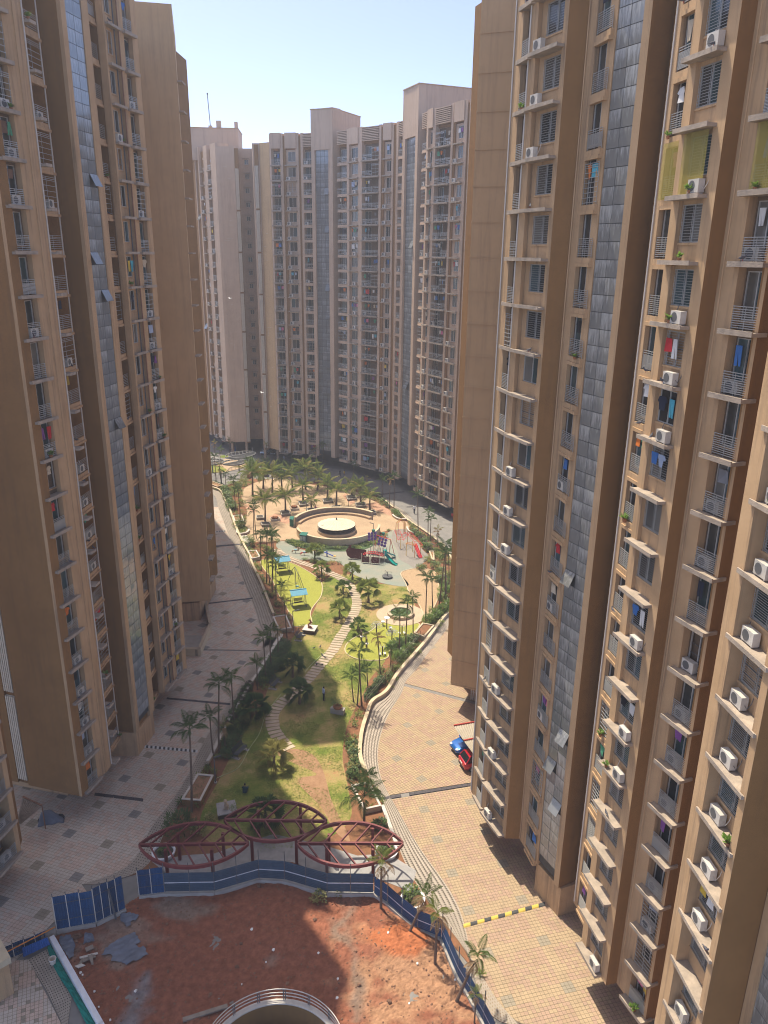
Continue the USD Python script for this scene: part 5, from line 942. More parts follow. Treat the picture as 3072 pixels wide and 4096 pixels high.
def row(lst, words, group, name='areca_palm'):
    lst = sorted(lst, key=lambda q: at(q[0], *q[1])[1])
    for i, q in enumerate(lst):
        o = ('nearest', 'second nearest', 'third', 'fourth', 'fifth', 'sixth', 'seventh', 'eighth', 'ninth', 'tenth', 'eleventh', 'twelfth', 'thirteenth', 'fourteenth', 'fifteenth', 'sixteenth', 'seventeenth')[i]
        areca(q[0], q[1], q[2], '%s %s, %s palm from the front' % ('withering slender palm' if len(q) > 3 and q[3] else 'green slender palm', words, o), len(q) > 3 and q[3], group, name=name)
row([('4', (405, 1170), (400, 650), 1), ('4', (155, 1570), (145, 820)), ('4', (240, 1340), (250, 1080)), ('4', (540, 1080), (535, 830)), ('4', (650, 905), (690, 370)), ('4', (735, 830), (740, 210)), ('4', (838, 640), (845, 150)), ('4', (1000, 450), (960, -140)), ('2', (1330, 1490), (1335, 1160)), ('4', (50, 1520), (50, 1190)), ('4', (95, 1560), (105, 1130))], 'in the right wall bed', 'slender palms along the right garden wall')
row([('2', (1400, 1430), (1400, 870)), ('2', (1470, 1370), (1462, 790)), ('2', (1512, 1300), (1500, 860)), ('2', (1310, 750), (1312, 490)), ('2', (1278, 700), (1290, 410)), ('2', (1385, 820), (1388, 610), 1), ('2', (1170, 640), (1165, 220)), ('2', (777, 250), (768, 50)), ('2', (848, 370), (845, 60), 1), ('2', (900, 380), (900, 20)), ('2', (445, 110), (470, -110)), ('2', (600, 200), (605, 40), 1)], 'beside the far right driveway', 'slender palms beside the far right driveway')
row([('02', (1418, 1570), (1420, 1130)), ('02', (1515, 1370), (1500, 1070)), ('02', (1385, 1585), (1372, 1320)), ('03', (1243, 280), (1205, -250)), ('5', (540, 545), (560, 0)), ('5', (612, 385), (590, -80)), ('5', (430, 690), (430, 340)), ('5', (705, 235), (720, -100), 1), ('3', (492, 1500), (475, 1030), 1), ('5', (5, 1480), (45, 1180), 1)], 'beside the left driveway', 'slender palms in the left bed')
row([('3', (345, 1000), (330, 540)), ('3', (410, 980), (415, 800)), ('3', (220, 780), (200, 150)), ('3', (260, 770), (270, 400)), ('3', (300, 700), (300, 150)), ('3', (150, 610), (140, 130)), ('3', (295, 900), (260, 430)), ('3', (320, 450), (300, 130)), ('1', (715, 1350), (730, 970)), ('1', (748, 1340), (740, 900)), ('1', (540, 1130), (510, 690)), ('1', (475, 980), (465, 560)), ('1', (980, 1540), (965, 1270))], 'behind the swings', 'slender palms behind the swings')
row([('1', (285, 610), (300, 380), 1), ('1', (345, 640), (450, 480)), ('1', (215, 590), (215, 250)), ('1', (115, 540), (80, 220)), ('1', (200, 225), (190, 80), 1), ('1', (425, 205), (395, 60)), ('1', (395, 205), (380, 30), 1), ('1', (890, 310), (875, 105), 1), ('1', (1525, 400), (1520, 160), 1), ('1', (638, 480), (640, 300)), ('1', (1640, 390), (1630, 100)), ('1', (270, 330), (240, 160)), ('1', (765, 450), (740, 330), 1), ('1', (1140, 260), (1150, 170), 1)], 'in the far garden', 'slender palms in the far garden')
for i, (b, t, l) in enumerate([(('13', 810, 915), ('13', 822, 620), 'upright young palm at the right end of the pergola fence'), (('13', 985, 1085), ('13', 1060, 830), 'young palm leaning right over the long blue fence'), (('13', 1160, 1270), ('13', 1170, 960), 'straight young palm with brown leaves in the red earth basin'), (('13', 1300, 1515), ('13', 1372, 1230), 'leaning young palm in the sunlit lower right earth'), (('13', 1415, 1655), ('13', 1422, 1480), 'young palm at the bottom edge beside the blue fence')]):
    q = at(*b); h = top_z(*b[:1], b[1:], t[1:]); ln = None
    if i in (1, 3): ln = ((0, 1, 0), 17)
    place('young_%d' % (i % 2), 'young_palm', (*q, .05), i*1.7, l, 'young palms along the long blue fence', max(.6, h/(3.2 if i % 2 == 0 else 2.7)), ln)
for i, (k, t, b, l) in enumerate([(0, '5', (900, 525), 'dark fan palm right of the ivy bed, beside the upper bench'), (0, '5', (990, 880), 'dark fan palm on the lawn where the path bends, left of the standing man'), (0, '5', (420, 1085), 'dark fan palm left of the stepping-stone bend'), (3, '5', (655, 1720), 'yellowing sunlit fan palm at the near end of the path'), (0, '7', (1560, 720), 'dark fan palm just behind the middle pergola'), (1, '3', (860, 462), 'fan palm at the play surface edge beside the blue seesaw'), (1, '3', (950, 695), 'lime fan palm left of the path near the swings'), (1, '3', (1358, 722), 'lime fan palm between the path and the play ship'), (2, '3', (1235, 915), 'small fan palm beside the path middle, nearer the swings'), (1, '3', (1190, 1240), 'dark sunlit fan palm left of the path bend'), (2, '3', (1435, 1425), 'small fan palm right of the path before the gym pad'), (1, '2', (620, 1410), 'large fan palm right of the path below the roundabout')]):
    q = at(t, *b); place('fan_%d' % k, 'fan_palm', (*q, 0), i*.9, l, 'fan palms on the lawn', 1.3 if i == 11 else 1.15 if i < 5 else 1.0)
for i, (k, t, b, l) in enumerate([(1, '1', (865, 1112), 'biggest coconut palm left of the amphitheatre'), (0, '1', (1135, 992), 'coconut palm in the square planter behind the left end of the back wall'), (0, '1', (1370, 842), 'coconut palm in the dark planter at the plaza back edge'), (2, '1', (1480, 952), 'stunted pale coconut palm beside the lamp behind the back wall'), (0, '2', (165, 262), 'coconut palm leftmost of the right plaza planters'), (0, '2', (262, 342), 'coconut palm in the planter behind the middle of the back wall'), (2, '2', (436, 242), 'small coconut palm in the empty-looking red planter'), (0, '2', (535, 312), 'coconut palm second from the right end of the plaza'), (0, '2', (635, 392), 'coconut palm rightmost on the plaza, before the back wall end'), (1, '1', (700, 780), 'tall coconut palm in the left clump of the plaza'), (1, '1', (960, 740), 'coconut palm in the middle of the clump behind the biggest one'), (0, '1', (1090, 740), 'coconut palm half hidden in the middle plaza clump'), (0, '1', (1230, 700), 'coconut palm right of the middle plaza clump'), (1, '1', (1400, 690), 'wide coconut palm in front of the flower sculpture'), (0, '1', (1560, 700), 'coconut palm at the right end of the back clump'), (0, '1', (840, 680), 'coconut palm farthest back in the left clump'), (0, '2', (60, 130), 'coconut palm at the far edge of the plaza by the driveway')]):
    q = at(t, *b); place('coco_%d' % k, 'coconut_palm', (*q, 0.2), i*1.3, l, 'coconut palms on the plaza', r5.uniform(1.2, 1.5))
for i, (b, l) in enumerate([((430, 1062), 'upper feather palm in the long planter by the right driveway'), ((400, 1395), 'lower feather palm below the long planter, behind the third pergola')]):
    q = at('6', *b); h = top_z('6', b, (b[0], b[1]-(150 if i == 0 else 290))); place('feather_0', 'feather_palm', (*q, 0), i*2., l, 'feather palms by the long planter', max(.85, min(1.5, h/1.9)))
# shrubs and hedges: clumps of leaf faces, each shrub a thing
def make_shrub(leafm, R, Hh, n, ls, seed, stems=True, spiky=False, accent=None):
    def f(path):
        r = random.Random(seed); m = MB(); m2 = MB()
        for i in range(n):
            a = r.random()*6.283; u = r.random()**.5; rr = R*u; z = Hh*(.15+.85*r.random()*(1-.45*u*u)); x, y = rr*math.cos(a), rr*math.sin(a); lump = .75+.25*(math.sin(x*5.1+seed*1.7)*math.cos(y*4.3+seed)+1); x *= lump; y *= lump; z *= .75+.35*lump
            th = a+r.uniform(-1, 1); e = r.uniform(.2, 1.3) if spiky else r.uniform(-.4, .9); L = ls*r.uniform(.7, 1.3); d = np.array([math.cos(e)*math.cos(th), math.cos(e)*math.sin(th), math.sin(e)]); s = np.array([-math.sin(th), math.cos(th), r.uniform(-.4, .4)])*L*(.10 if spiky else .32); p = np.array([x, y, z])
            (m2 if accent and i % 7 == 0 else m).add([p, p+d*L*.5+s, p+d*L, p+d*L*.5-s], [(0, 1, 2, 3)])
        build(path, 'foliage', m, leafm)
        if accent: build(path, 'new_leaves', m2, accent)
        if stems:
            m = MB()
            for i in range(5): a = i*1.3; m.tube([(0, 0, -.05), (R*.25*math.cos(a), R*.25*math.sin(a), Hh*.4), (R*.5*math.cos(a), R*.5*math.sin(a), Hh*.75)], .018, 4, .008)
            build(path, 'stems', m, 'trunk_brown')
    return f
proto('shrub_dark', 'shrub', make_shrub('leaf_dark', .62, .8, 330, .20, 1, accent='leaf_green')); proto('shrub_green', 'shrub', make_shrub('leaf_green', .65, .9, 340, .20, 2, accent='leaf_lime')); proto('shrub_bright', 'shrub', make_shrub('leaf_bright', .7, 1.05, 300, .30, 3, spiky=True, accent='leaf_lime'))
proto('shrub_purple', 'shrub', make_shrub('leaf_purple', .45, .65, 260, .16, 4, accent='leaf_dark')); proto('shrub_sparse', 'shrub', make_shrub('leaf_yellow', .6, .9, 150, .2, 5, accent='leaf_green')); proto('shrub_big', 'shrub', make_shrub('leaf_dark', 1.25, 1.9, 900, .34, 6, spiky=True, accent='leaf_green')); proto('clump', 'shrub', make_shrub('leaf_dark', .55, .32, 300, .13, 7, False, accent='leaf_green'))
proto('small_tree', 'tree', make_shrub('leaf_green', .8, 1.9, 420, .22, 8, accent='leaf_lime'))
def shrubs(kind, lst, words, group, name='shrub', s0=1.0, cat=None):
    n = len(lst); r = random.Random(len(words)); ORD = ('first', 'second', 'third', 'fourth', 'fifth', 'sixth', 'seventh', 'eighth', 'ninth', 'tenth', 'eleventh', 'twelfth', 'thirteenth', 'fourteenth', 'fifteenth', 'sixteenth', 'seventeenth', 'eighteenth', 'nineteenth', 'twentieth')
    for i, (t, x, y) in enumerate(lst):
        q = at(t, x, y); place(kind if isinstance(kind, str) else kind[i % len(kind)], name, (*q, 0), r.random()*6, words % ORD[i] if n > 1 else words.replace('%s ', ''), group if n > 1 else None, s0*r.uniform(.85, 1.2))
def along(t, pts, n):
    L = LineString(pts); return [(t, *L.interpolate((i+.5)/n, normalized=True).coords[0]) for i in range(n)]
shrubs(('shrub_bright', 'shrub_green'), along('4', [(1010, 500), (1120, 430), (1250, 330), (1390, 200)], 9)+along('2', [(1420, 1400), (1480, 1280), (1540, 1200)], 4), '%s leafy shrub from the planter up along the right wall hedge', 'bright hedge along the right wall', s0=1.15)
shrubs(('shrub_bright', 'shrub_green', 'shrub_dark'), along('4', [(520, 860), (600, 790), (720, 750), (850, 720)], 6)+along('4', [(600, 1000), (700, 900), (820, 800)], 5), '%s leafy shrub in the bed between gym pad and right wall', 'shrubs between gym pad and right wall')
shrubs('shrub_dark', along('4', [(230, 1500), (330, 1360), (420, 1240)], 7), '%s dark shrub in the strip beside the curving right wall', 'dark shrubs beside the curving wall', s0=.8)
shrubs(('shrub_dark', 'shrub_sparse'), along('6', [(280, 920), (300, 800), (290, 640), (300, 580)], 7), '%s low shrub between the withering palms and right wall', 'low shrubs by the withering palms', s0=.75)
shrubs(('shrub_purple', 'shrub_green'), along('2', [(1090, 620), (1180, 680), (1260, 800), (1300, 860)], 9), '%s shrub of the reddish hedge behind the orange climbing frame', 'reddish hedge behind the climbing frame', s0=1.1)
shrubs(('shrub_green', 'shrub_bright'), along('2', [(900, 420), (960, 480)], 3), '%s shrub in the oval bed by the far driveway', 'shrubs in the oval bed'); shrubs(('shrub_green', 'shrub_sparse'), along('2', [(1340, 1010), (1430, 1100), (1400, 1200)], 5), '%s yellowish shrub behind the pebble pit', 'yellowish shrubs behind the pebble pit')
shrubs(('shrub_purple', 'shrub_dark'), along('5', [(340, 640), (270, 760), (190, 900), (150, 1000), (60, 1150), (10, 1280)], 12), '%s purplish shrub in the hedge lining the left driveway', 'purplish hedge along the left driveway', s0=.9)
shrubs('clump', along('5', [(810, 70), (740, 190), (680, 320), (600, 440), (540, 520), (500, 620)], 17), '%s ivy-like clump of the dark bed left of the lawn', 'dark low clumps left of the lawn', 'ground_plant', 1.5); shrubs('clump', along('5', [(300, 970), (230, 1160), (150, 1290), (100, 1360), (40, 1500), (20, 1600)], 9), '%s dark low clump in the near left bed', 'dark low clumps in the near left bed', 'ground_plant', 1.4)
shrubs('clump', along('3', [(500, 220), (640, 245), (760, 290), (1000, 310), (1200, 320), (1400, 290), (1600, 240)], 18), '%s low green clump before the amphitheatre front wall', 'low clumps before the amphitheatre wall', 'ground_plant', 1.15)
shrubs('shrub_big', [('7', 600, 800)], 'big dark spiky bush behind the first pergola', None); shrubs('shrub_green', [('7', 430, 1010)], 'bright leafy plant in the white round planter under the first pergola', None, s0=.8); shrubs('shrub_sparse', [('7', 820, 780)], 'thin yellow-green bush behind the first pergola', None, s0=1.1); shrubs('shrub_sparse', [('7', 940, 640)], 'fresh light green bush beside the bust pedestal', None, s0=.8)
shrubs('shrub_green', [('13', 845, 545)], 'leafy plant in the white round planter under the third pergola', None, s0=.9); shrubs('shrub_green', [('13', 1010, 850)], 'leafy plant in the white planter behind the long blue fence', None, s0=.9); shrubs('shrub_dark', [('13', 800, 390)], 'dark shrub between the third pergola and its kerb', None); shrubs('shrub_sparse', [('13', 405, 860)], 'grey-green weed bush at the foot of the pergola fence', None, s0=.8); shrubs('shrub_sparse', [('13', 535, 830)], 'small weed bush right of the weed at the pergola fence', None, s0=.6)
shrubs(('shrub_green', 'shrub_dark'), along('1', [(320, 690), (370, 820), (420, 930), (440, 980)], 7), '%s shrub in the bed along the far left wall', 'shrubs along the far left wall', s0=1.2); shrubs('small_tree', [('1', 550, 1200)], 'round leafy bush in the curved kerb bed by the left steps', None); shrubs('small_tree', [('1', 660, 1440)], 'leafy bush above the left planter by the steps', None); shrubs('small_tree', [('1', 60, 590)], 'leafy bush in the round bed at the far left terrace', None)
shrubs(('small_tree', 'shrub_green', 'shrub_dark'), along('1', [(830, 400), (950, 440), (1050, 410), (1160, 380), (1240, 420), (1330, 440), (1440, 440), (1560, 460)], 11), '%s bush of the thicket in front of the middle far tower', 'thicket before the middle far tower', 'bush', 1.25); shrubs(('small_tree', 'shrub_sparse'), along('1', [(1230, 300), (1290, 330)], 3), '%s tall bush by the parked far cars', 'tall bushes by the far cars', 'bush', 1.5); shrubs('small_tree', [('1', 680, 430), ('1', 700, 380)], '%s twisted small tree on the far terrace', 'twisted trees on the far terrace', 'small_tree', 1.2)
shrubs(('shrub_dark', 'shrub_green'), along('2', [(700, 210), (790, 300), (850, 380)], 5), '%s shrub of the strip beside the far drain', 'shrubs beside the far drain', s0=.8)
shrubs('clump', along('1', [(500, 1040), (540, 1080)], 3), '%s green clump in the tan box bed on the left', 'clumps in the tan box bed', 'ground_plant'); shrubs('clump', along('1', [(170, 590), (290, 630)], 4), '%s grass clump in the pink box planter', 'clumps in the pink box planter', 'ground_plant')
# grass tufts on the lawn
def tufts(poly, n, seed):
    pts = []; r = np.random.default_rng(seed); x0, y0, x1, y1 = poly.bounds; pr = shapely.prepared.prep(poly)
    while len(pts) < n:
        q = r.uniform((x0, y0), (x1, y1), (n, 2)); w = meshkit.fbm(np.c_[q*.35, np.zeros(n)], 3, 4); pts += list(q[(w > .45) & shapely.contains_xy(poly, q[:, 0], q[:, 1])])
    pts = np.array(pts[:n]); t = MB(); rr = random.Random(seed)
    for i in range(9): a = rr.random()*6.28; d = np.array([math.cos(a), math.sin(a), 0]); s = np.array([-d[1], d[0], 0])*.012; b = d*rr.uniform(0, .08); t.add([b-s, b+s, b+d*rr.uniform(.02, .07)+np.array([0, 0, rr.uniform(.02, .045)])], [(0, 1, 2)])
    pi = UsdGeom.PointInstancer.Define(stage, '/World/lawn_grass'); build('/World/lawn_grass', 'grass_tuft', t, 'leaf_lime'); pi.CreatePrototypesRel().SetTargets([Sdf.Path('/World/lawn_grass/grass_tuft')])
    pi.CreatePositionsAttr(Vt.Vec3fArray.FromNumpy(np.c_[pts, np.full(n, .006)].astype(np.float32))); pi.CreateProtoIndicesAttr(Vt.IntArray([0]*n)); a = r.uniform(0, 6.28, n)/2
    pi.CreateOrientationsAttr(Vt.QuathArray([Gf.Quath(float(math.cos(k)), 0, 0, float(math.sin(k))) for k in a])); pi.CreateScalesAttr(Vt.Vec3fArray.FromNumpy(np.repeat(r.uniform(.6, 1.5, (n, 1)), 3, 1).astype(np.float32))); tag(pi.GetPrim(), 'short patchy green grass over the garden lawn', 'grass', kind='stuff')
tufts(lawn_poly.buffer(-.1), 22000, 8)

# low planting over the bare borders of the garden
gc_ = garden.difference(lawn_poly.buffer(.3)).difference(plaza).difference(play).difference(Polygon(P('4', [(-60, 800), (0, 715), (430, 470), (900, 480), (640, 760), (490, 935), (90, 945)])).buffer(.5)).difference(pl.buffer(1.0)).difference(swing_pad.buffer(.3)).difference(Polygon(P('2', [(985, 1080), (1110, 1040), (1340, 1070), (1395, 1300), (1250, 1580), (1070, 1300)])).buffer(.2)).difference(Point(at('2', 975, 1545)).buffer(4.5)).difference(shapely.box(-30, 40, 10, 56))
rg = np.random.default_rng(31); x0, y0, x1, y1 = gc_.bounds; Q = rg.uniform((x0, y0), (x1, y1), (9000, 2)); Q = Q[shapely.contains_xy(gc_, Q[:, 0], Q[:, 1])]; W_ = meshkit.fbm(np.c_[Q*.5, np.zeros(len(Q))], 3, 12); Q = Q[(W_ > .47) | (Q[:, 1] > 112) & (W_ > .40)][:2600]
pi = UsdGeom.PointInstancer.Define(stage, '/World/border_planting'); t = MB(); rr = random.Random(6)
for i in range(60): a = rr.random()*6.28; q = np.array([.35*rr.random()*math.cos(a), .35*rr.random()*math.sin(a), .05+.2*rr.random()]); d = np.array([rr.uniform(-1, 1), rr.uniform(-1, 1), rr.uniform(.1, 1)])*.14; sd = np.array([-d[1], d[0], .02])*.3; t.add([q, q+d*.5+sd, q+d, q+d*.5-sd], [(0, 1, 2, 3)])
build('/World/border_planting', 'low_plant', t, 'leaf_green'); t2 = MB(); t2.v = [v*np.array([1.2, 1.2, 1.4]) for v in t.v]; t2.f = t.f; t2.n = t.n; build('/World/border_planting', 'low_plant', t2, 'leaf_lime')
pi.CreatePrototypesRel().SetTargets([Sdf.Path('/World/border_planting/low_plant'), Sdf.Path('/World/border_planting/low_plant_001')]); n = len(Q)
pi.CreatePositionsAttr(Vt.Vec3fArray.FromNumpy(np.c_[Q, np.zeros(n)].astype(np.float32))); pi.CreateProtoIndicesAttr(Vt.IntArray([int(k) for k in rg.integers(0, 2, n)])); a = rg.uniform(0, 3.14, n)
pi.CreateOrientationsAttr(Vt.QuathArray([Gf.Quath(float(math.cos(k)), 0, 0, float(math.sin(k))) for k in a])); pi.CreateScalesAttr(Vt.Vec3fArray.FromNumpy(np.repeat(rg.uniform(.7, 1.6, (n, 1)), 3, 1).astype(np.float32))); tag(pi.GetPrim(), 'low leafy planting over the bare garden borders', 'plants', kind='stuff')
# ================================================================ garden furniture and structures
def frame_at(a, b):
    a, b = np.array(a), np.array(b); return math.atan2(b[1]-a[1], b[0]-a[0]), float(np.hypot(*(b-a)))
# leaf pergolas
def pergola(c, ang, L, Wd, z, label, m='maroon_steel', posts=(), nrib=6, group='leaf pergolas', th=.16):
    t = thing('leaf_pergola', label, 'pergola', (c[0], c[1], 0), 0, group); ca, sa = math.cos(ang), math.sin(ang)
    W = lambda u, v, zz=0: (c[0]+ca*u-sa*v, c[1]+sa*u+ca*v, z+zz)
    R = (L*L/4+Wd*Wd/4)/Wd; half = lambda u: math.sqrt(max(0, R*R-u*u))-(R-Wd/2)
    for sg in (1, -1):
        b = MB(); us = np.linspace(-L/2, L/2, 25); v = []; f = []
        for u in us:
            h = half(u)*sg
            for dv, dz in ((-.09, -.16), (.09, -.16), (.09, .12), (-.09, .12)): v.append(W(u, h+dv, dz))
        for i in range(24):
            for k in range(4): f.append((4*i+k, 4*i+(k+1) % 4, 4*i+4+(k+1) % 4, 4*i+4+k))
        b.add(v, f+[(3, 2, 1, 0), (96, 97, 98, 99)]); build(t, 'curved_beam', b, m, world=True)
    b = MB(); b.bar(W(-L/2, 0), W(L/2, 0), .15, .24); build(t, 'middle_beam', b, m, world=True)
    for i in range(nrib):
        u = -L*.36+L*.74*i/(nrib-1)
        for sg in (1, -1):
            # ribs slant towards the leaf tip until they meet the curved edge
            u0 = u-.35; k = 0
            uu, vv = u0, 0.0
            while abs(vv) < half(min(max(uu, -L/2), L/2)) and uu < L/2 and k < 400: uu += .02*.62; vv += .02; k += 1
            if k > 8: b = MB(); b.bar(W(u0, 0, .01), W(uu, sg*vv, .01), .085, .16); build(t, 'rib', b, m, world=True)
    for q in posts: b = MB(); b.box(q[0]-.11, q[0]+.11, q[1]-.11, q[1]+.11, 0, z-.1); build(t, 'post', b, m, world=True)
    return t
pergola((-14.45, 48.45), math.atan2(.35, 8.3), 8.5, 4.7, 2.72, 'maroon leaf-shaped pergola at the left, partly over the white round planter', posts=[at('7', 610, 1075), at('7', 1100, 1072), at('7', 475, 1262), at('7', 978, 1257)])
pergola((-8.48, 51.2), 0.0, 8.4, 4.6, 2.72, 'middle maroon leaf-shaped pergola set back before the lawn', posts=[at('13', 20, 442), at('13', 292, 420), at('7', 1415, 1122), at('13', 265, 632)])
pergola((-2.3, 48.75), .02, 8.35, 4.7, 2.72, 'maroon leaf-shaped pergola at the right with its tip over the grass pavers', posts=[at('13', 475, 600), at('13', 755, 560), at('13', 460, 692), at('13', 757, 700)])
# far grey pergolas
a, b = at('1', 345, 270, 2.8), at('1', 728, 190, 2.8); an, L = frame_at(a, b); pergola(((a[0]+b[0])/2, (a[1]+b[1])/2), an, L, 5.5, 2.8, 'pale grey leaf pergola in the far garden, the rearmost', 'grey_steel', [at('1', 700, 275), at('1', 520, 440)], 7, 'far grey leaf pergolas')
a, b = at('1', 330, 330, 2.8), at('1', 600, 275, 2.8); an, L = frame_at(a, b); pergola(((a[0]+b[0])/2, (a[1]+b[1])/2-1.5), an, L, 4.5, 2.75, 'low grey leaf pergola in front of the rearmost one', 'grey_steel', [at('1', 520, 440)], 6, 'far grey leaf pergolas')
a, b = at('1', -30, 350, 2.8), at('1', 310, 300, 2.8); an, L = frame_at(a, b); pergola(((a[0]+b[0])/2, (a[1]+b[1])/2), an, L, 5, 2.8, 'grey leaf pergola at the far terrace beside the left tower wall', 'grey_steel', [at('1', 55, 500), at('1', 170, 465), at('1', 285, 610)], 6, 'far grey leaf pergolas')
# benches
def make_bench(path):
    for i in range(5): m = MB(); m.box(-.85, .85, -.22+.10*i, -.14+.10*i, .42-.012*(i-2)**2*.3, .455-.012*(i-2)**2*.3); build(path, 'seat_slat', m, 'bench_black')
    for i in range(4): m = MB(); y = .30+.045*i; m.box(-.85, .85, y, y+.03, .50+.11*i, .585+.11*i); build(path, 'back_slat', m, 'bench_black')
    for x in (-.78, .78):
        m = MB(); m.tube([(x, -.3, 0), (x, -.22, .25), (x, -.22, .42), (x, .2, .42), (x, .30, .5), (x, .46, .98)], .03, 6); m.tube([(x, .42, 0), (x, .26, .42)], .03, 6); m.tube([(x, -.2, .62), (x, .33, .62)], .028, 6); m.tube([(x, -.2, .42), (x, -.2, .62)], .025, 5); build(path, 'side_frame', m, 'rail_dark')
        m = MB(); m.box(x-.16, x+.16, -.42, .55, -.03, .05); build(path, 'footing', m, 'concrete')
proto('bench', 'bench', make_bench)
for a, b, l in ((('5', 635, 690), ('5', 715, 590), 'black slatted bench beside the ivy bed, next to the path bend'), (('5', 150, 1600), ('5', 265, 1490), 'black slatted bench at the near left bed, facing the lawn'), (('3', 640, 1545), ('3', 695, 1455), 'black slatted bench behind the figurine pedestal by the green pad')):
    A, B = at(*a), at(*b); an, _ = frame_at(A, B); place('bench', 'park_bench', ((A[0]+B[0])/2, (A[1]+B[1])/2, .01), an, l, 'black garden benches')
# pedestals with sculptures and plants
def pedestal(name, quad, z, label, cat, top='pale_stone', side='wood_dark'):
    q = [at(*x, z) for x in quad]; c = np.mean(q, 0); t = thing(name, label, cat, (*c, 0)); m = MB(); m.prism(q, z-.07, z); build(t, 'table_top', m, top, world=True)
    m = MB(); m.prism([tuple(np.array(p)*.94+c*.06) for p in q], -.02, z-.072); build(t, 'plinth', m, side, world=True)
    for p in q: o = np.array(p)*.8+c*.2; m = MB(); m.lathe([(.0, z+.006), (.035, z+.006), (.035, z)][::-1], 8, tuple(o)); build(t, 'bolt', m, 'rail_dark', world=True)
    return tuple(c)
c = pedestal('stone_pedestal', [('3', 690, 1390), ('3', 740, 1318), ('3', 902, 1330), ('3', 855, 1410)], .55, 'square pale pedestal with dark sides under the carved figurine', 'pedestal')
s = thing('carved_figurine', 'orange-brown curled seahorse-like carving on the square pedestal', 'sculpture', (*c, .55)); m = MB(); m.box(-.28, .28, -.14, .14, 0, .10); build(s, 'foot', m, 'terracotta')
m = MB(); m.tube([(.1, 0, .1), (-.18, 0, .22), (-.2, 0, .45), (0, 0, .6), (.14, 0, .8), (.05, 0, 1.02), (-.08, 0, 1.12), (-.2, 0, 1.04)], [.13, .12, .11, .14, .13, .11, .10, .05], 9); m.blob((-.02, 0, 1.1), (.14, .09, .11), 1); build(s, 'body', m, 'terracotta', smooth=50); m = MB(); m.prism([(.12, -.02), (.3, -.02), (.16, .02)], .62, .86); build(s, 'fin', m, 'terracotta')
c = pedestal('stone_pedestal', [('7', 1025, 590), ('7', 1008, 450), ('7', 1215, 410), ('7', 1245, 545)], .5, 'white-topped pedestal under the bust near the left pergola', 'pedestal', 'terrace_mosaic')
s = thing('stone_bust', 'pinkish stone bust with bowed head on the white pedestal', 'sculpture', (*at('7', 1120, 510, .5), .5), 0); m = MB(); m.box(-.2, .2, -.16, .16, 0, .1); build(s, 'base', m, 'bust_stone')
m = MB(); m.tube([(0, 0, .08), (.02, 0, .3), (0, 0, .48), (-.02, 0, .6)], [.16, .2, .17, .07], 10); m.blob((-.04, -.02, .72), (.13, .15, .17), 2); m.blob((-.05, .05, .78), (.15, .12, .14), 2); m.blob((-.05, -.17, .70), (.03, .03, .03), 1); build(s, 'bust', m, 'bust_stone', smooth=60)
shr = at('7', 1200, 560, .5); s = thing('potted_plant', 'wiry small plant with pale leaves beside the bust', 'plant', (*shr, .5)); m = MB()
r = random.Random(2); 
for i in range(7): a = r.random()*6.28; m.tube([(0, 0, -.45), (.1*math.cos(a), .1*math.sin(a), .2), (.4*math.cos(a), .4*math.sin(a), .5+.3*r.random())], .015, 4, .006)
build(s, 'stems', m, 'trunk_brown'); m = MB()
for i in range(120): a = r.random()*6.28; q = np.array([.45*r.random()*math.cos(a), .45*r.random()*math.sin(a), .35+.5*r.random()]); d = np.array([r.uniform(-1, 1), r.uniform(-1, 1), r.uniform(-.3, .6)])*.12; sd = np.array([-d[1], d[0], .02])*.35; m.add([q, q+d*.5+sd, q+d, q+d*.5-sd], [(0, 1, 2, 3)])
build(s, 'leaves', m, 'leaf_green')
c = pedestal('stone_pedestal', [('5', 1390, 940), ('5', 1420, 905), ('5', 1600, 930), ('5', 1575, 975)], .6, 'grey stone pedestal with planter trough at the right lawn edge', 'pedestal', 'concrete', 'concrete')
s = thing('trough_planter', 'orange-brown oval planter trough full of twiggy plants on the grey pedestal', 'planter', (*c, .6)); m = MB(); m.lathe([(.001, .02), (.42, .02), (.52, .26), (.45, .26), (.38, .1)], 14); build(s, 'trough', m, 'terracotta')
m = MB()
for i in range(220): a = r.random()*6.28; rr = .6*r.random()**.5; q = np.array([rr*math.cos(a)-.2, rr*math.sin(a), .3+.7*r.random()]); d = np.array([r.uniform(-1, 1), r.uniform(-1, 1), r.uniform(-.2, .8)])*.16; sd = np.array([-d[1], d[0], .02])*.25; m.add([q, q+d*.5+sd, q+d, q+d*.5-sd], [(0, 1, 2, 3)])
build(s, 'foliage', m, 'leaf_dark')
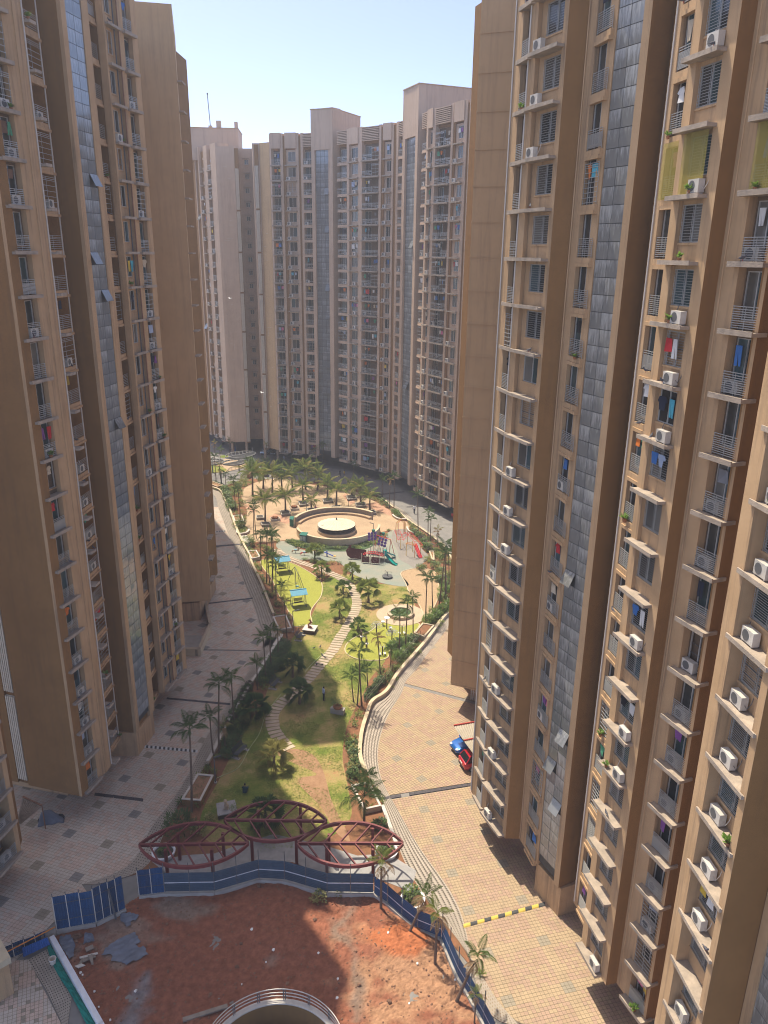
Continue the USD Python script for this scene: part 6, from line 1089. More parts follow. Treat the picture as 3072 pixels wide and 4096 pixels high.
# rectangular planters
def planter(t, quad, z, label, wall='planter_wall', rim='pale_stone', soil='dry_earth', w=.16, plant=None):
    q = [at(t, *x, z) for x in quad]; c = np.mean(q, 0); p = thing('planter', label, 'planter', (*c, 0)); o = Polygon(q); i_ = o.buffer(-w, join_style=2)
    m = MB(); slab(m, o.buffer(-.03, join_style=2).difference(i_), -.02, z-.08); build(p, 'wall', m, wall, world=True)
    m = MB(); slab(m, o.difference(o.buffer(-w-.03, join_style=2)), z-.078, z); build(p, 'rim', m, rim, world=True)
    m = MB(); slab(m, i_.buffer(-.005), z-.3, z-.12); build(p, 'soil', m, soil, world=True)
    if plant:
        m = MB(); r = random.Random(int(abs(c[0]*100))); x0, y0, x1, y1 = i_.bounds
        for k in range(plant):
            x, y = r.uniform(x0, x1), r.uniform(y0, y1)
            if i_.buffer(-.08).contains(Point(x, y)):
                for _ in range(4): d = np.array([r.uniform(-1, 1), r.uniform(-1, 1), r.uniform(.4, 1.4)])*.13; sd = np.array([-d[1], d[0], 0])*.2; b = np.array([x, y, z-.12]); m.add([b, b+d*.6+sd, b+d, b+d*.6-sd], [(0, 1, 2, 3)])
        build(p, 'plants', m, 'leaf_green', world=True)
    return p
planter('7', [(622, 402), (800, 118), (982, 134), (838, 420)], .75, 'long planter with white stone rim and scrub beside the shaded driveway', 'stucco_brown', plant=60)
planter('3', [(300, 1212), (480, 1186), (555, 1362), (380, 1385)], .6, 'pale-rimmed planter of scrub left of the swing seat', plant=50)
planter('4', [(850, 600), (960, 465), (1125, 495), (985, 650)], .7, 'yellow-rimmed red soil planter on the right garden wall', 'kerb_yellow', 'kerb_yellow', 'red_earth', plant=12)
planter('6', [(262, 990), (455, 960), (578, 1205), (400, 1245)], .55, 'long white-rimmed planter of red soil with feather palms by the right drain', 'kerb_yellow', 'pale_stone', 'red_earth')
planter('1', [(630, 1505), (750, 1490), (800, 1580), (680, 1605)], .6, 'pale-rimmed planter left of the rear swing seat', plant=30); planter('1', [(95, 597), (165, 575), (320, 632), (228, 650)], .7, 'pink box planter topped with grass beside the left driveway bend', 'plaza_red', 'planter_wall', plant=120); planter('1', [(432, 1030), (560, 1025), (585, 1100), (455, 1105)], .5, 'tan box bed of low plants above the curved left kerb', plant=60)
planter('2', [(1288, 838), (1345, 838), (1350, 940), (1320, 930)], .6, 'small yellow planter behind the climbing frame', 'kerb_yellow', 'kerb_yellow', plant=20)
for i, (t, quad, l) in enumerate([('2', [(108, 258), (215, 250), (232, 285), (120, 295)], 'square stone tree planter at the left of the right plaza row'), ('2', [(200, 340), (310, 330), (325, 370), (210, 380)], 'square stone tree planter behind the middle of the back wall'), ('2', [(372, 225), (470, 215), (493, 255), (385, 265)], 'square planter of red soil with a tiny palm'), ('2', [(470, 305), (580, 297), (596, 335), (482, 343)], 'square stone tree planter, second from the right'), ('2', [(575, 388), (690, 382), (703, 415), (590, 425)], 'square stone tree planter at the right end of the plaza'), ('1', [(1060, 965), (1180, 960), (1205, 1010), (1080, 1020)], 'square stone tree planter left of the square flower bed'), ('1', [(1300, 845), (1410, 835), (1440, 880), (1320, 895)], 'square stone tree planter at the back of the plaza'), ('1', [(1410, 935), (1520, 930), (1545, 970), (1425, 980)], 'square stone tree planter beside the round pot'), ('1', [(740, 1030), (840, 1025), (850, 1060), (750, 1070)], 'square stone tree planter left of the lily bowl'), ('1', [(800, 1120), (920, 1115), (945, 1155), (820, 1160)], 'square stone tree planter of the biggest coconut palm')]):
    planter(t, quad, .45, l, 'wood_grey', 'concrete', 'lattice_soil', .14)
def low_bowl(t, quad, l, k):
    planter(t, quad, .4, 'square stone base under the '+l, 'pale_stone', 'concrete', 'dry_earth', .1); c = np.mean([at(t, *x, .4) for x in quad], 0); s = thing('flower_bowl', l, 'sculpture', (*c, .3)); 
    for j in range(8): a = j*math.pi/4; m = MB(); m.blob((.42*math.cos(a), .42*math.sin(a), .22), (.22, .15, .2), 1, a); build(s, 'petal', m, 'terracotta' if k != 2 else 'bust_stone', smooth=60)
    m = MB(); m.blob((0, 0, .2), (.26, .26, .22), 1); build(s, 'heart', m, 'terracotta' if k != 2 else 'bust_stone', smooth=60)
low_bowl('1', [(1185, 905), (1290, 895), (1322, 940), (1205, 950)], 'terracotta lotus bowl, on its base in mid plaza', 0); low_bowl('1', [(930, 1060), (1040, 1045), (1070, 1080), (945, 1090)], 'terracotta lily bowl, nearest the amphitheatre wall', 1); low_bowl('2', [(410, 375), (490, 368), (508, 395), (420, 400)], 'terracotta lotus bowl, right behind the back wall', 0); low_bowl('1', [(985, 455), (1080, 440), (1105, 465), (1000, 475)], 'pale lotus bowl, far back before the thicket', 2)
# ring planter on its round terrace
c = at('2', 975, 1545, 0); R1 = abs(at('2', 1240, 1545)[0]-at('2', 700, 1545)[0])/2; g = thing('ring_planter', 'round stone ring planter of low greenery on a tan disc beside the gym pad', 'planter', (*c, 0)); R2_ = R1*.55
m = MB(); m.lathe([(.001, .05), (R1, .05), (R1, -.02)][::-1], 40); build(g, 'disc', m, 'earth_ring'); m = MB(); m.lathe([(R2_, 0), (R2_, .45), (R2_-.42, .45), (R2_-.42, .1)], 40); build(g, 'ring_wall', m, 'planter_wall', smooth=30)
m = MB(); m.lathe([(.001, .3), (R2_-.42, .26)], 24); build(g, 'soil', m, 'ground_cover'); m = MB(); r = random.Random(9)
for k in range(420): a = r.random()*6.28; rr = (R2_-.5)*r.random()**.5; b_ = np.array([rr*math.cos(a), rr*math.sin(a), .28]); d = np.array([r.uniform(-1, 1), r.uniform(-1, 1), r.uniform(.3, 1.)])*.14; sd = np.array([-d[1], d[0], 0])*.3; m.add([b_, b_+d*.6+sd, b_+d, b_+d*.6-sd], [(0, 1, 2, 3)])
build(g, 'plants', m, 'leaf_green')
for i, (t, x, y, l) in enumerate([('7', 430, 1020, 'white round planter under the left pergola'), ('13', 845, 555, 'white round planter under the right pergola tip'), ('13', 1015, 870, 'white oval planter behind the long blue fence')]):
    q = at(t, x, y); g = thing('round_planter', l, 'planter', (*q, 0)); m = MB(); m.lathe([(.001, 0), (.85, 0), (.95, .38), (.80, .38), (.76, .2), (.001, .2)], 20); build(g, 'bowl', m, 'white_paint', smooth=30); m = MB(); m.lathe([(.001, .24), (.77, .24)], 20); build(g, 'soil', m, 'lattice_soil')
# amphitheatre: plinth, front parapet, back wall, tent
AC = (-8.0, 127.0); AR = 7.35; PZ = .8
am = thing('amphitheatre', 'round tan amphitheatre with a low front wall and higher back wall', 'amphitheatre', (AC[0], AC[1], 0))
m = MB(); m.lathe([(AR-.1, -.02), (AR-.1, PZ), (.001, PZ)], 56); build(am, 'stage_floor', m, 'plaza_tan', smooth=30); m = MB(); arc_wall(m, (0, 0), AR-.3, AR, 195, 362, 40, -.02, 1.3); build(am, 'front_wall', m, 'kerb_yellow'); m = MB(); arc_wall(m, (0, 0), AR-.36, AR+.05, 195, 362, 40, 1.302, 1.38); build(am, 'front_coping', m, 'kerb_yellow')
m = MB(); arc_wall(m, (0, 0), 7.75, 8.1, 42, 167, 36, -.02, 1.9); build(am, 'back_wall', m, 'wood_grey'); m = MB(); arc_wall(m, (0, 0), 7.69, 8.16, 42, 167, 36, 1.902, 2.0); build(am, 'back_coping', m, 'kerb_yellow'); m = MB(); arc_wall(m, (0, 0), 6.9, 7.74, 40, 168, 36, -.02, 1.15); build(am, 'seat_step', m, 'plaza_tan')
gc = at('2', 266, 620, PZ); gr = abs(at('2', 487, 620, PZ)[0]-at('2', 60, 620, PZ)[0])/2
tent = thing('tent_pavilion', 'low round pavilion with a cream segmented tent roof in the amphitheatre', 'pavilion', (gc[0], gc[1], PZ))
m = MB(); m.lathe([(gr, 0), (gr, .45), (gr-.3, .45), (gr-.3, .02), (.001, .02)], 40); build(tent, 'base_ring', m, 'planter_wall', smooth=30)
for i in range(24):
    a0, a1 = 2*math.pi*i/24, 2*math.pi*(i+1)/24; er = gr*.98; m = MB(); am_ = (a0+a1)/2; e = (er*math.cos(am_)*.985, er*math.sin(am_)*.985, 1.26)
    m.add([(0, 0, 2.15), (er*math.cos(a0), er*math.sin(a0), 1.3), e, (er*math.cos(a1), er*math.sin(a1), 1.3), (.5*er*math.cos(am_), .5*er*math.sin(am_), 1.66)], [(0, 1, 4), (1, 2, 4), (2, 3, 4), (3, 0, 4)]); build(tent, 'roof_panel', m, 'tent_cream')
for z in (.62, .95, 1.24): m = MB(); m.tube(arcpts((0, 0), gr*.97, 0, 360, 40, z), .03, 5); build(tent, 'rail', m, 'rail_dark')
for i in range(24): a = 2*math.pi*i/24; m = MB(); m.tube([(gr*.97*math.cos(a), gr*.97*math.sin(a), .4), (gr*.97*math.cos(a), gr*.97*math.sin(a), 1.3)], .03, 5); build(tent, 'post', m, 'rail_dark')
m = MB(); m.lathe([(.14, 2.08), (.12, 2.45), (.001, 2.45)], 8); build(tent, 'finial', m, 'rail_dark'); m = MB(); m.lathe([(.001, .03), (gr-.5, .03), (gr-.5, .6), (.001, .62)][1:], 24); build(tent, 'shaded_core', m, 'interior_dark')
for t, quad, l in (('3', [(660, 235), (745, 245), (768, 205), (690, 200)], 'green cabinet with pale shutters in front of the amphitheatre wall'), ('1', [(1190, 1180), (1235, 1190), (1250, 1150), (1205, 1145)], 'plain green cabinet at the left end of the back wall')):
    q = P(t, quad); c = np.mean(q, 0); b = thing('service_cabinet', l, 'cabinet', (*c, 0)); m = MB(); m.prism(q, .1, 1.35); build(b, 'body', m, 'box_green', world=True); m = MB(); m.prism([tuple(np.array(p)*1.12-c*.12) for p in q], 1.352, 1.45); build(b, 'roof', m, 'box_green', world=True); m = MB(); m.prism([tuple(np.array(p)*1.02-c*.02) for p in q], -.02, .098); build(b, 'base', m, 'concrete', world=True)
    f = MB(); L = f.frame(q[0], q[1])
    for u in (.06, .53):
        s = MB(); s.fr = f.fr; s.box(u*L, (u+.4)*L, .0, .03, .3, 1.2); build(b, 'shutter', s, 'litter_white' if t == '3' else 'box_green', world=True)
# curved bench wall and steps in the far garden
a = smooth_line(P('1', [(640, 545), (690, 500), (760, 480), (830, 475)]), 6); wall_line('bench_wall', a, .5, .9, 'plaza_red', 'pinkish curved bench wall with a square end block in the far garden'); q = P('1', [(830, 520), (900, 518), (905, 490), (835, 488)]); g = MB(); g.prism(q, 0, 1.2); solo('end_block', g, 'wood_grey', 'grey square block at the end of the curved bench wall', 'block')
g = thing('curl_sculpture', 'pale looped ribbon-like seat sculpture on the far plaza', 'sculpture', (*at('1', 1150, 520), 0)); m = MB(); pts = [(*at('1', x, y), z) for x, y, z in ((1040, 545, .3), (1110, 515, .5), (1180, 480, .7), (1230, 462, 1.0), (1235, 490, 1.0), (1180, 515, .6), (1110, 548, .4), (1060, 560, .3))]; m.tube(smooth_line3(pts) if False else pts, .2, 6); build(g, 'ribbon', m, 'kerb_yellow', world=True, smooth=50)
st = thing('garden_steps', 'flight of pale steps from the left driveway up to the garden', 'steps', (*at('1', 590, 1370), 0))
for i in range(5): q = P('1', [(530+18*i, 1310+2*i), (548+18*i, 1312+2*i), (648+6*i, 1440-6*i), (628+6*i, 1450-6*i)]); m = MB(); m.prism(q, -.02, .08+.06*i); build(st, 'step', m, 'pale_stone', world=True)
wall_line('curved_kerb', smooth_line(P('1', [(485, 1180), (490, 1250), (530, 1300), (600, 1290), (650, 1240)]), 6), .22, .35, 'planter_wall', 'curved pale kerb round the bush by the left steps', top='pale_stone'); wall_line('curved_kerb', smooth_line(P('2', [(885, 455), (920, 485), (985, 505), (1040, 500)]), 6), .22, .35, 'planter_wall', 'curved pale kerb round the oval bed by the far driveway', top='pale_stone'); wall_line('curved_kerb', smooth_line(P('2', [(1045, 590), (1060, 625), (1110, 655), (1150, 665)]), 6), .2, .3, 'planter_wall', 'curved pale kerb behind the climbing frame', top='pale_stone')
# swings
def swing_seat(base4, label, rot_fix=0):
    q = [at(*x) for x in base4]; c = np.mean(q, 0); an, _ = frame_at(q[0], q[1]); t = thing('garden_swing', label, 'swing', (*c, .03), an); H = 2.25; L, D = 1.9, 1.7
    for x in (-L/2, L/2):
        m = MB(); m.tube([(x, -D/2, .05), (x, -.12, H-.25), (x, .12, H-.25), (x, D/2, .05)], .035, 6); m.tube([(x, -D/2, .05), (x, D/2, .05)], .035, 6); m.tube([(x, -D*.36, .55), (x, D*.36, .55)], .025, 5); build(t, 'side_frame', m, 'rail_dark')
    m = MB(); m.tube([(-L/2, 0, H-.25), (L/2, 0, H-.25)], .04, 6); m.tube([(-L/2, D/2, .05), (L/2, D/2, .05)], .03, 6); build(t, 'cross_bar', m, 'rail_dark')
    for sg in (-1, 1):
        n = 9
        for i in range(n):
            u0, u1 = -L/2-.2+(L+.4)*i/n, -L/2-.2+(L+.4)*(i+1)/n-.012; m = MB(); m.add([(u0, 0, H+.18), (u1, 0, H+.18), (u1, sg*.95, H-.32), (u0, sg*.95, H-.32), (u0, 0, H+.15), (u1, 0, H+.15), (u1, sg*.95, H-.35), (u0, sg*.95, H-.35)], [(0, 1, 2, 3), (7, 6, 5, 4), (2, 6, 7, 3), (0, 3, 7, 4), (1, 5, 6, 2)]); build(t, 'roof_strip', m, 'roof_blue')
    m = MB(); m.bar((-L/2-.2, 0, H+.19), (L/2+.2, 0, H+.19), .14, .05); build(t, 'ridge', m, 'roof_blue')
    for i in range(4): m = MB(); m.box(-.6, .6, -.22+.12*i, -.13+.12*i, .48, .51); build(t, 'seat_slat', m, 'wood_dark')
    for i in range(3): m = MB(); m.box(-.6, .6, .28+.04*i, .31+.04*i, .58+.14*i, .69+.14*i); build(t, 'back_slat', m, 'wood_dark')
    for x in (-.6, .6): m = MB(); m.tube([(x, -.22, .5), (x, 0, H-.25)], .012, 4); m.tube([(x, .34, .8), (x, 0, H-.25)], .012, 4); build(t, 'chain', m, 'rail_dark')
swing_seat([('3', 590, 1125), ('3', 740, 1105), ('3', 690, 1000), ('3', 555, 1050)], 'nearer garden swing seat with a blue gabled roof on the green pad')
swing_seat([('3', 380, 655), ('3', 500, 640), ('3', 470, 570), ('3', 370, 600)], 'rear garden swing seat with a blue gabled roof behind palms')
t = thing('swing_frame', 'tall arched black A-frame swing between the two roofed swings', 'swing', (*at('3', 620, 830), .03)); A1_, A2_, B1_, B2_ = at('3', 500, 748), at('3', 610, 850), at('3', 635, 715), at('3', 745, 930); H = 2.8
m = MB(); ta, tb = (np.array(A1_)+np.array(A2_))/2, (np.array(B1_)+np.array(B2_))/2
for a, b_, tp in ((at('3', 500, 748), at('3', 612, 845), at('3', 595, 555, H)), (at('3', 650, 720), at('3', 745, 930), at('3', 635, 640, H))):
    m = MB(); m.tube([(*a, .03), (*((np.array(a)+np.array(tp)*3)/4), H*.85), (*tp, H), (*((np.array(b_)+np.array(tp)*3)/4), H*.85), (*b_, .03)], .04, 6); build(t, 'leg_frame', m, 'rail_dark', world=True)
a, b_ = at('3', 595, 555, H), at('3', 635, 640, H); m = MB(); m.tube([(*a, H), (*b_, H)], .045, 6); build(t, 'top_bar', m, 'rail_dark', world=True)
for k, (s, col) in enumerate(((.3, 'rail_dark'), (.75, 'play_blue'))):
    p = np.array(a)+(np.array(b_)-np.array(a))*s
    for d in (-.18, .18): m = MB(); m.tube([(p[0]+d, p[1], H), (p[0]+d, p[1], .55)], .012, 4); build(t, 'chain', m, 'rail_dark', world=True)
    m = MB(); m.box(p[0]-.22, p[0]+.22, p[1]-.1, p[1]+.1, .5, .55); build(t, 'swing_seat', m, 'roof_blue' if k else col, world=True)
# spring riders, seesaw, roundabout
for x, y, l, c1 in ((605, 375, 'spring rider with blue saddle, the left of the two', 'bust_stone'), (720, 405, 'spring rider with red back, the right of the two', 'play_red')):
    q = at('3', x, y); t = thing('spring_rider', l, 'spring rider', (*q, .03), 0, 'spring riders'); m = MB(); m.tube([(.08*math.cos(k), .08*math.sin(k), k*.02) for k in np.arange(0, 18, .7)], .02, 4); build(t, 'spring', m, 'rail_dark'); m = MB(); m.prism([(-.5, .0), (.5, 0), (.5, .12), (-.5, .12)], .38, .5); m.bar((.4, .06, .5), (.62, .06, 1.0), .12, .3); m.bar((-.45, .06, .45), (-.6, .06, .15), .1, .2); build(t, 'body', m, c1); m = MB(); m.blob((0, .06, .55), (.28, .14, .08), 1); build(t, 'saddle', m, 'roof_blue')
a, b_ = at('2', 78, 832, .8), at('2', 245, 905, .3); t = thing('seesaw', 'blue seesaw with a yellow end seat beside the amphitheatre bed', 'seesaw', (*at('2', 160, 895), .03)); m = MB(); m.bar((*a, .85), (*b_, .35), .14, .09); build(t, 'beam', m, 'play_blue', world=True); c = np.array(at('2', 160, 900)); m = MB(); m.box(c[0]-.09, c[0]+.09, c[1]-.09, c[1]+.09, 0, .95); build(t, 'post', m, 'play_blue', world=True); m = MB(); m.box(b_[0]-.2, b_[0]+.2, b_[1]-.14, b_[1]+.14, .38, .46); build(t, 'seat', m, 'play_yellow', world=True)
t = thing('roundabout', 'dark round playground roundabout on the rubber surface', 'roundabout', (*at('2', 827, 1135), .03)); m = MB(); m.lathe([(.001, .2), (.78, .2), (.78, .28), (.001, .28)][::-1], 24); build(t, 'disc', m, 'rail_dark', smooth=30); m = MB(); m.tube([(0, 0, .03), (0, 0, .95)], .06, 7); build(t, 'pole', m, 'rail_dark')
for i in range(3): a = i*2.09; m = MB(); m.tube([(.7*math.cos(a), .7*math.sin(a), .28), (.7*math.cos(a), .7*math.sin(a), .9), (0, 0, .9)], .025, 5); build(t, 'handle', m, 'rail_dark')
# play ship
sx0, sy0 = at('2', 690, 930); t = thing('play_ship', 'ship-shaped climbing set with maroon hull, purple sails, red bridge and teal slides', 'play set', (sx0, sy0, .03)); an, _ = frame_at(at('2', 440, 905), at('2', 780, 935)); ca, sa = math.cos(an), math.sin(an)
def sh(u, v, z): return (sx0+ca*u-sa*v, sy0+sa*u+ca*v, z)
def part(name, m, mt, sm=False): build(t, name, m, mt, world=True, smooth=sm)
def panel(name, prof, v, th, mt):
    m = MB(); n = len(prof); V = [sh(u, v-th/2, z) for u, z in prof]+[sh(u, v+th/2, z) for u, z in prof]; F = [tuple(range(n)), tuple(range(2*n-1, n-1, -1))]+[(i, (i+1) % n, n+(i+1) % n, n+i) for i in range(n)]; m.add(V, F); part(name, m, mt)
hull = [(-4.6, 1.35), (-4.3, 1.75), (-4.05, 1.7), (-4.15, 1.35), (-3.9, .95), (-3.2, .85), (-2.5, 1.15), (-1.6, 1.15), (-1.6, .1), (-3.8, .1), (-4.35, .5)]
panel('hull_side', hull, .75, .08, 'play_maroon'); panel('hull_side', hull, -.75, .08, 'play_maroon')
for v in (.75, -.75):
    for u, z in ((-3.1, .5), (-2.2, .55)): m = MB(); m.lathe([(.22, -.07), (.22, .07), (.001, .07)], 14); V = m.v[0]; m.v = [np.array([sh(u+p[0], v*1.005+p[2]*.75, z+p[1]) for p in V])]; part('porthole', m, 'play_cream')
for u, v, h in ((-.9, -.8, 1.9), (-.9, .8, 1.9), (.35, -.8, 2.1), (.35, .8, 2.1), (1.7, -.8, 1.9), (1.7, .8, 1.9), (-.3, .1, 4.6), (1.2, .6, 4.1), (-1.7, -2.0, 1.6), (-.3, -2.0, 1.6), (1.2, -2.0, 1.7)): m = MB(); m.tube([sh(u, v, 0), sh(u, v, h)], .055, 7); part('post', m, 'play_cream')
m = MB(); m.add([sh(-.9, -.8, 1.0), sh(1.7, -.8, 1.0), sh(1.7, .8, 1.0), sh(-.9, .8, 1.0), sh(-.9, -.8, .93), sh(1.7, -.8, .93), sh(1.7, .8, .93), sh(-.9, .8, .93)], BOXF[::-1]); part('deck', m, 'wood_dark')
for u0, v in ((-1.65, -2.0), (-.15, -2.0)): panel('tyre_panel', [(u0, .15), (u0+1.2, .15), (u0+1.2, 1.15), (u0, 1.15)], v, .06, 'play_maroon')
for u0 in (-1.05, .45): m = MB(); m.lathe([(.34, -.05), (.34, .05), (.2, .05), (.2, -.05)], 14); V = m.v[0]; m.v = [np.array([sh(u0+p[0], -2.05+p[2], .65+p[1]) for p in V])]; part('porthole', m, 'play_cream')
for u in np.linspace(-1.5, 1.6, 11): z = 1.35+.35*math.sin((u+1.5)/3.1*math.pi); m = MB(); m.bar(sh(u, -1.9, z), sh(u, -1.0, z), .06, .04); part('rung', m, 'play_red')
for v in (-1.9, -1.0): m = MB(); m.tube([sh(u, v, 1.35+.35*math.sin((u+1.5)/3.1*math.pi)) for u in np.linspace(-1.5, 1.6, 12)], .045, 6); part('bridge_rail', m, 'play_red')
for mast, zs in ((-.3, (4.2, 3.7, 3.2)), (1.2, (3.4, 2.9, 2.4))):
    for j, z in enumerate(zs):
        for k in range(3): m = MB(); m.blob(sh(mast-.55+.5*k-(.1*j if mast > 0 else .15), .1 if mast < 0 else .6, z-.12*k*(1 if mast > 0 else -1)), (.24, .1, .26), 1, an); part('sail', m, 'play_purple', 60)
    m = MB(); m.lathe([(.2, 0), (.28, .4), (.001, .4)], 10, sh(mast, .1 if mast < 0 else .6, 0)[:2]); m.v = [v+np.array([0, 0, 4.55 if mast < 0 else 4.0]) for v in m.v]; part('crow_nest', m, 'box_green')
def slide(pts, w, mt, name='slide'):
    pts = [np.array(p, float) for p in pts]; m = MB(); V = []; n = len(pts)
    for i, p in enumerate(pts):
        d = pts[min(i+1, n-1)]-pts[max(i-1, 0)]; s = np.array([-d[1], d[0], 0]); s /= np.linalg.norm(s)
        V += [p-s*w/2+[0, 0, .18], p-s*w/2, p+s*w/2, p+s*w/2+[0, 0, .18]]
    m.add(V, [(4*i+k, 4*i+k+1, 4*i+5+k, 4*i+4+k) for i in range(n-1) for k in range(3)]); part(name, m, mt, 60)
slide([sh(1.7, -.4, 1.0), sh(2.1, -.55, .95), sh(2.7, -1.0, .5), sh(3.4, -1.6, .16), sh(3.9, -1.9, .1)], .55, 'play_teal'); slide([sh(1.7, .5, 1.0), sh(2.1, .6, .95), sh(2.5, 1.2, .5), sh(3.0, 1.6, .15)], .5, 'play_teal')
m = MB(); m.tube([sh(1.75, -.45, 1.0), sh(1.75, -.45, 1.9)], .3, 8); part('slide_hood', m, 'play_teal', 60)
for v in (-.8, .8):
    for u in np.linspace(-.9, 1.7, 12): m = MB(); m.tube([sh(u, v, 1.0), sh(u, v, 1.7)], .018, 4); part('baluster', m, 'play_red' if v > 0 else 'play_purple')
a, b_ = at('2', 705, 665, 3.0), at('2', 865, 715, 3.0); H = 3.0; m = MB(); m.tube([(*a, H), (*b_, H)], .06, 6); t2 = thing('swing_frame', 'red A-frame swing standing behind the play ship', 'swing', (*at('2', 790, 830), .03)); build(t2, 'top_bar', m, 'play_red', world=True)
for tp, f1, f2 in ((a, at('2', 690, 815), at('2', 745, 800)), (b_, at('2', 850, 870), at('2', 905, 880))):
    m = MB(); m.tube([(*f1, .03), (*tp, H)], .05, 6); m.tube([(*f2, .03), (*tp, H)], .05, 6); build(t2, 'leg_frame', m, 'play_red', world=True)
# orange climbing frame
t = thing('climbing_frame', 'orange and yellow climbing frame with red ladders and a red slide', 'climbing frame', (*at('2', 1020, 800), .03))
fp = [at('2', x, y) for x, y in ((930, 745), (1020, 640), (975, 820), (1050, 760), (1035, 895), (1130, 915), (1105, 850), (1190, 905))]
for i, p in enumerate(fp): m = MB(); m.tube([(*p, 0), (*p, 2.3 if i < 6 else 1.9)], .05, 6); build(t, 'post', m, 'play_orange' if i % 2 else 'play_yellow', world=True)
def ladder(a, b_, w, n, mt, z0, z1, name):
    a, b_ = np.array(a), np.array(b_); d = b_-a; s = np.array([-d[1], d[0]])/np.hypot(*d)*w/2
    for sg in (-1, 1): m = MB(); m.tube([(*(a+s*sg), z0), (*((a+b_)/2+s*sg), (z0+z1)/2+.12), (*(b_+s*sg), z1)], .035, 5); build(t, name, m, mt, world=True)
    for i in range(n): q = (i+.5)/n; p = a+d*q; z = z0+(z1-z0)*q+.12*math.sin(math.pi*q); m = MB(); m.tube([(*(p-s), z), (*(p+s), z)], .022, 4); build(t, 'rung', m, mt, world=True)
ladder(fp[0], fp[2], .9, 8, 'play_red', 2.25, 1.6, 'ladder_rail'); ladder(fp[2], fp[3], .9, 6, 'play_red', 1.6, 2.0, 'ladder_rail'); ladder(fp[3], fp[7], .9, 9, 'play_red', 2.1, 1.9, 'ladder_rail'); ladder(fp[4], fp[5], .7, 7, 'play_orange', 2.2, 2.2, 'ladder_rail')
for k in range(3):
    c = np.array(at('2', 975, 650)); w = .9-.22*k; m = MB(); m.tube([(c[0]-w, c[1]+.1*k, 0), (c[0]-w*.9, c[1]+.1*k, 2.0), (c[0], c[1]+.1*k, 2.9-.25*k), (c[0]+w*.9, c[1]+.1*k, 2.0), (c[0]+w, c[1]+.1*k, 0)], .04, 6); build(t, 'hoop', m, ('play_orange', 'play_yellow', 'play_red')[k], world=True)
a, b_ = np.array(at('2', 1130, 870)), np.array(at('2', 1195, 925)); m = MB(); m.add([(*(a+[-.25, 0]), 1.6), (*(a+[.25, .1]), 1.6), (*(b_+[.25, .1]), .15), (*(b_+[-.25, 0]), .15)], [(0, 1, 2, 3)]); m.bar((*(a+[-.25, 0]), 1.68), (*(b_+[-.25, 0]), .23), .05, .16); m.bar((*(a+[.25, .1]), 1.68), (*(b_+[.25, .1]), .23), .05, .16); build(t, 'slide', m, 'play_red', world=True)
# outdoor gym machines on the near pad
def wheel(m, c, r, n=14, th=.025):
    m.tube([(c[0]+r*math.cos(2*math.pi*i/n), c[1], c[2]+r*math.sin(2*math.pi*i/n)) for i in range(n+1)], th, 5, cap=False)
    for i in range(3): a = i*math.pi/3; m.tube([(c[0]-r*math.cos(a), c[1], c[2]-r*math.sin(a)), (c[0]+r*math.cos(a), c[1], c[2]+r*math.sin(a))], th*.7, 4)
def gym(t, x, y, kind, label):
    q = at(t, x, y); g = thing('gym_machine', label, 'exercise machine', (*q, .03), 0.2, 'outdoor gym machines'); m = MB(); m.tube([(0, 0, 0), (0, 0, 1.55 if kind != 'step' else 1.2)], .075, 8); build(g, 'post', m, 'gym_brown')
    if kind == 'wheels':
        for s in (-1, 1): m = MB(); wheel(m, (s*.42, -.1, 1.35), .36); wheel(m, (s*.18, .12, 1.6), .3); build(g, 'hand_wheel', m, 'gym_white')
    if kind == 'disc': m = MB(); m.lathe([(.001, 1.56), (.38, 1.56), (.38, 1.62), (.001, 1.62)][::-1], 14); build(g, 'disc', m, 'gym_white'); 
    if kind == 'step':
        for s in (-1, 1): m = MB(); m.tube([(s*.3, 0, .25), (s*.3, .1, 1.1), (s*.15, .2, 1.35)], .035, 6); m.box(s*.3-.12, s*.3+.12, -.25, .25, .22, .26); build(g, 'arm', m, 'gym_white')
        m = MB(); m.tube([(-.3, 0, 1.1), (.3, 0, 1.1)], .035, 5); build(g, 'cross_bar', m, 'gym_white')
    if kind == 'frame': m = MB(); m.tube([(0, .7, 0), (0, .7, 1.5), (0, .35, 1.25), (0, 0, 1.5)], .06, 7); m.box(-.16, .16, .2, .5, .75, .8); build(g, 'curved_bar', m, 'gym_brown'); m = MB(); m.lathe([(.001, .82), (.2, .82), (.2, .9), (.001, .9)][::-1], 12); build(g, 'seat', m, 'gym_white')
gym('4', 350, 635, 'wheels', 'gym post with white hand wheels at the left of the pad'); gym('4', 555, 730, 'wheels', 'gym post with white hand wheels at the middle of the pad'); gym('4', 487, 550, 'disc', 'gym post topped with a white round disc'); gym('4', 690, 625, 'step', 'white stepping machine near the ring planter'); gym('4', 430, 900, 'step', 'white stepping machine at the near edge of the pad'); gym('4', 225, 830, 'frame', 'brown curved gym frame with white seat in front of a palm'); gym('4', 155, 735, 'frame', 'brown curved gym frame at the left edge of the pad')
m = MB(); m.tube([(*at('4', 440, 505, .45), .45), (*at('4', 440, 520), 0)], .1, 6); 
for x, y, l in ((437, 505, 'white round stool on the gym pad behind the wheels'), (535, 580, 'white round stool on the gym pad by the middle wheels')):
    q = at('4', x, y); g = thing('gym_stool', l, 'stool', (*q, .03), 0, 'gym stools'); m = MB(); m.tube([(0, 0, 0), (0, 0, .5)], .06, 7); build(g, 'post', m, 'gym_brown'); m = MB(); m.lathe([(.24, .5), (.24, .58), (.001, .58)], 14); build(g, 'seat', m, 'gym_white')
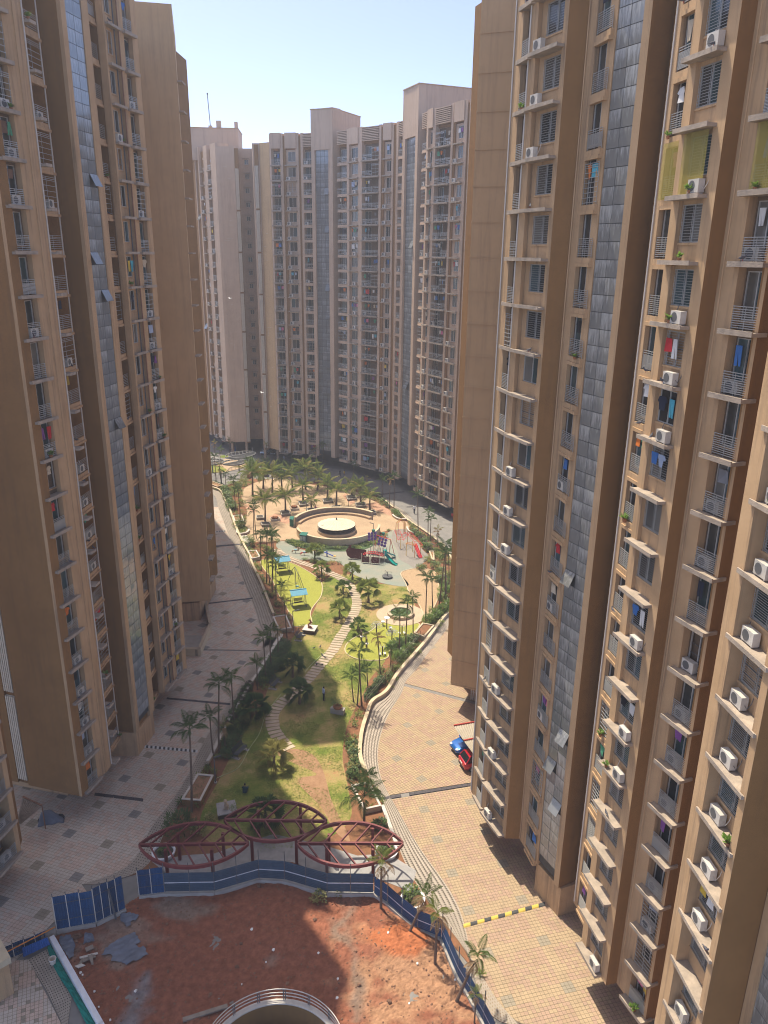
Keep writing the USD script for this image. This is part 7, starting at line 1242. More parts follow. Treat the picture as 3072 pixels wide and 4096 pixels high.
# lamp posts
def lamp(t, base, top, label, arm=(0.8, 0.25), m_='rail_dark'):
    q = at(t, *base); h = max(2.2, top_z(t, base, top)); g = thing('lamp_post', label, 'lamp post', (*q, 0), 0, 'garden lamp posts'); m = MB(); m.tube([(0, 0, 0), (0, 0, h)], .06, 7, .045); build(g, 'pole', m, m_); m = MB(); m.box(-.12, .12, -.12, .12, 0, .12); build(g, 'base', m, 'concrete'); m = MB(); m.bar((0, 0, h-.05), (arm[0], arm[1], h+.12), .16, .06); build(g, 'lamp_head', m, m_)
lamp('3', (575, 1420), (560, 1140), 'grey lamp post at the corner of the scrub planter', (.85, .2)); lamp('2', (672, 870), (675, 535), 'lamp post behind the play ship mast', (-.6, 0)); lamp('1', (1413, 1010), (1410, 900), 'lamp post behind the amphitheatre wall, left', (-.5, .1)); lamp('2', (398, 395), (400, 290), 'lamp post behind the amphitheatre wall, right', (.4, .4)); lamp('7', (1003, 225), (985, -60), 'lamp post beside the long near planter', (.6, .1)); lamp('2', (1340, 905), (1340, 790), 'lamp post by the small yellow planter', (-.6, 0)); lamp('1', (1018, 370), (1015, 250), 'lamp post before the far parked cars', (.5, 0)); lamp('2', (100, 692), (95, 600), 'short lamp on the amphitheatre front wall', (.4, 0)); lamp('2', (1478, 1340), (1470, 1120), 'lamp post inside the palm row by the hedge', (-.6, 0))
# hose lying across the lawn
hp = [('7', 1010, 180), ('7', 1100, 140), ('7', 1230, 80), ('5', 235, 1650), ('5', 330, 1470), ('5', 440, 1310), ('5', 500, 1150), ('5', 560, 990), ('5', 650, 870), ('5', 740, 760)]; hp2 = [('5', 1030, 500), ('5', 1170, 340), ('5', 1330, 200), ('5', 1450, 110), ('5', 1640, 0)]
for h, l in ((hp, 'long pale garden hose winding over the shaded lawn beside the path'), (hp2, 'pale garden hose crossing the stepping stones')):
    m = MB(); m.tube([(x, y, .05) for x, y in smooth_line([at(*q) for q in h], 6)], .03, 5); solo('garden_hose', m, 'hose', l, 'hose', smooth=50)
# string barrier of posts and ropes on the right wall
t = thing('rope_barrier', 'thin posts and sagging ropes along the right garden wall', 'rope fence', (*at('4', 470, 1260), 0)); pp = [at('4', x, y) for x, y in ((165, 1650), (220, 1560), (470, 1260), (560, 1130), (930, 690))]
for q in pp: m = MB(); m.tube([(*q, 0), (*q, 1.25)], .03, 5); build(t, 'post', m, 'pipe_rust', world=True)
for a, b_ in zip(pp, pp[1:]):
    for z in (.75, 1.1): m = MB(); m.tube([(a[0]+(b_[0]-a[0])*s, a[1]+(b_[1]-a[1])*s, z-.12*math.sin(math.pi*s)) for s in np.linspace(0, 1, 6)], .018, 4); build(t, 'rope', m, 'wood_grey', world=True)
# left tower foot: ramp parapet, louvre vents, striped kerb; right tower: pipes, carports
g = thing('ramp_parapet', 'yellow-tan parapet with striped ends round the basement ramp by the left tower', 'wall', (*at('02', 1300, 900), 0)); pl_ = [at('02', x, y) for x, y in ((1190, 930), (1295, 930), (1365, 770), (1335, 620))]
for i in range(3): m = MB(); L = m.frame(pl_[i], pl_[i+1]); m.box(-.05, L+.05, -.15, .15, 0, .95); build(g, 'wall', m, 'kerb_yellow', world=True); m = MB(); m.frame(pl_[i], pl_[i+1]); m.box(-.08, L+.08, -.18, .18, .952, 1.02); build(g, 'coping', m, 'planter_wall', world=True)
for i in range(6): m = MB(); L = m.frame(pl_[0], pl_[1]); m.box(L-.5, L-.2, .152, .158, .08+i*.14, .15+i*.14); build(g, 'stripe', m, 'stripe_black', world=True)
m = MB(); m.sheet([at('02', 1190, 800), at('02', 1310, 800), at('02', 1290, 885), at('02', 1190, 885)], .01); solo('ramp_paving', m, 'concrete', 'grey concrete ramp mouth behind the yellow-tan parapet', 'ramp')
def carport(pts3, label, name='carport_roof', trim='red_trim', sheet='sheet_ribbed', n=12):
    q = [(*at(t, x, y, z), z) for t, x, y, z in pts3]; g = thing(name, label, 'carport', (q[0][0], q[0][1], 0), 0); build(g, 'ribbed_sheet', ribbed(q, n, .03), sheet, world=True); m = MB(); m.bar(np.array(q[3])+[0, 0, .06], np.array(q[2])+[0, 0, .06], .1, .14); build(g, 'trim', m, trim, world=True); 
    m = MB(); m.tube([(q[2][0], q[2][1], 0), (q[2][0], q[2][1], q[2][2])], .05, 6); build(g, 'post', m, trim, world=True); return g
carport([('6', 1410, 530, 2.5), ('6', 1620, 500, 2.6), ('6', 1620, 340, 2.6), ('6', 1315, 392, 2.5)], 'cream ribbed carport roof with red edge, the farther of the two'); carport([('6', 1530, 695, 2.4), ('6', 1650, 660, 2.5), ('6', 1640, 500, 2.5), ('6', 1418, 545, 2.4)], 'cream ribbed carport roof with red edge, over the red car')
m = MB(); q = at('6', 1545, 350, 2.6); m.box(q[0]-.06, q[0]+.06, q[1]-.05, q[1]+.05, 2.6, 4.6); m.box(q[0]-.02, q[0]+1.2, q[1]-.05, q[1]+.05, 4.4, 4.6); solo('red_duct', m, 'red_trim', 'red upright metal post above the farther carport', 'post')
carport([('03', 110, 345, 2.6), ('03', 135, 365, 2.3), ('03', 272, 247, 2.3), ('03', 148, 190, 2.8)], 'grey ribbed lean-to roof with rusty edge at the left margin', trim='pipe_rust', sheet='wood_grey', n=10)
g = thing('pipe_bundle', 'pale drain pipes at the foot of the right blank wall', 'pipes', (*at('6', 1520, 140), 0))
for i, (x, y) in enumerate(((1490, 120), (1510, 128), (1530, 132), (1545, 140))): q = at('6', x, y); m = MB(); m.tube([(*q, 0), (*q, 2.9), (q[0]+.2, q[1]+.5, 2.9)], .06, 6); build(g, 'pipe', m, 'pipe_pvc', world=True)
for z in (1.0, 2.0): a, b_ = at('6', 1485, 118), at('6', 1550, 142); m = MB(); m.tube([(*a, z), (*b_, z)], .05, 6); build(g, 'pipe', m, 'pipe_pvc', world=True)
# ================================================================ vehicles
mat('car_blue', (0.01, 0.12, 0.42), rough=0.25, metal=0.3, coat=1.0); mat('car_red', (0.42, 0.008, 0.02), rough=0.25, metal=0.2, coat=1.0); mat('car_pale', (0.36, 0.46, 0.55), rough=0.25, metal=0.4, coat=1.0); mat('car_dark', (0.04, 0.045, 0.05), rough=0.25, metal=0.3, coat=1.0); mat('car_white', (0.62, 0.62, 0.60), rough=0.3, coat=1.0)
mat('car_glass', (0.012, 0.014, 0.016), rough=0.05, spec=0.8); mat('tyre', (0.02, 0.02, 0.02), rough=0.85); mat('rim_alloy', (0.45, 0.45, 0.46), rough=0.3, metal=0.8); mat('lamp_clear', (0.75, 0.75, 0.72), rough=0.15); mat('lamp_red', (0.45, 0.01, 0.01), rough=0.2); mat('plate', (0.75, 0.75, 0.70), rough=0.5)
def loft(m, secs, close=True):
    n = len(secs[0]); V = [p for s in secs for p in s]; F = [(i*n+k, i*n+(k+1) % n, (i+1)*n+(k+1) % n, (i+1)*n+k) for i in range(len(secs)-1) for k in range(n)]
    F += [tuple(range(n))[::-1], tuple((len(secs)-1)*n+k for k in range(n))]; return m.add(V, F)
def car(label, loc, ang, paint, L=3.95, Wd=1.72, Hh=1.56, group=None):
    t = thing('parked_car', label, 'car', (*loc, 0), ang, group); w = Wd/2; h = L/2; m = MB()
    # lower body: cross sections along the length (front = +x)
    def sec(x, zb, zt, hw, tuck=.12): return [(x, -hw+tuck, zb), (x, -hw, zb+.18), (x, -hw, zt-.16), (x, -hw+.10, zt), (x, hw-.10, zt), (x, hw, zt-.16), (x, hw, zb+.18), (x, hw-tuck, zb)]
    loft(m, [sec(-h, .42, .80, w*.82), sec(-h+.12, .26, .98, w*.93), sec(-h+.6, .22, 1.02, w), sec(0, .22, .98, w), sec(h-1.15, .22, .97, w), sec(h-.45, .24, .86, w*.96), sec(h-.12, .28, .74, w*.88), sec(h, .40, .62, w*.76)]); build(t, 'body', m, paint, smooth=42)
    def cab(x, z, hw): return [(x, -hw, z), (x, hw, z)]
    m = MB(); base = [(-h+.18, .98), (h-1.18, .97)]; top = [(-h+.62, Hh-.06), (h-1.95, Hh-.06)]
    V = [(base[0][0], -w*.92, base[0][1]), (base[1][0], -w*.92, base[1][1]), (base[1][0], w*.92, base[1][1]), (base[0][0], w*.92, base[0][1]), (top[0][0], -w*.74, top[0][1]), (top[1][0], -w*.74, top[1][1]), (top[1][0], w*.74, top[1][1]), (top[0][0], w*.74, top[0][1])]; m.add(V, BOXF); build(t, 'window_glass', m, 'car_glass')
    m = MB(); loft(m, [[(x, -hw, z), (x, -hw*.8, z+.06), (x, hw*.8, z+.06), (x, hw, z)] for x, z, hw in ((top[0][0]-.10, Hh-.09, w*.72), (top[0][0]+.3, Hh-.05, w*.76), (0, Hh-.04, w*.77), (top[1][0]+.12, Hh-.09, w*.74))]); build(t, 'roof', m, paint, smooth=40)
    for sg in (-1, 1):
        for (a, b) in ((0, 4), (1, 5)):
            i = a if sg < 0 else (3 if a == 0 else 2); j = b if sg < 0 else (7 if b == 4 else 6); p, q = np.array(V[i])*[1, 1.01, 1], np.array(V[j])*[1, 1.02, 1]; k = MB(); k.bar(p, q, .08, .07); build(t, 'pillar', k, paint)
        xm = (base[0][0]+base[1][0])/2; k = MB(); k.bar((xm, sg*w*.925, .97), (xm-.05, sg*w*.75, Hh-.06), .07, .05); build(t, 'pillar', k, paint)
        for x in (-h+.78, h-.80):
            k = MB(); k.tube([(x, sg*(w-.2), .32), (x, sg*(w+.01), .32)], .32, 18); wh = build(t, 'wheel', k, 'tyre', smooth=40); r_ = MB(); r_.tube([(x, sg*(w-.01), .32), (x, sg*(w+.025), .32)], .08, 8)
            for s in range(5): a = s*1.257; r_.bar((x, sg*(w+.018), .32), (x+.21*math.cos(a), sg*(w+.018), .32+.21*math.sin(a)), .06, .05)
            build(t, 'rim', r_, 'rim_alloy', label=None)
        k = MB(); k.blob((h-.16, sg*w*.66, .70), (.16, .20, .09), 1); build(t, 'headlight', k, 'lamp_clear', smooth=60); k = MB(); k.blob((-h+.10, sg*w*.74, .88), (.09, .17, .10), 1); build(t, 'tail_light', k, 'lamp_red', smooth=60)
        k = MB(); k.blob((h-1.3, sg*(w+.09), 1.03), (.07, .12, .08), 1); build(t, 'mirror', k, paint, smooth=60)
    k = MB(); k.box(h-.10, h+.012, -w*.5, w*.5, .44, .56); build(t, 'grille', k, 'tyre'); k = MB(); k.box(-h-.01, -h+.1, -w*.72, w*.72, .34, .50); build(t, 'rear_bumper', k, 'tyre'); k = MB(); k.box(-h-.025, -h, -.25, .25, .66, .78); build(t, 'number_plate', k, 'plate'); return t
A_ = math.atan2(.30, .93)
car('blue car nosing out from under the right carport', (8.85, 65.05), A_+math.pi+.12, 'car_blue'); car('red car with its tail out beside the blue car', (9.55, 62.45), A_, 'car_red', L=4.0, Hh=1.62); car('red car mostly hidden behind the right tower corner', (10.55, 60.15), A_+math.pi, 'car_red')
q = at('1', 850, 225); car('pale blue car parked in the far stilt bay', (q[0]+.6, q[1]+1.0), math.radians(-115), 'car_pale'); q = at('1', 975, 240); car('black car beside the pale blue one far away', (q[0]+.8, q[1]+1.2), math.radians(-120), 'car_dark'); q = at('1', 535, 120); car('white car inside the far left stilt parking', (q[0], q[1]+1), .1, 'car_white'); q = at('1', 330, 75); car('dark car behind the left far palms', q, 1.9, 'car_dark'); q = at('9', -15, 945); car('black car nose at the lower left margin', (q[0]-.9, q[1]+.9), -1.0, 'car_dark')
for t_, x, y, l, n, sc in (('9', 392, 545, 'grey fabric cover draped over a parked motorbike by the left tower foot', 'covered_motorbike', 1.0),):
    q = at(t_, x, y); g = thing(n, l, 'motorbike', (*q, 0), .3); v = []; f = []; N, K = 14, 9
    for i in range(N):
        for j in range(K): u = i/(N-1)*2-1; s = j/(K-1)*2-1; hh = (.95+.25*math.cos(u*3.2+.6)-.25*u)*(1-abs(s)**2.2)*(1-abs(u)**6)+.02; v.append((u*1.05, s*.42*(1+.15*math.sin(u*7+s*5)), max(.02, hh+.05*math.sin(u*9+s*4))))
    for i in range(N-1):
        for j in range(K-1): f.append((i*K+j, (i+1)*K+j, (i+1)*K+j+1, i*K+j+1))
    m = MB(); m.add(v, f); build(g, 'cover', m, 'tarp_grey', smooth=60)
    for x in (-.75, .75): m = MB(); m.tube([(x, -.06, .3), (x, .06, .3)], .3, 14); build(g, 'wheel', m, 'tyre', smooth=40)
# ================================================================ people
import manifold3d
mat('skin', (0.22, 0.115, 0.07), (0.20, 0.10, 0.06), 5, 0.6); mat('hair_black', (0.012, 0.010, 0.010), rough=0.6)
for n_, c_ in (('cloth_sky', (0.35, 0.42, 0.55)), ('cloth_navy', (0.025, 0.03, 0.05)), ('cloth_teal', (0.012, 0.05, 0.06)), ('cloth_blue', (0.05, 0.16, 0.42)), ('cloth_white', (0.68, 0.67, 0.64)), ('cloth_yellow', (0.60, 0.42, 0.06)), ('cloth_pink', (0.60, 0.16, 0.30)), ('cloth_red', (0.50, 0.035, 0.04)), ('cloth_grey', (0.20, 0.20, 0.21)), ('cloth_orange', (0.62, 0.17, 0.03)), ('cloth_green', (0.07, 0.28, 0.16)), ('cloth_purple', (0.22, 0.08, 0.28)), ('cloth_cream', (0.55, 0.47, 0.35)), ('cloth_brown', (0.16, 0.09, 0.06)), ('cloth_turq', (0.08, 0.38, 0.48)), ('cloth_black', (0.02, 0.02, 0.025))): mat(n_, c_, rough=0.85, spec=0.2, translucent=0.0)
def sph(p, r): return manifold3d.Manifold.sphere(r, 12).translate(tuple(map(float, p)))
def limb(pts): return [manifold3d.Manifold.hull(sph(a, ra)+sph(b, rb)) for (a, ra), (b, rb) in zip(pts, pts[1:])]
def union(ms): return manifold3d.Manifold.batch_boolean(ms, manifold3d.OpType.Add)
def put_m(path, name, man, mt, edge=.05, it=6):
    man = man.refine_to_length(edge); me = man.to_mesh(); tm = trimesh.Trimesh(me.vert_properties[:, :3], me.tri_verts, process=True); trimesh.smoothing.filter_taubin(tm, iterations=it); mb = MB(); mb.tm(tm); build(path, name, mb, mt, smooth=True)
def person(label, loc, ang, shirt, trousers, pose='stand', hair='short', h=1.70, long_dress=False, group=None):
    t = thing('person', label, 'person', (*loc, .01), ang, group); k = h/1.70; V = lambda x, y, z: (x*k, y*k, z*k)      # faces +x
    if pose == 'sit':
        hip = [V(0, s*.10, .14) for s in (-1, 1)]; knee = [V(.36, s*.22, .42) for s in (-1, 1)]; ank = [V(.52, s*.12, .07) for s in (-1, 1)]; toe = [V(.72, s*.13, .04) for s in (-1, 1)]; ch = V(.10, 0, .50); nk = V(.16, 0, .66); hd = V(.21, 0, .80); sho = [V(.10, s*.18, .56) for s in (-1, 1)]; elb = [V(.26, s*.27, .38) for s in (-1, 1)]; wri = [V(.42, s*.16, .40) for s in (-1, 1)]; pel = V(0, 0, .15); wa = V(.03, 0, .32)
    else:
        st = .22 if pose == 'walk' else .05; hip = [V(0, s*.09, .90) for s in (-1, 1)]; knee = [V(s*st*.6+.03, s*.10, .49) for s in (-1, 1)]; ank = [V(s*st-.03, s*.10, .08) for s in (-1, 1)]; toe = [V(s*st+.14, s*.12, .035) for s in (-1, 1)]; ch = V(.01, 0, 1.27); nk = V(.02, 0, 1.45); hd = V(.04, 0, 1.585); sho = [V(0, s*.185, 1.39) for s in (-1, 1)]
        if pose == 'hold': elb = [V(.0, s*.25, 1.12) for s in (-1, 1)]; wri = [V(.18, s*.20, .98+.05*s) for s in (-1, 1)]
        else: elb = [V(-s*st*.4-.02, s*.25, 1.12) for s in (-1, 1)]; wri = [V(-s*st*.7+.06, s*.26, .88) for s in (-1, 1)]
        pel = V(0, 0, .93); wa = V(.0, 0, 1.08)
    r = lambda x: x*k; B = []
    for i in (0, 1):
        B += limb([(hip[i], r(.09)), (knee[i], r(.06)), (ank[i], r(.042))]); B += limb([(ank[i], r(.045)), (toe[i], r(.035))]); B += limb([(sho[i], r(.058)), (elb[i], r(.042)), (wri[i], r(.030))])
        w = np.array(wri[i]); d = w-np.array(elb[i]); d /= np.linalg.norm(d); s = np.cross(d, [0, 0, 1.]); s = s/np.linalg.norm(s) if np.linalg.norm(s) > .2 else np.array([1., 0, 0]); palm = w+d*r(.055); B += [manifold3d.Manifold.hull(sph(w, r(.026))+sph(palm+s*r(.026), r(.014))+sph(palm-s*r(.026), r(.014)))]
        for q in range(4): f0 = palm+s*r(-.027+.018*q); ln = (.06, .072, .068, .05)[q]; cu = np.array([.25, 0, -.1]); B += limb([(f0, r(.0095)), (f0+(d+cu*.4)*r(ln*.55), r(.009)), (f0+(d+cu)*r(ln), r(.008))])
        B += limb([(w+d*r(.02)+s*r(.024), r(.011)), (w+d*r(.05)+s*r(.05), r(.009)), (w+d*r(.075)+s*r(.055), r(.008))])
    B += [manifold3d.Manifold.hull(union([sph(hip[0], r(.085)), sph(hip[1], r(.085)), sph(wa, r(.11))])), manifold3d.Manifold.hull(union([sph(wa, r(.115)), sph(ch, r(.13)), sph(sho[0], r(.06)), sph(sho[1], r(.06))]))]; B += limb([(ch, r(.08)), (nk, r(.052)), (hd, r(.05))])
    hd = np.array(hd); B += [sph((0, 0, 0), 1).scale((r(.088), r(.072), r(.112))).translate(tuple(hd)), sph(hd+[r(.088), 0, -r(.015)], r(.016)), sph(hd+[r(.055), 0, -r(.07)], r(.04))]+[sph(hd+[0, s*r(.073), -r(.01)], r(.02)) for s in (-1, 1)]
    put_m(t, 'body', union(B), 'skin', .035, 4)
    S = [manifold3d.Manifold.hull(union([sph(hip[0], r(.10)), sph(hip[1], r(.10)), sph(wa, r(.125))])), manifold3d.Manifold.hull(union([sph(wa, r(.13)), sph(ch, r(.145)), sph(sho[0], r(.07)), sph(sho[1], r(.07))]))]
    for i in (0, 1): mid = (np.array(elb[i])*.85+np.array(sho[i])*.15); S += limb([(sho[i], r(.072)), (mid, r(.062))])
    put_m(t, 'shirt', union(S), shirt, .06, 5); Tt = []
    if long_dress: Tt = [manifold3d.Manifold.hull(union([sph(wa, r(.12))]+[sph(V(x, y, .12), r(.05)) for x in (-.16, .16) for y in (-.18, .18)]))]
    else:
        for i in (0, 1): Tt += limb([(hip[i], r(.103)), (knee[i], r(.074)), (tuple(np.array(ank[i])+[0, 0, r(.02)]), r(.06))])
        Tt += [manifold3d.Manifold.hull(union([sph(hip[0], r(.105)), sph(hip[1], r(.105))]))]
    put_m(t, 'trousers' if not long_dress else 'skirt', union(Tt), trousers, .06, 5)
    hr = manifold3d.Manifold.sphere(1, 16).scale((r(.098), r(.083), r(.105))).translate(tuple(hd+[-r(.018), 0, r(.03)])).trim_by_plane((-.75, 0, .66), float(np.dot((-.75, 0, .66), hd)-r(.012)))
    if hair == 'long': hr = hr+manifold3d.Manifold.hull(sph(hd+[-r(.08), 0, 0], r(.055))+sph(hd+[-r(.10), 0, -r(.22)], r(.035)))
    put_m(t, 'hair', hr, 'hair_black', .04, 2)
    for i in (0, 1): m = MB(); a = np.array(ank[i]); b_ = np.array(toe[i]); m.blob(tuple((a+b_)/2*[1, 1, 0]+[0, 0, r(.045)]), (r(.135), r(.05), r(.045)), 1, math.atan2(b_[1]-a[1], b_[0]-a[0])); build(t, 'shoe', m, 'hair_black', smooth=60)
    for s in (-1, 1): m = MB(); m.blob(tuple(hd+[r(.08), s*r(.03), r(.012)]), (r(.008), r(.012), r(.008)), 1); build(t, 'eye', m, 'hair_black')
    m = MB(); m.blob(tuple(hd+[r(.082), 0, -r(.055)]), (r(.008), r(.024), r(.006)), 1); build(t, 'mouth', m, 'lamp_red'); return t
person('person in light blue shirt and dark trousers standing on the lawn', at('5', 1310, 832), .5, 'cloth_sky', 'cloth_navy', 'hold'); person('person in dark teal clothes sitting on the grass, seen from behind', at('7', 1325, 340), 1.5, 'cloth_teal', 'cloth_teal', 'sit'); person('person in a blue dress walking beside the far pergola', at('1', 468, 190), 2.6, 'cloth_blue', 'cloth_blue', 'walk', 'long', 1.6, True); person('person in pale shirt walking by the far bushes', at('1', 1117, 330), -1.2, 'cloth_sky', 'cloth_grey', 'walk')
TILES['f'] = (1300, 1450, 2.5523); person('person in dark clothes walking on the far driveway', at('f', 152, 1172), 2.4, 'cloth_navy', 'cloth_navy', 'walk'); person('person in yellow shirt walking on the far driveway', at('f', 197, 1176), 2.6, 'cloth_yellow', 'cloth_grey', 'walk'); person('person in white shirt and dark trousers walking on the right driveway', at('2', 1125, 425), 1.4, 'cloth_white', 'cloth_navy', 'walk'); person('child in pink sitting on a plaza planter', at('1', 1530, 915, .4), -1.2, 'cloth_pink', 'cloth_purple', 'sit', 'long', 1.25)
q = at('2', 1552, 475); g = thing('plastic_chair', 'red plastic chair under the right far tower', 'chair', (*q, 0), 2.4); m = MB(); m.box(-.24, .24, -.24, .24, .42, .46); build(g, 'seat', m, 'play_red'); m = MB(); m.box(-.24, .24, .2, .25, .46, .95); build(g, 'backrest', m, 'play_red')
for x in (-.2, .2):
    for y in (-.2, .2): m = MB(); m.box(x-.025, x+.025, y-.025, y+.025, 0, .42); build(g, 'leg', m, 'play_red')
# ================================================================ laundry on the balconies
PAL = [('white', 'cloth_white'), ('pale blue', 'cloth_sky'), ('pink', 'cloth_pink'), ('red', 'cloth_red'), ('cream', 'cloth_cream'), ('navy', 'cloth_navy'), ('grey', 'cloth_grey'), ('orange', 'cloth_orange'), ('green', 'cloth_green'), ('purple', 'cloth_purple'), ('turquoise', 'cloth_turq'), ('brown', 'cloth_brown'), ('blue', 'cloth_blue'), ('yellow', 'cloth_yellow'), ('white', 'cloth_white'), ('black', 'cloth_black')]
OUT = {'shirt': [(-.24, 0), (-.10, .02), (.10, .02), (.24, 0), (.36, -.22), (.27, -.30), (.22, -.2), (.22, -.68), (-.22, -.68), (-.22, -.2), (-.27, -.30), (-.36, -.22)], 'trousers': [(-.18, 0), (.18, 0), (.21, -.92), (.05, -.92), (0, -.32), (-.05, -.92), (-.21, -.92)], 'towel': [(-.30, 0), (.30, 0), (.31, -.7), (-.29, -.72)], 'sheet': [(-.55, 0), (.55, 0), (.56, -.95), (-.53, -1.0)]}
rc = random.Random(77); seen = {}; n_cl = 0; cand = CLOTHES[:]; rc.shuffle(cand); cand.sort(key=lambda c: 'far' in c[5])
FLOOR = lambda k: ('ground', 'first', 'second', 'third', 'fourth', 'fifth', 'sixth', 'seventh', 'eighth', 'ninth', 'tenth', 'eleventh', 'twelfth', 'thirteenth', 'fourteenth', 'fifteenth', 'sixteenth', 'seventeenth', 'eighteenth', 'nineteenth', 'twentieth', 'top', 'roof')[k+1]
bay_id = {}
for fr, u0, u1, w, z, words, k in cand:
    key = (words, round(fr[0][0], 1), round(fr[0][1], 1)); 
for words in sorted({c[5] for c in CLOTHES}):
    ks = sorted({(round(c[0][0][0]/math.hypot(*c[0][0]), 4), round(c[0][0][0], 2), round(c[0][0][1], 2)) for c in CLOTHES if c[5] == words})
    for i, q in enumerate(ks): bay_id[(words, q[1], q[2])] = ('leftmost', 'second', 'third', 'fourth', 'fifth', 'sixth', 'seventh', 'eighth', 'ninth', 'tenth', 'eleventh', 'twelfth')[i]
for fr, u0, u1, w, z, words, k in cand:
    if n_cl >= 420: break
    d = fr[1]; L = u1-u0; u = u0+.2
    while u < u1-.15 and n_cl < 420:
        kind = rc.choice(['shirt', 'shirt', 'trousers', 'towel', 'towel', 'sheet' if L > 1.6 else 'towel']); col, cm = rc.choice(PAL); sc = rc.uniform(.75, 1.05); half = {'shirt': .36, 'trousers': .21, 'towel': .3, 'sheet': .55}[kind]*sc
        if u+half*2 > u1+.1: break
        lab = '%s %s on %s column, %s floor, %s' % (col, kind, bay_id[(words, round(fr[0][0], 2), round(fr[0][1], 2))], FLOOR(k), words)
        if lab not in seen:
            seen[lab] = 1; o = OUT[kind]; m = MB(); m.fr = fr; c = u+half; ph = rc.random()*6; n = len(o); V = [(c+x*sc, w+.05*math.sin(x*7+y*3+ph)-.012, z+y*sc) for x, y in o]+[(c+x*sc, w+.05*math.sin(x*7+y*3+ph)+.012, z+y*sc) for x, y in o]
            tri = tri_cap(o if sum(o[i][0]*o[(i+1) % n][1]-o[(i+1) % n][0]*o[i][1] for i in range(n)) > 0 else o[::-1], 0); tri = [t if sum(o[i][0]*o[(i+1) % n][1]-o[(i+1) % n][0]*o[i][1] for i in range(n)) > 0 else tuple(n-1-q for q in t) for t in tri]
            m.add(V, tri+[tuple(n+q for q in t[::-1]) for t in tri]+[(i, (i+1) % n, n+(i+1) % n, n+i) for i in range(n)]); solo('hanging_'+{'shirt': 'shirt', 'trousers': 'trousers', 'towel': 'towel', 'sheet': 'bedsheet'}[kind], m, cm, lab, 'laundry', 'laundry hung out on the towers'); n_cl += 1
        u += half*2+rc.uniform(.02, .35)
# ================================================================ pigeons
mat('pigeon_grey', (0.10, 0.10, 0.115), (0.06, 0.06, 0.07), 6, 0.7); mat('pigeon_white', (0.6, 0.6, 0.58), rough=0.7)
def make_pigeon(path):
    m = MB(); m.tube([(-.13, 0, .11), (-.06, 0, .12), (.03, 0, .13), (.09, 0, .17), (.11, 0, .22)], [.02, .055, .06, .04, .028], 7); m.blob((.12, 0, .235), (.032, .027, .027), 1); build(path, 'body', m, 'pigeon_grey', smooth=70); m = MB(); m.add([(-.10, -.03, .12), (-.24, -.035, .09), (-.24, .035, .09), (-.10, .03, .12), (-.12, 0, .10)], [(0, 1, 2, 3), (0, 4, 1), (1, 4, 2), (2, 4, 3)]); build(path, 'tail', m, 'pigeon_grey'); m = MB(); m.tube([(.145, 0, .233), (.175, 0, .225)], .009, 4, .002); build(path, 'beak', m, 'hair_black')
    for s in (-1, 1): m = MB(); m.tube([(.0, s*.02, .10), (.01, s*.025, 0)], .006, 4); build(path, 'leg', m, 'lamp_red')
proto('pigeon', 'pigeon', make_pigeon); rp = random.Random(5); led = [l for l in LEDGES if l[4]]; rp.shuffle(led)
ps = set()
for i, (fr, L, w, z, nr, wd, kf) in enumerate(led[:34]):
    u = rp.uniform(.1, L-.1); p = fr[0]+fr[1]*u+fr[2]*(w-.1); pl_ = 'dark pigeon near the %s of the %s floor ledge, %s' % ('left end' if u < L*.34 else 'right end' if u > L*.66 else 'middle', FLOOR(kf), wd)
    if pl_ in ps: pl_ += ', in another column'
    if pl_ in ps: continue
    ps.add(pl_); place('pigeon', 'pigeon', (*p, z+.06 if w > .2 else z), rp.random()*6.28, pl_, 'pigeons on the ledges', 1.2)
for i, (t, x, y) in enumerate([('5', 1180, 155), ('5', 1265, 135), ('5', 1290, 245), ('5', 1330, 280), ('5', 1215, 370), ('5', 1290, 375)]): q = at(t, x, y); place('pigeon', 'pigeon', (*q, .03), i*1.1, 'dark pigeon '+('on the grass left of the path, the left one', 'on the grass left of the path, the right one', 'on the grass touching the garden hose', 'on the stepping stones, the farthest', 'on the stepping stones at left, nearest the hose', 'on the stepping stones, nearest right edge')[i], 'pigeons on the lawn', 1.3)
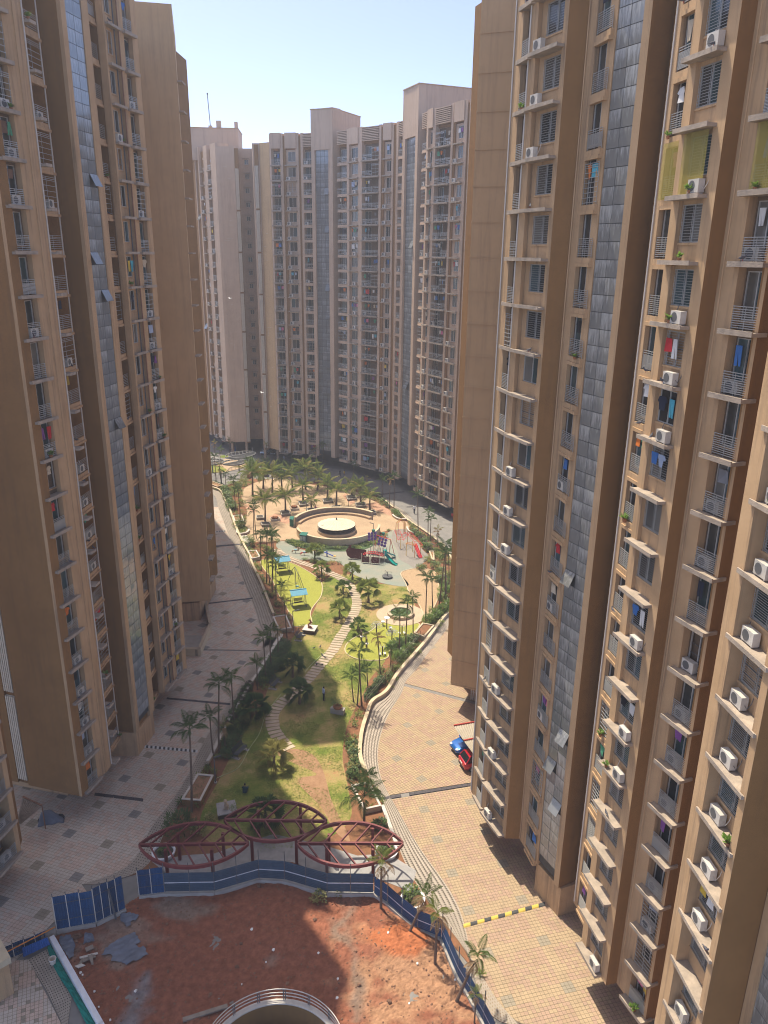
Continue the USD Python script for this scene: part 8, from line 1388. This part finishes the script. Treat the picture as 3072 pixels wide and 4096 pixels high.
for i, (x, y, z, l) in enumerate([(-22.5, 140, 22, 'white bird flying before the pink wall of the far towers'), (-29.5, 150, 38, 'pale bird flying before the left far tower light shaft')]):
    g = thing('flying_bird', l, 'bird', (x, y, z), .6); m = MB(); m.tube([(-.3, 0, 0), (0, 0, .02), (.3, 0, .05)], [.03, .09, .03], 6); build(g, 'body', m, 'pigeon_white', smooth=60)
    for s in (-1, 1): m = MB(); m.add([(.15, 0, .03), (.05, s*.4, .22), (-.12, s*.75, .15), (-.18, s*.3, .12), (-.15, 0, .02)], [(0, 1, 3, 4), (1, 2, 3)]); build(g, 'wing', m, 'pigeon_white')
# potted plants on balconies and ledges of the near towers
def make_pot(path):
    m = MB(); m.lathe([(.001, 0), (.09, 0), (.13, .2), (.11, .2)], 9); build(path, 'pot', m, 'terracotta'); m = MB(); r = random.Random(3)
    for i in range(46): a = r.random()*6.28; q = np.array([.06*math.cos(a), .06*math.sin(a), .2+.12*r.random()]); d = np.array([math.cos(a+r.uniform(-1, 1)), math.sin(a+r.uniform(-1, 1)), r.uniform(.2, 1.4)])*r.uniform(.12, .24); sd = np.array([-d[1], d[0], .02])*.3; m.add([q, q+d*.5+sd, q+d, q+d*.5-sd], [(0, 1, 2, 3)])
    build(path, 'leaves', m, 'leaf_bright')
proto('pot', 'plant', make_pot)
for i, (fr, L, w, z, nr, wd, kf) in enumerate(led[60:100]):
    u = rp.uniform(.15, L-.15); lb = 'green potted plant at the %s of the %s floor ledge, %s' % ('left end' if u < L*.34 else 'right end' if u > L*.66 else 'middle', FLOOR(kf), wd)
    if lb in ps: continue
    ps.add(lb); p = fr[0]+fr[1]*u+fr[2]*(w-.17); place('pot', 'potted_plant', (*p, z), rp.random()*6, lb, 'potted plants on the ledges', rp.uniform(.7, 1.2))
# ================================================================ air
HAZE = 0.00052
M['haze_air'] = usdkit.material(stage, '/World/Looks/haze_air', {'v': ('principled_volume', {'color': (0.88, 0.92, 1.0), 'density': HAZE, 'anisotropy': 0.3})}, [], volume='v.volume')
m = MB(); m.box(-1150, 1150, -320, 1550, -1.2, 84); solo('haze', m, 'haze_air', None, None, kind='stuff')
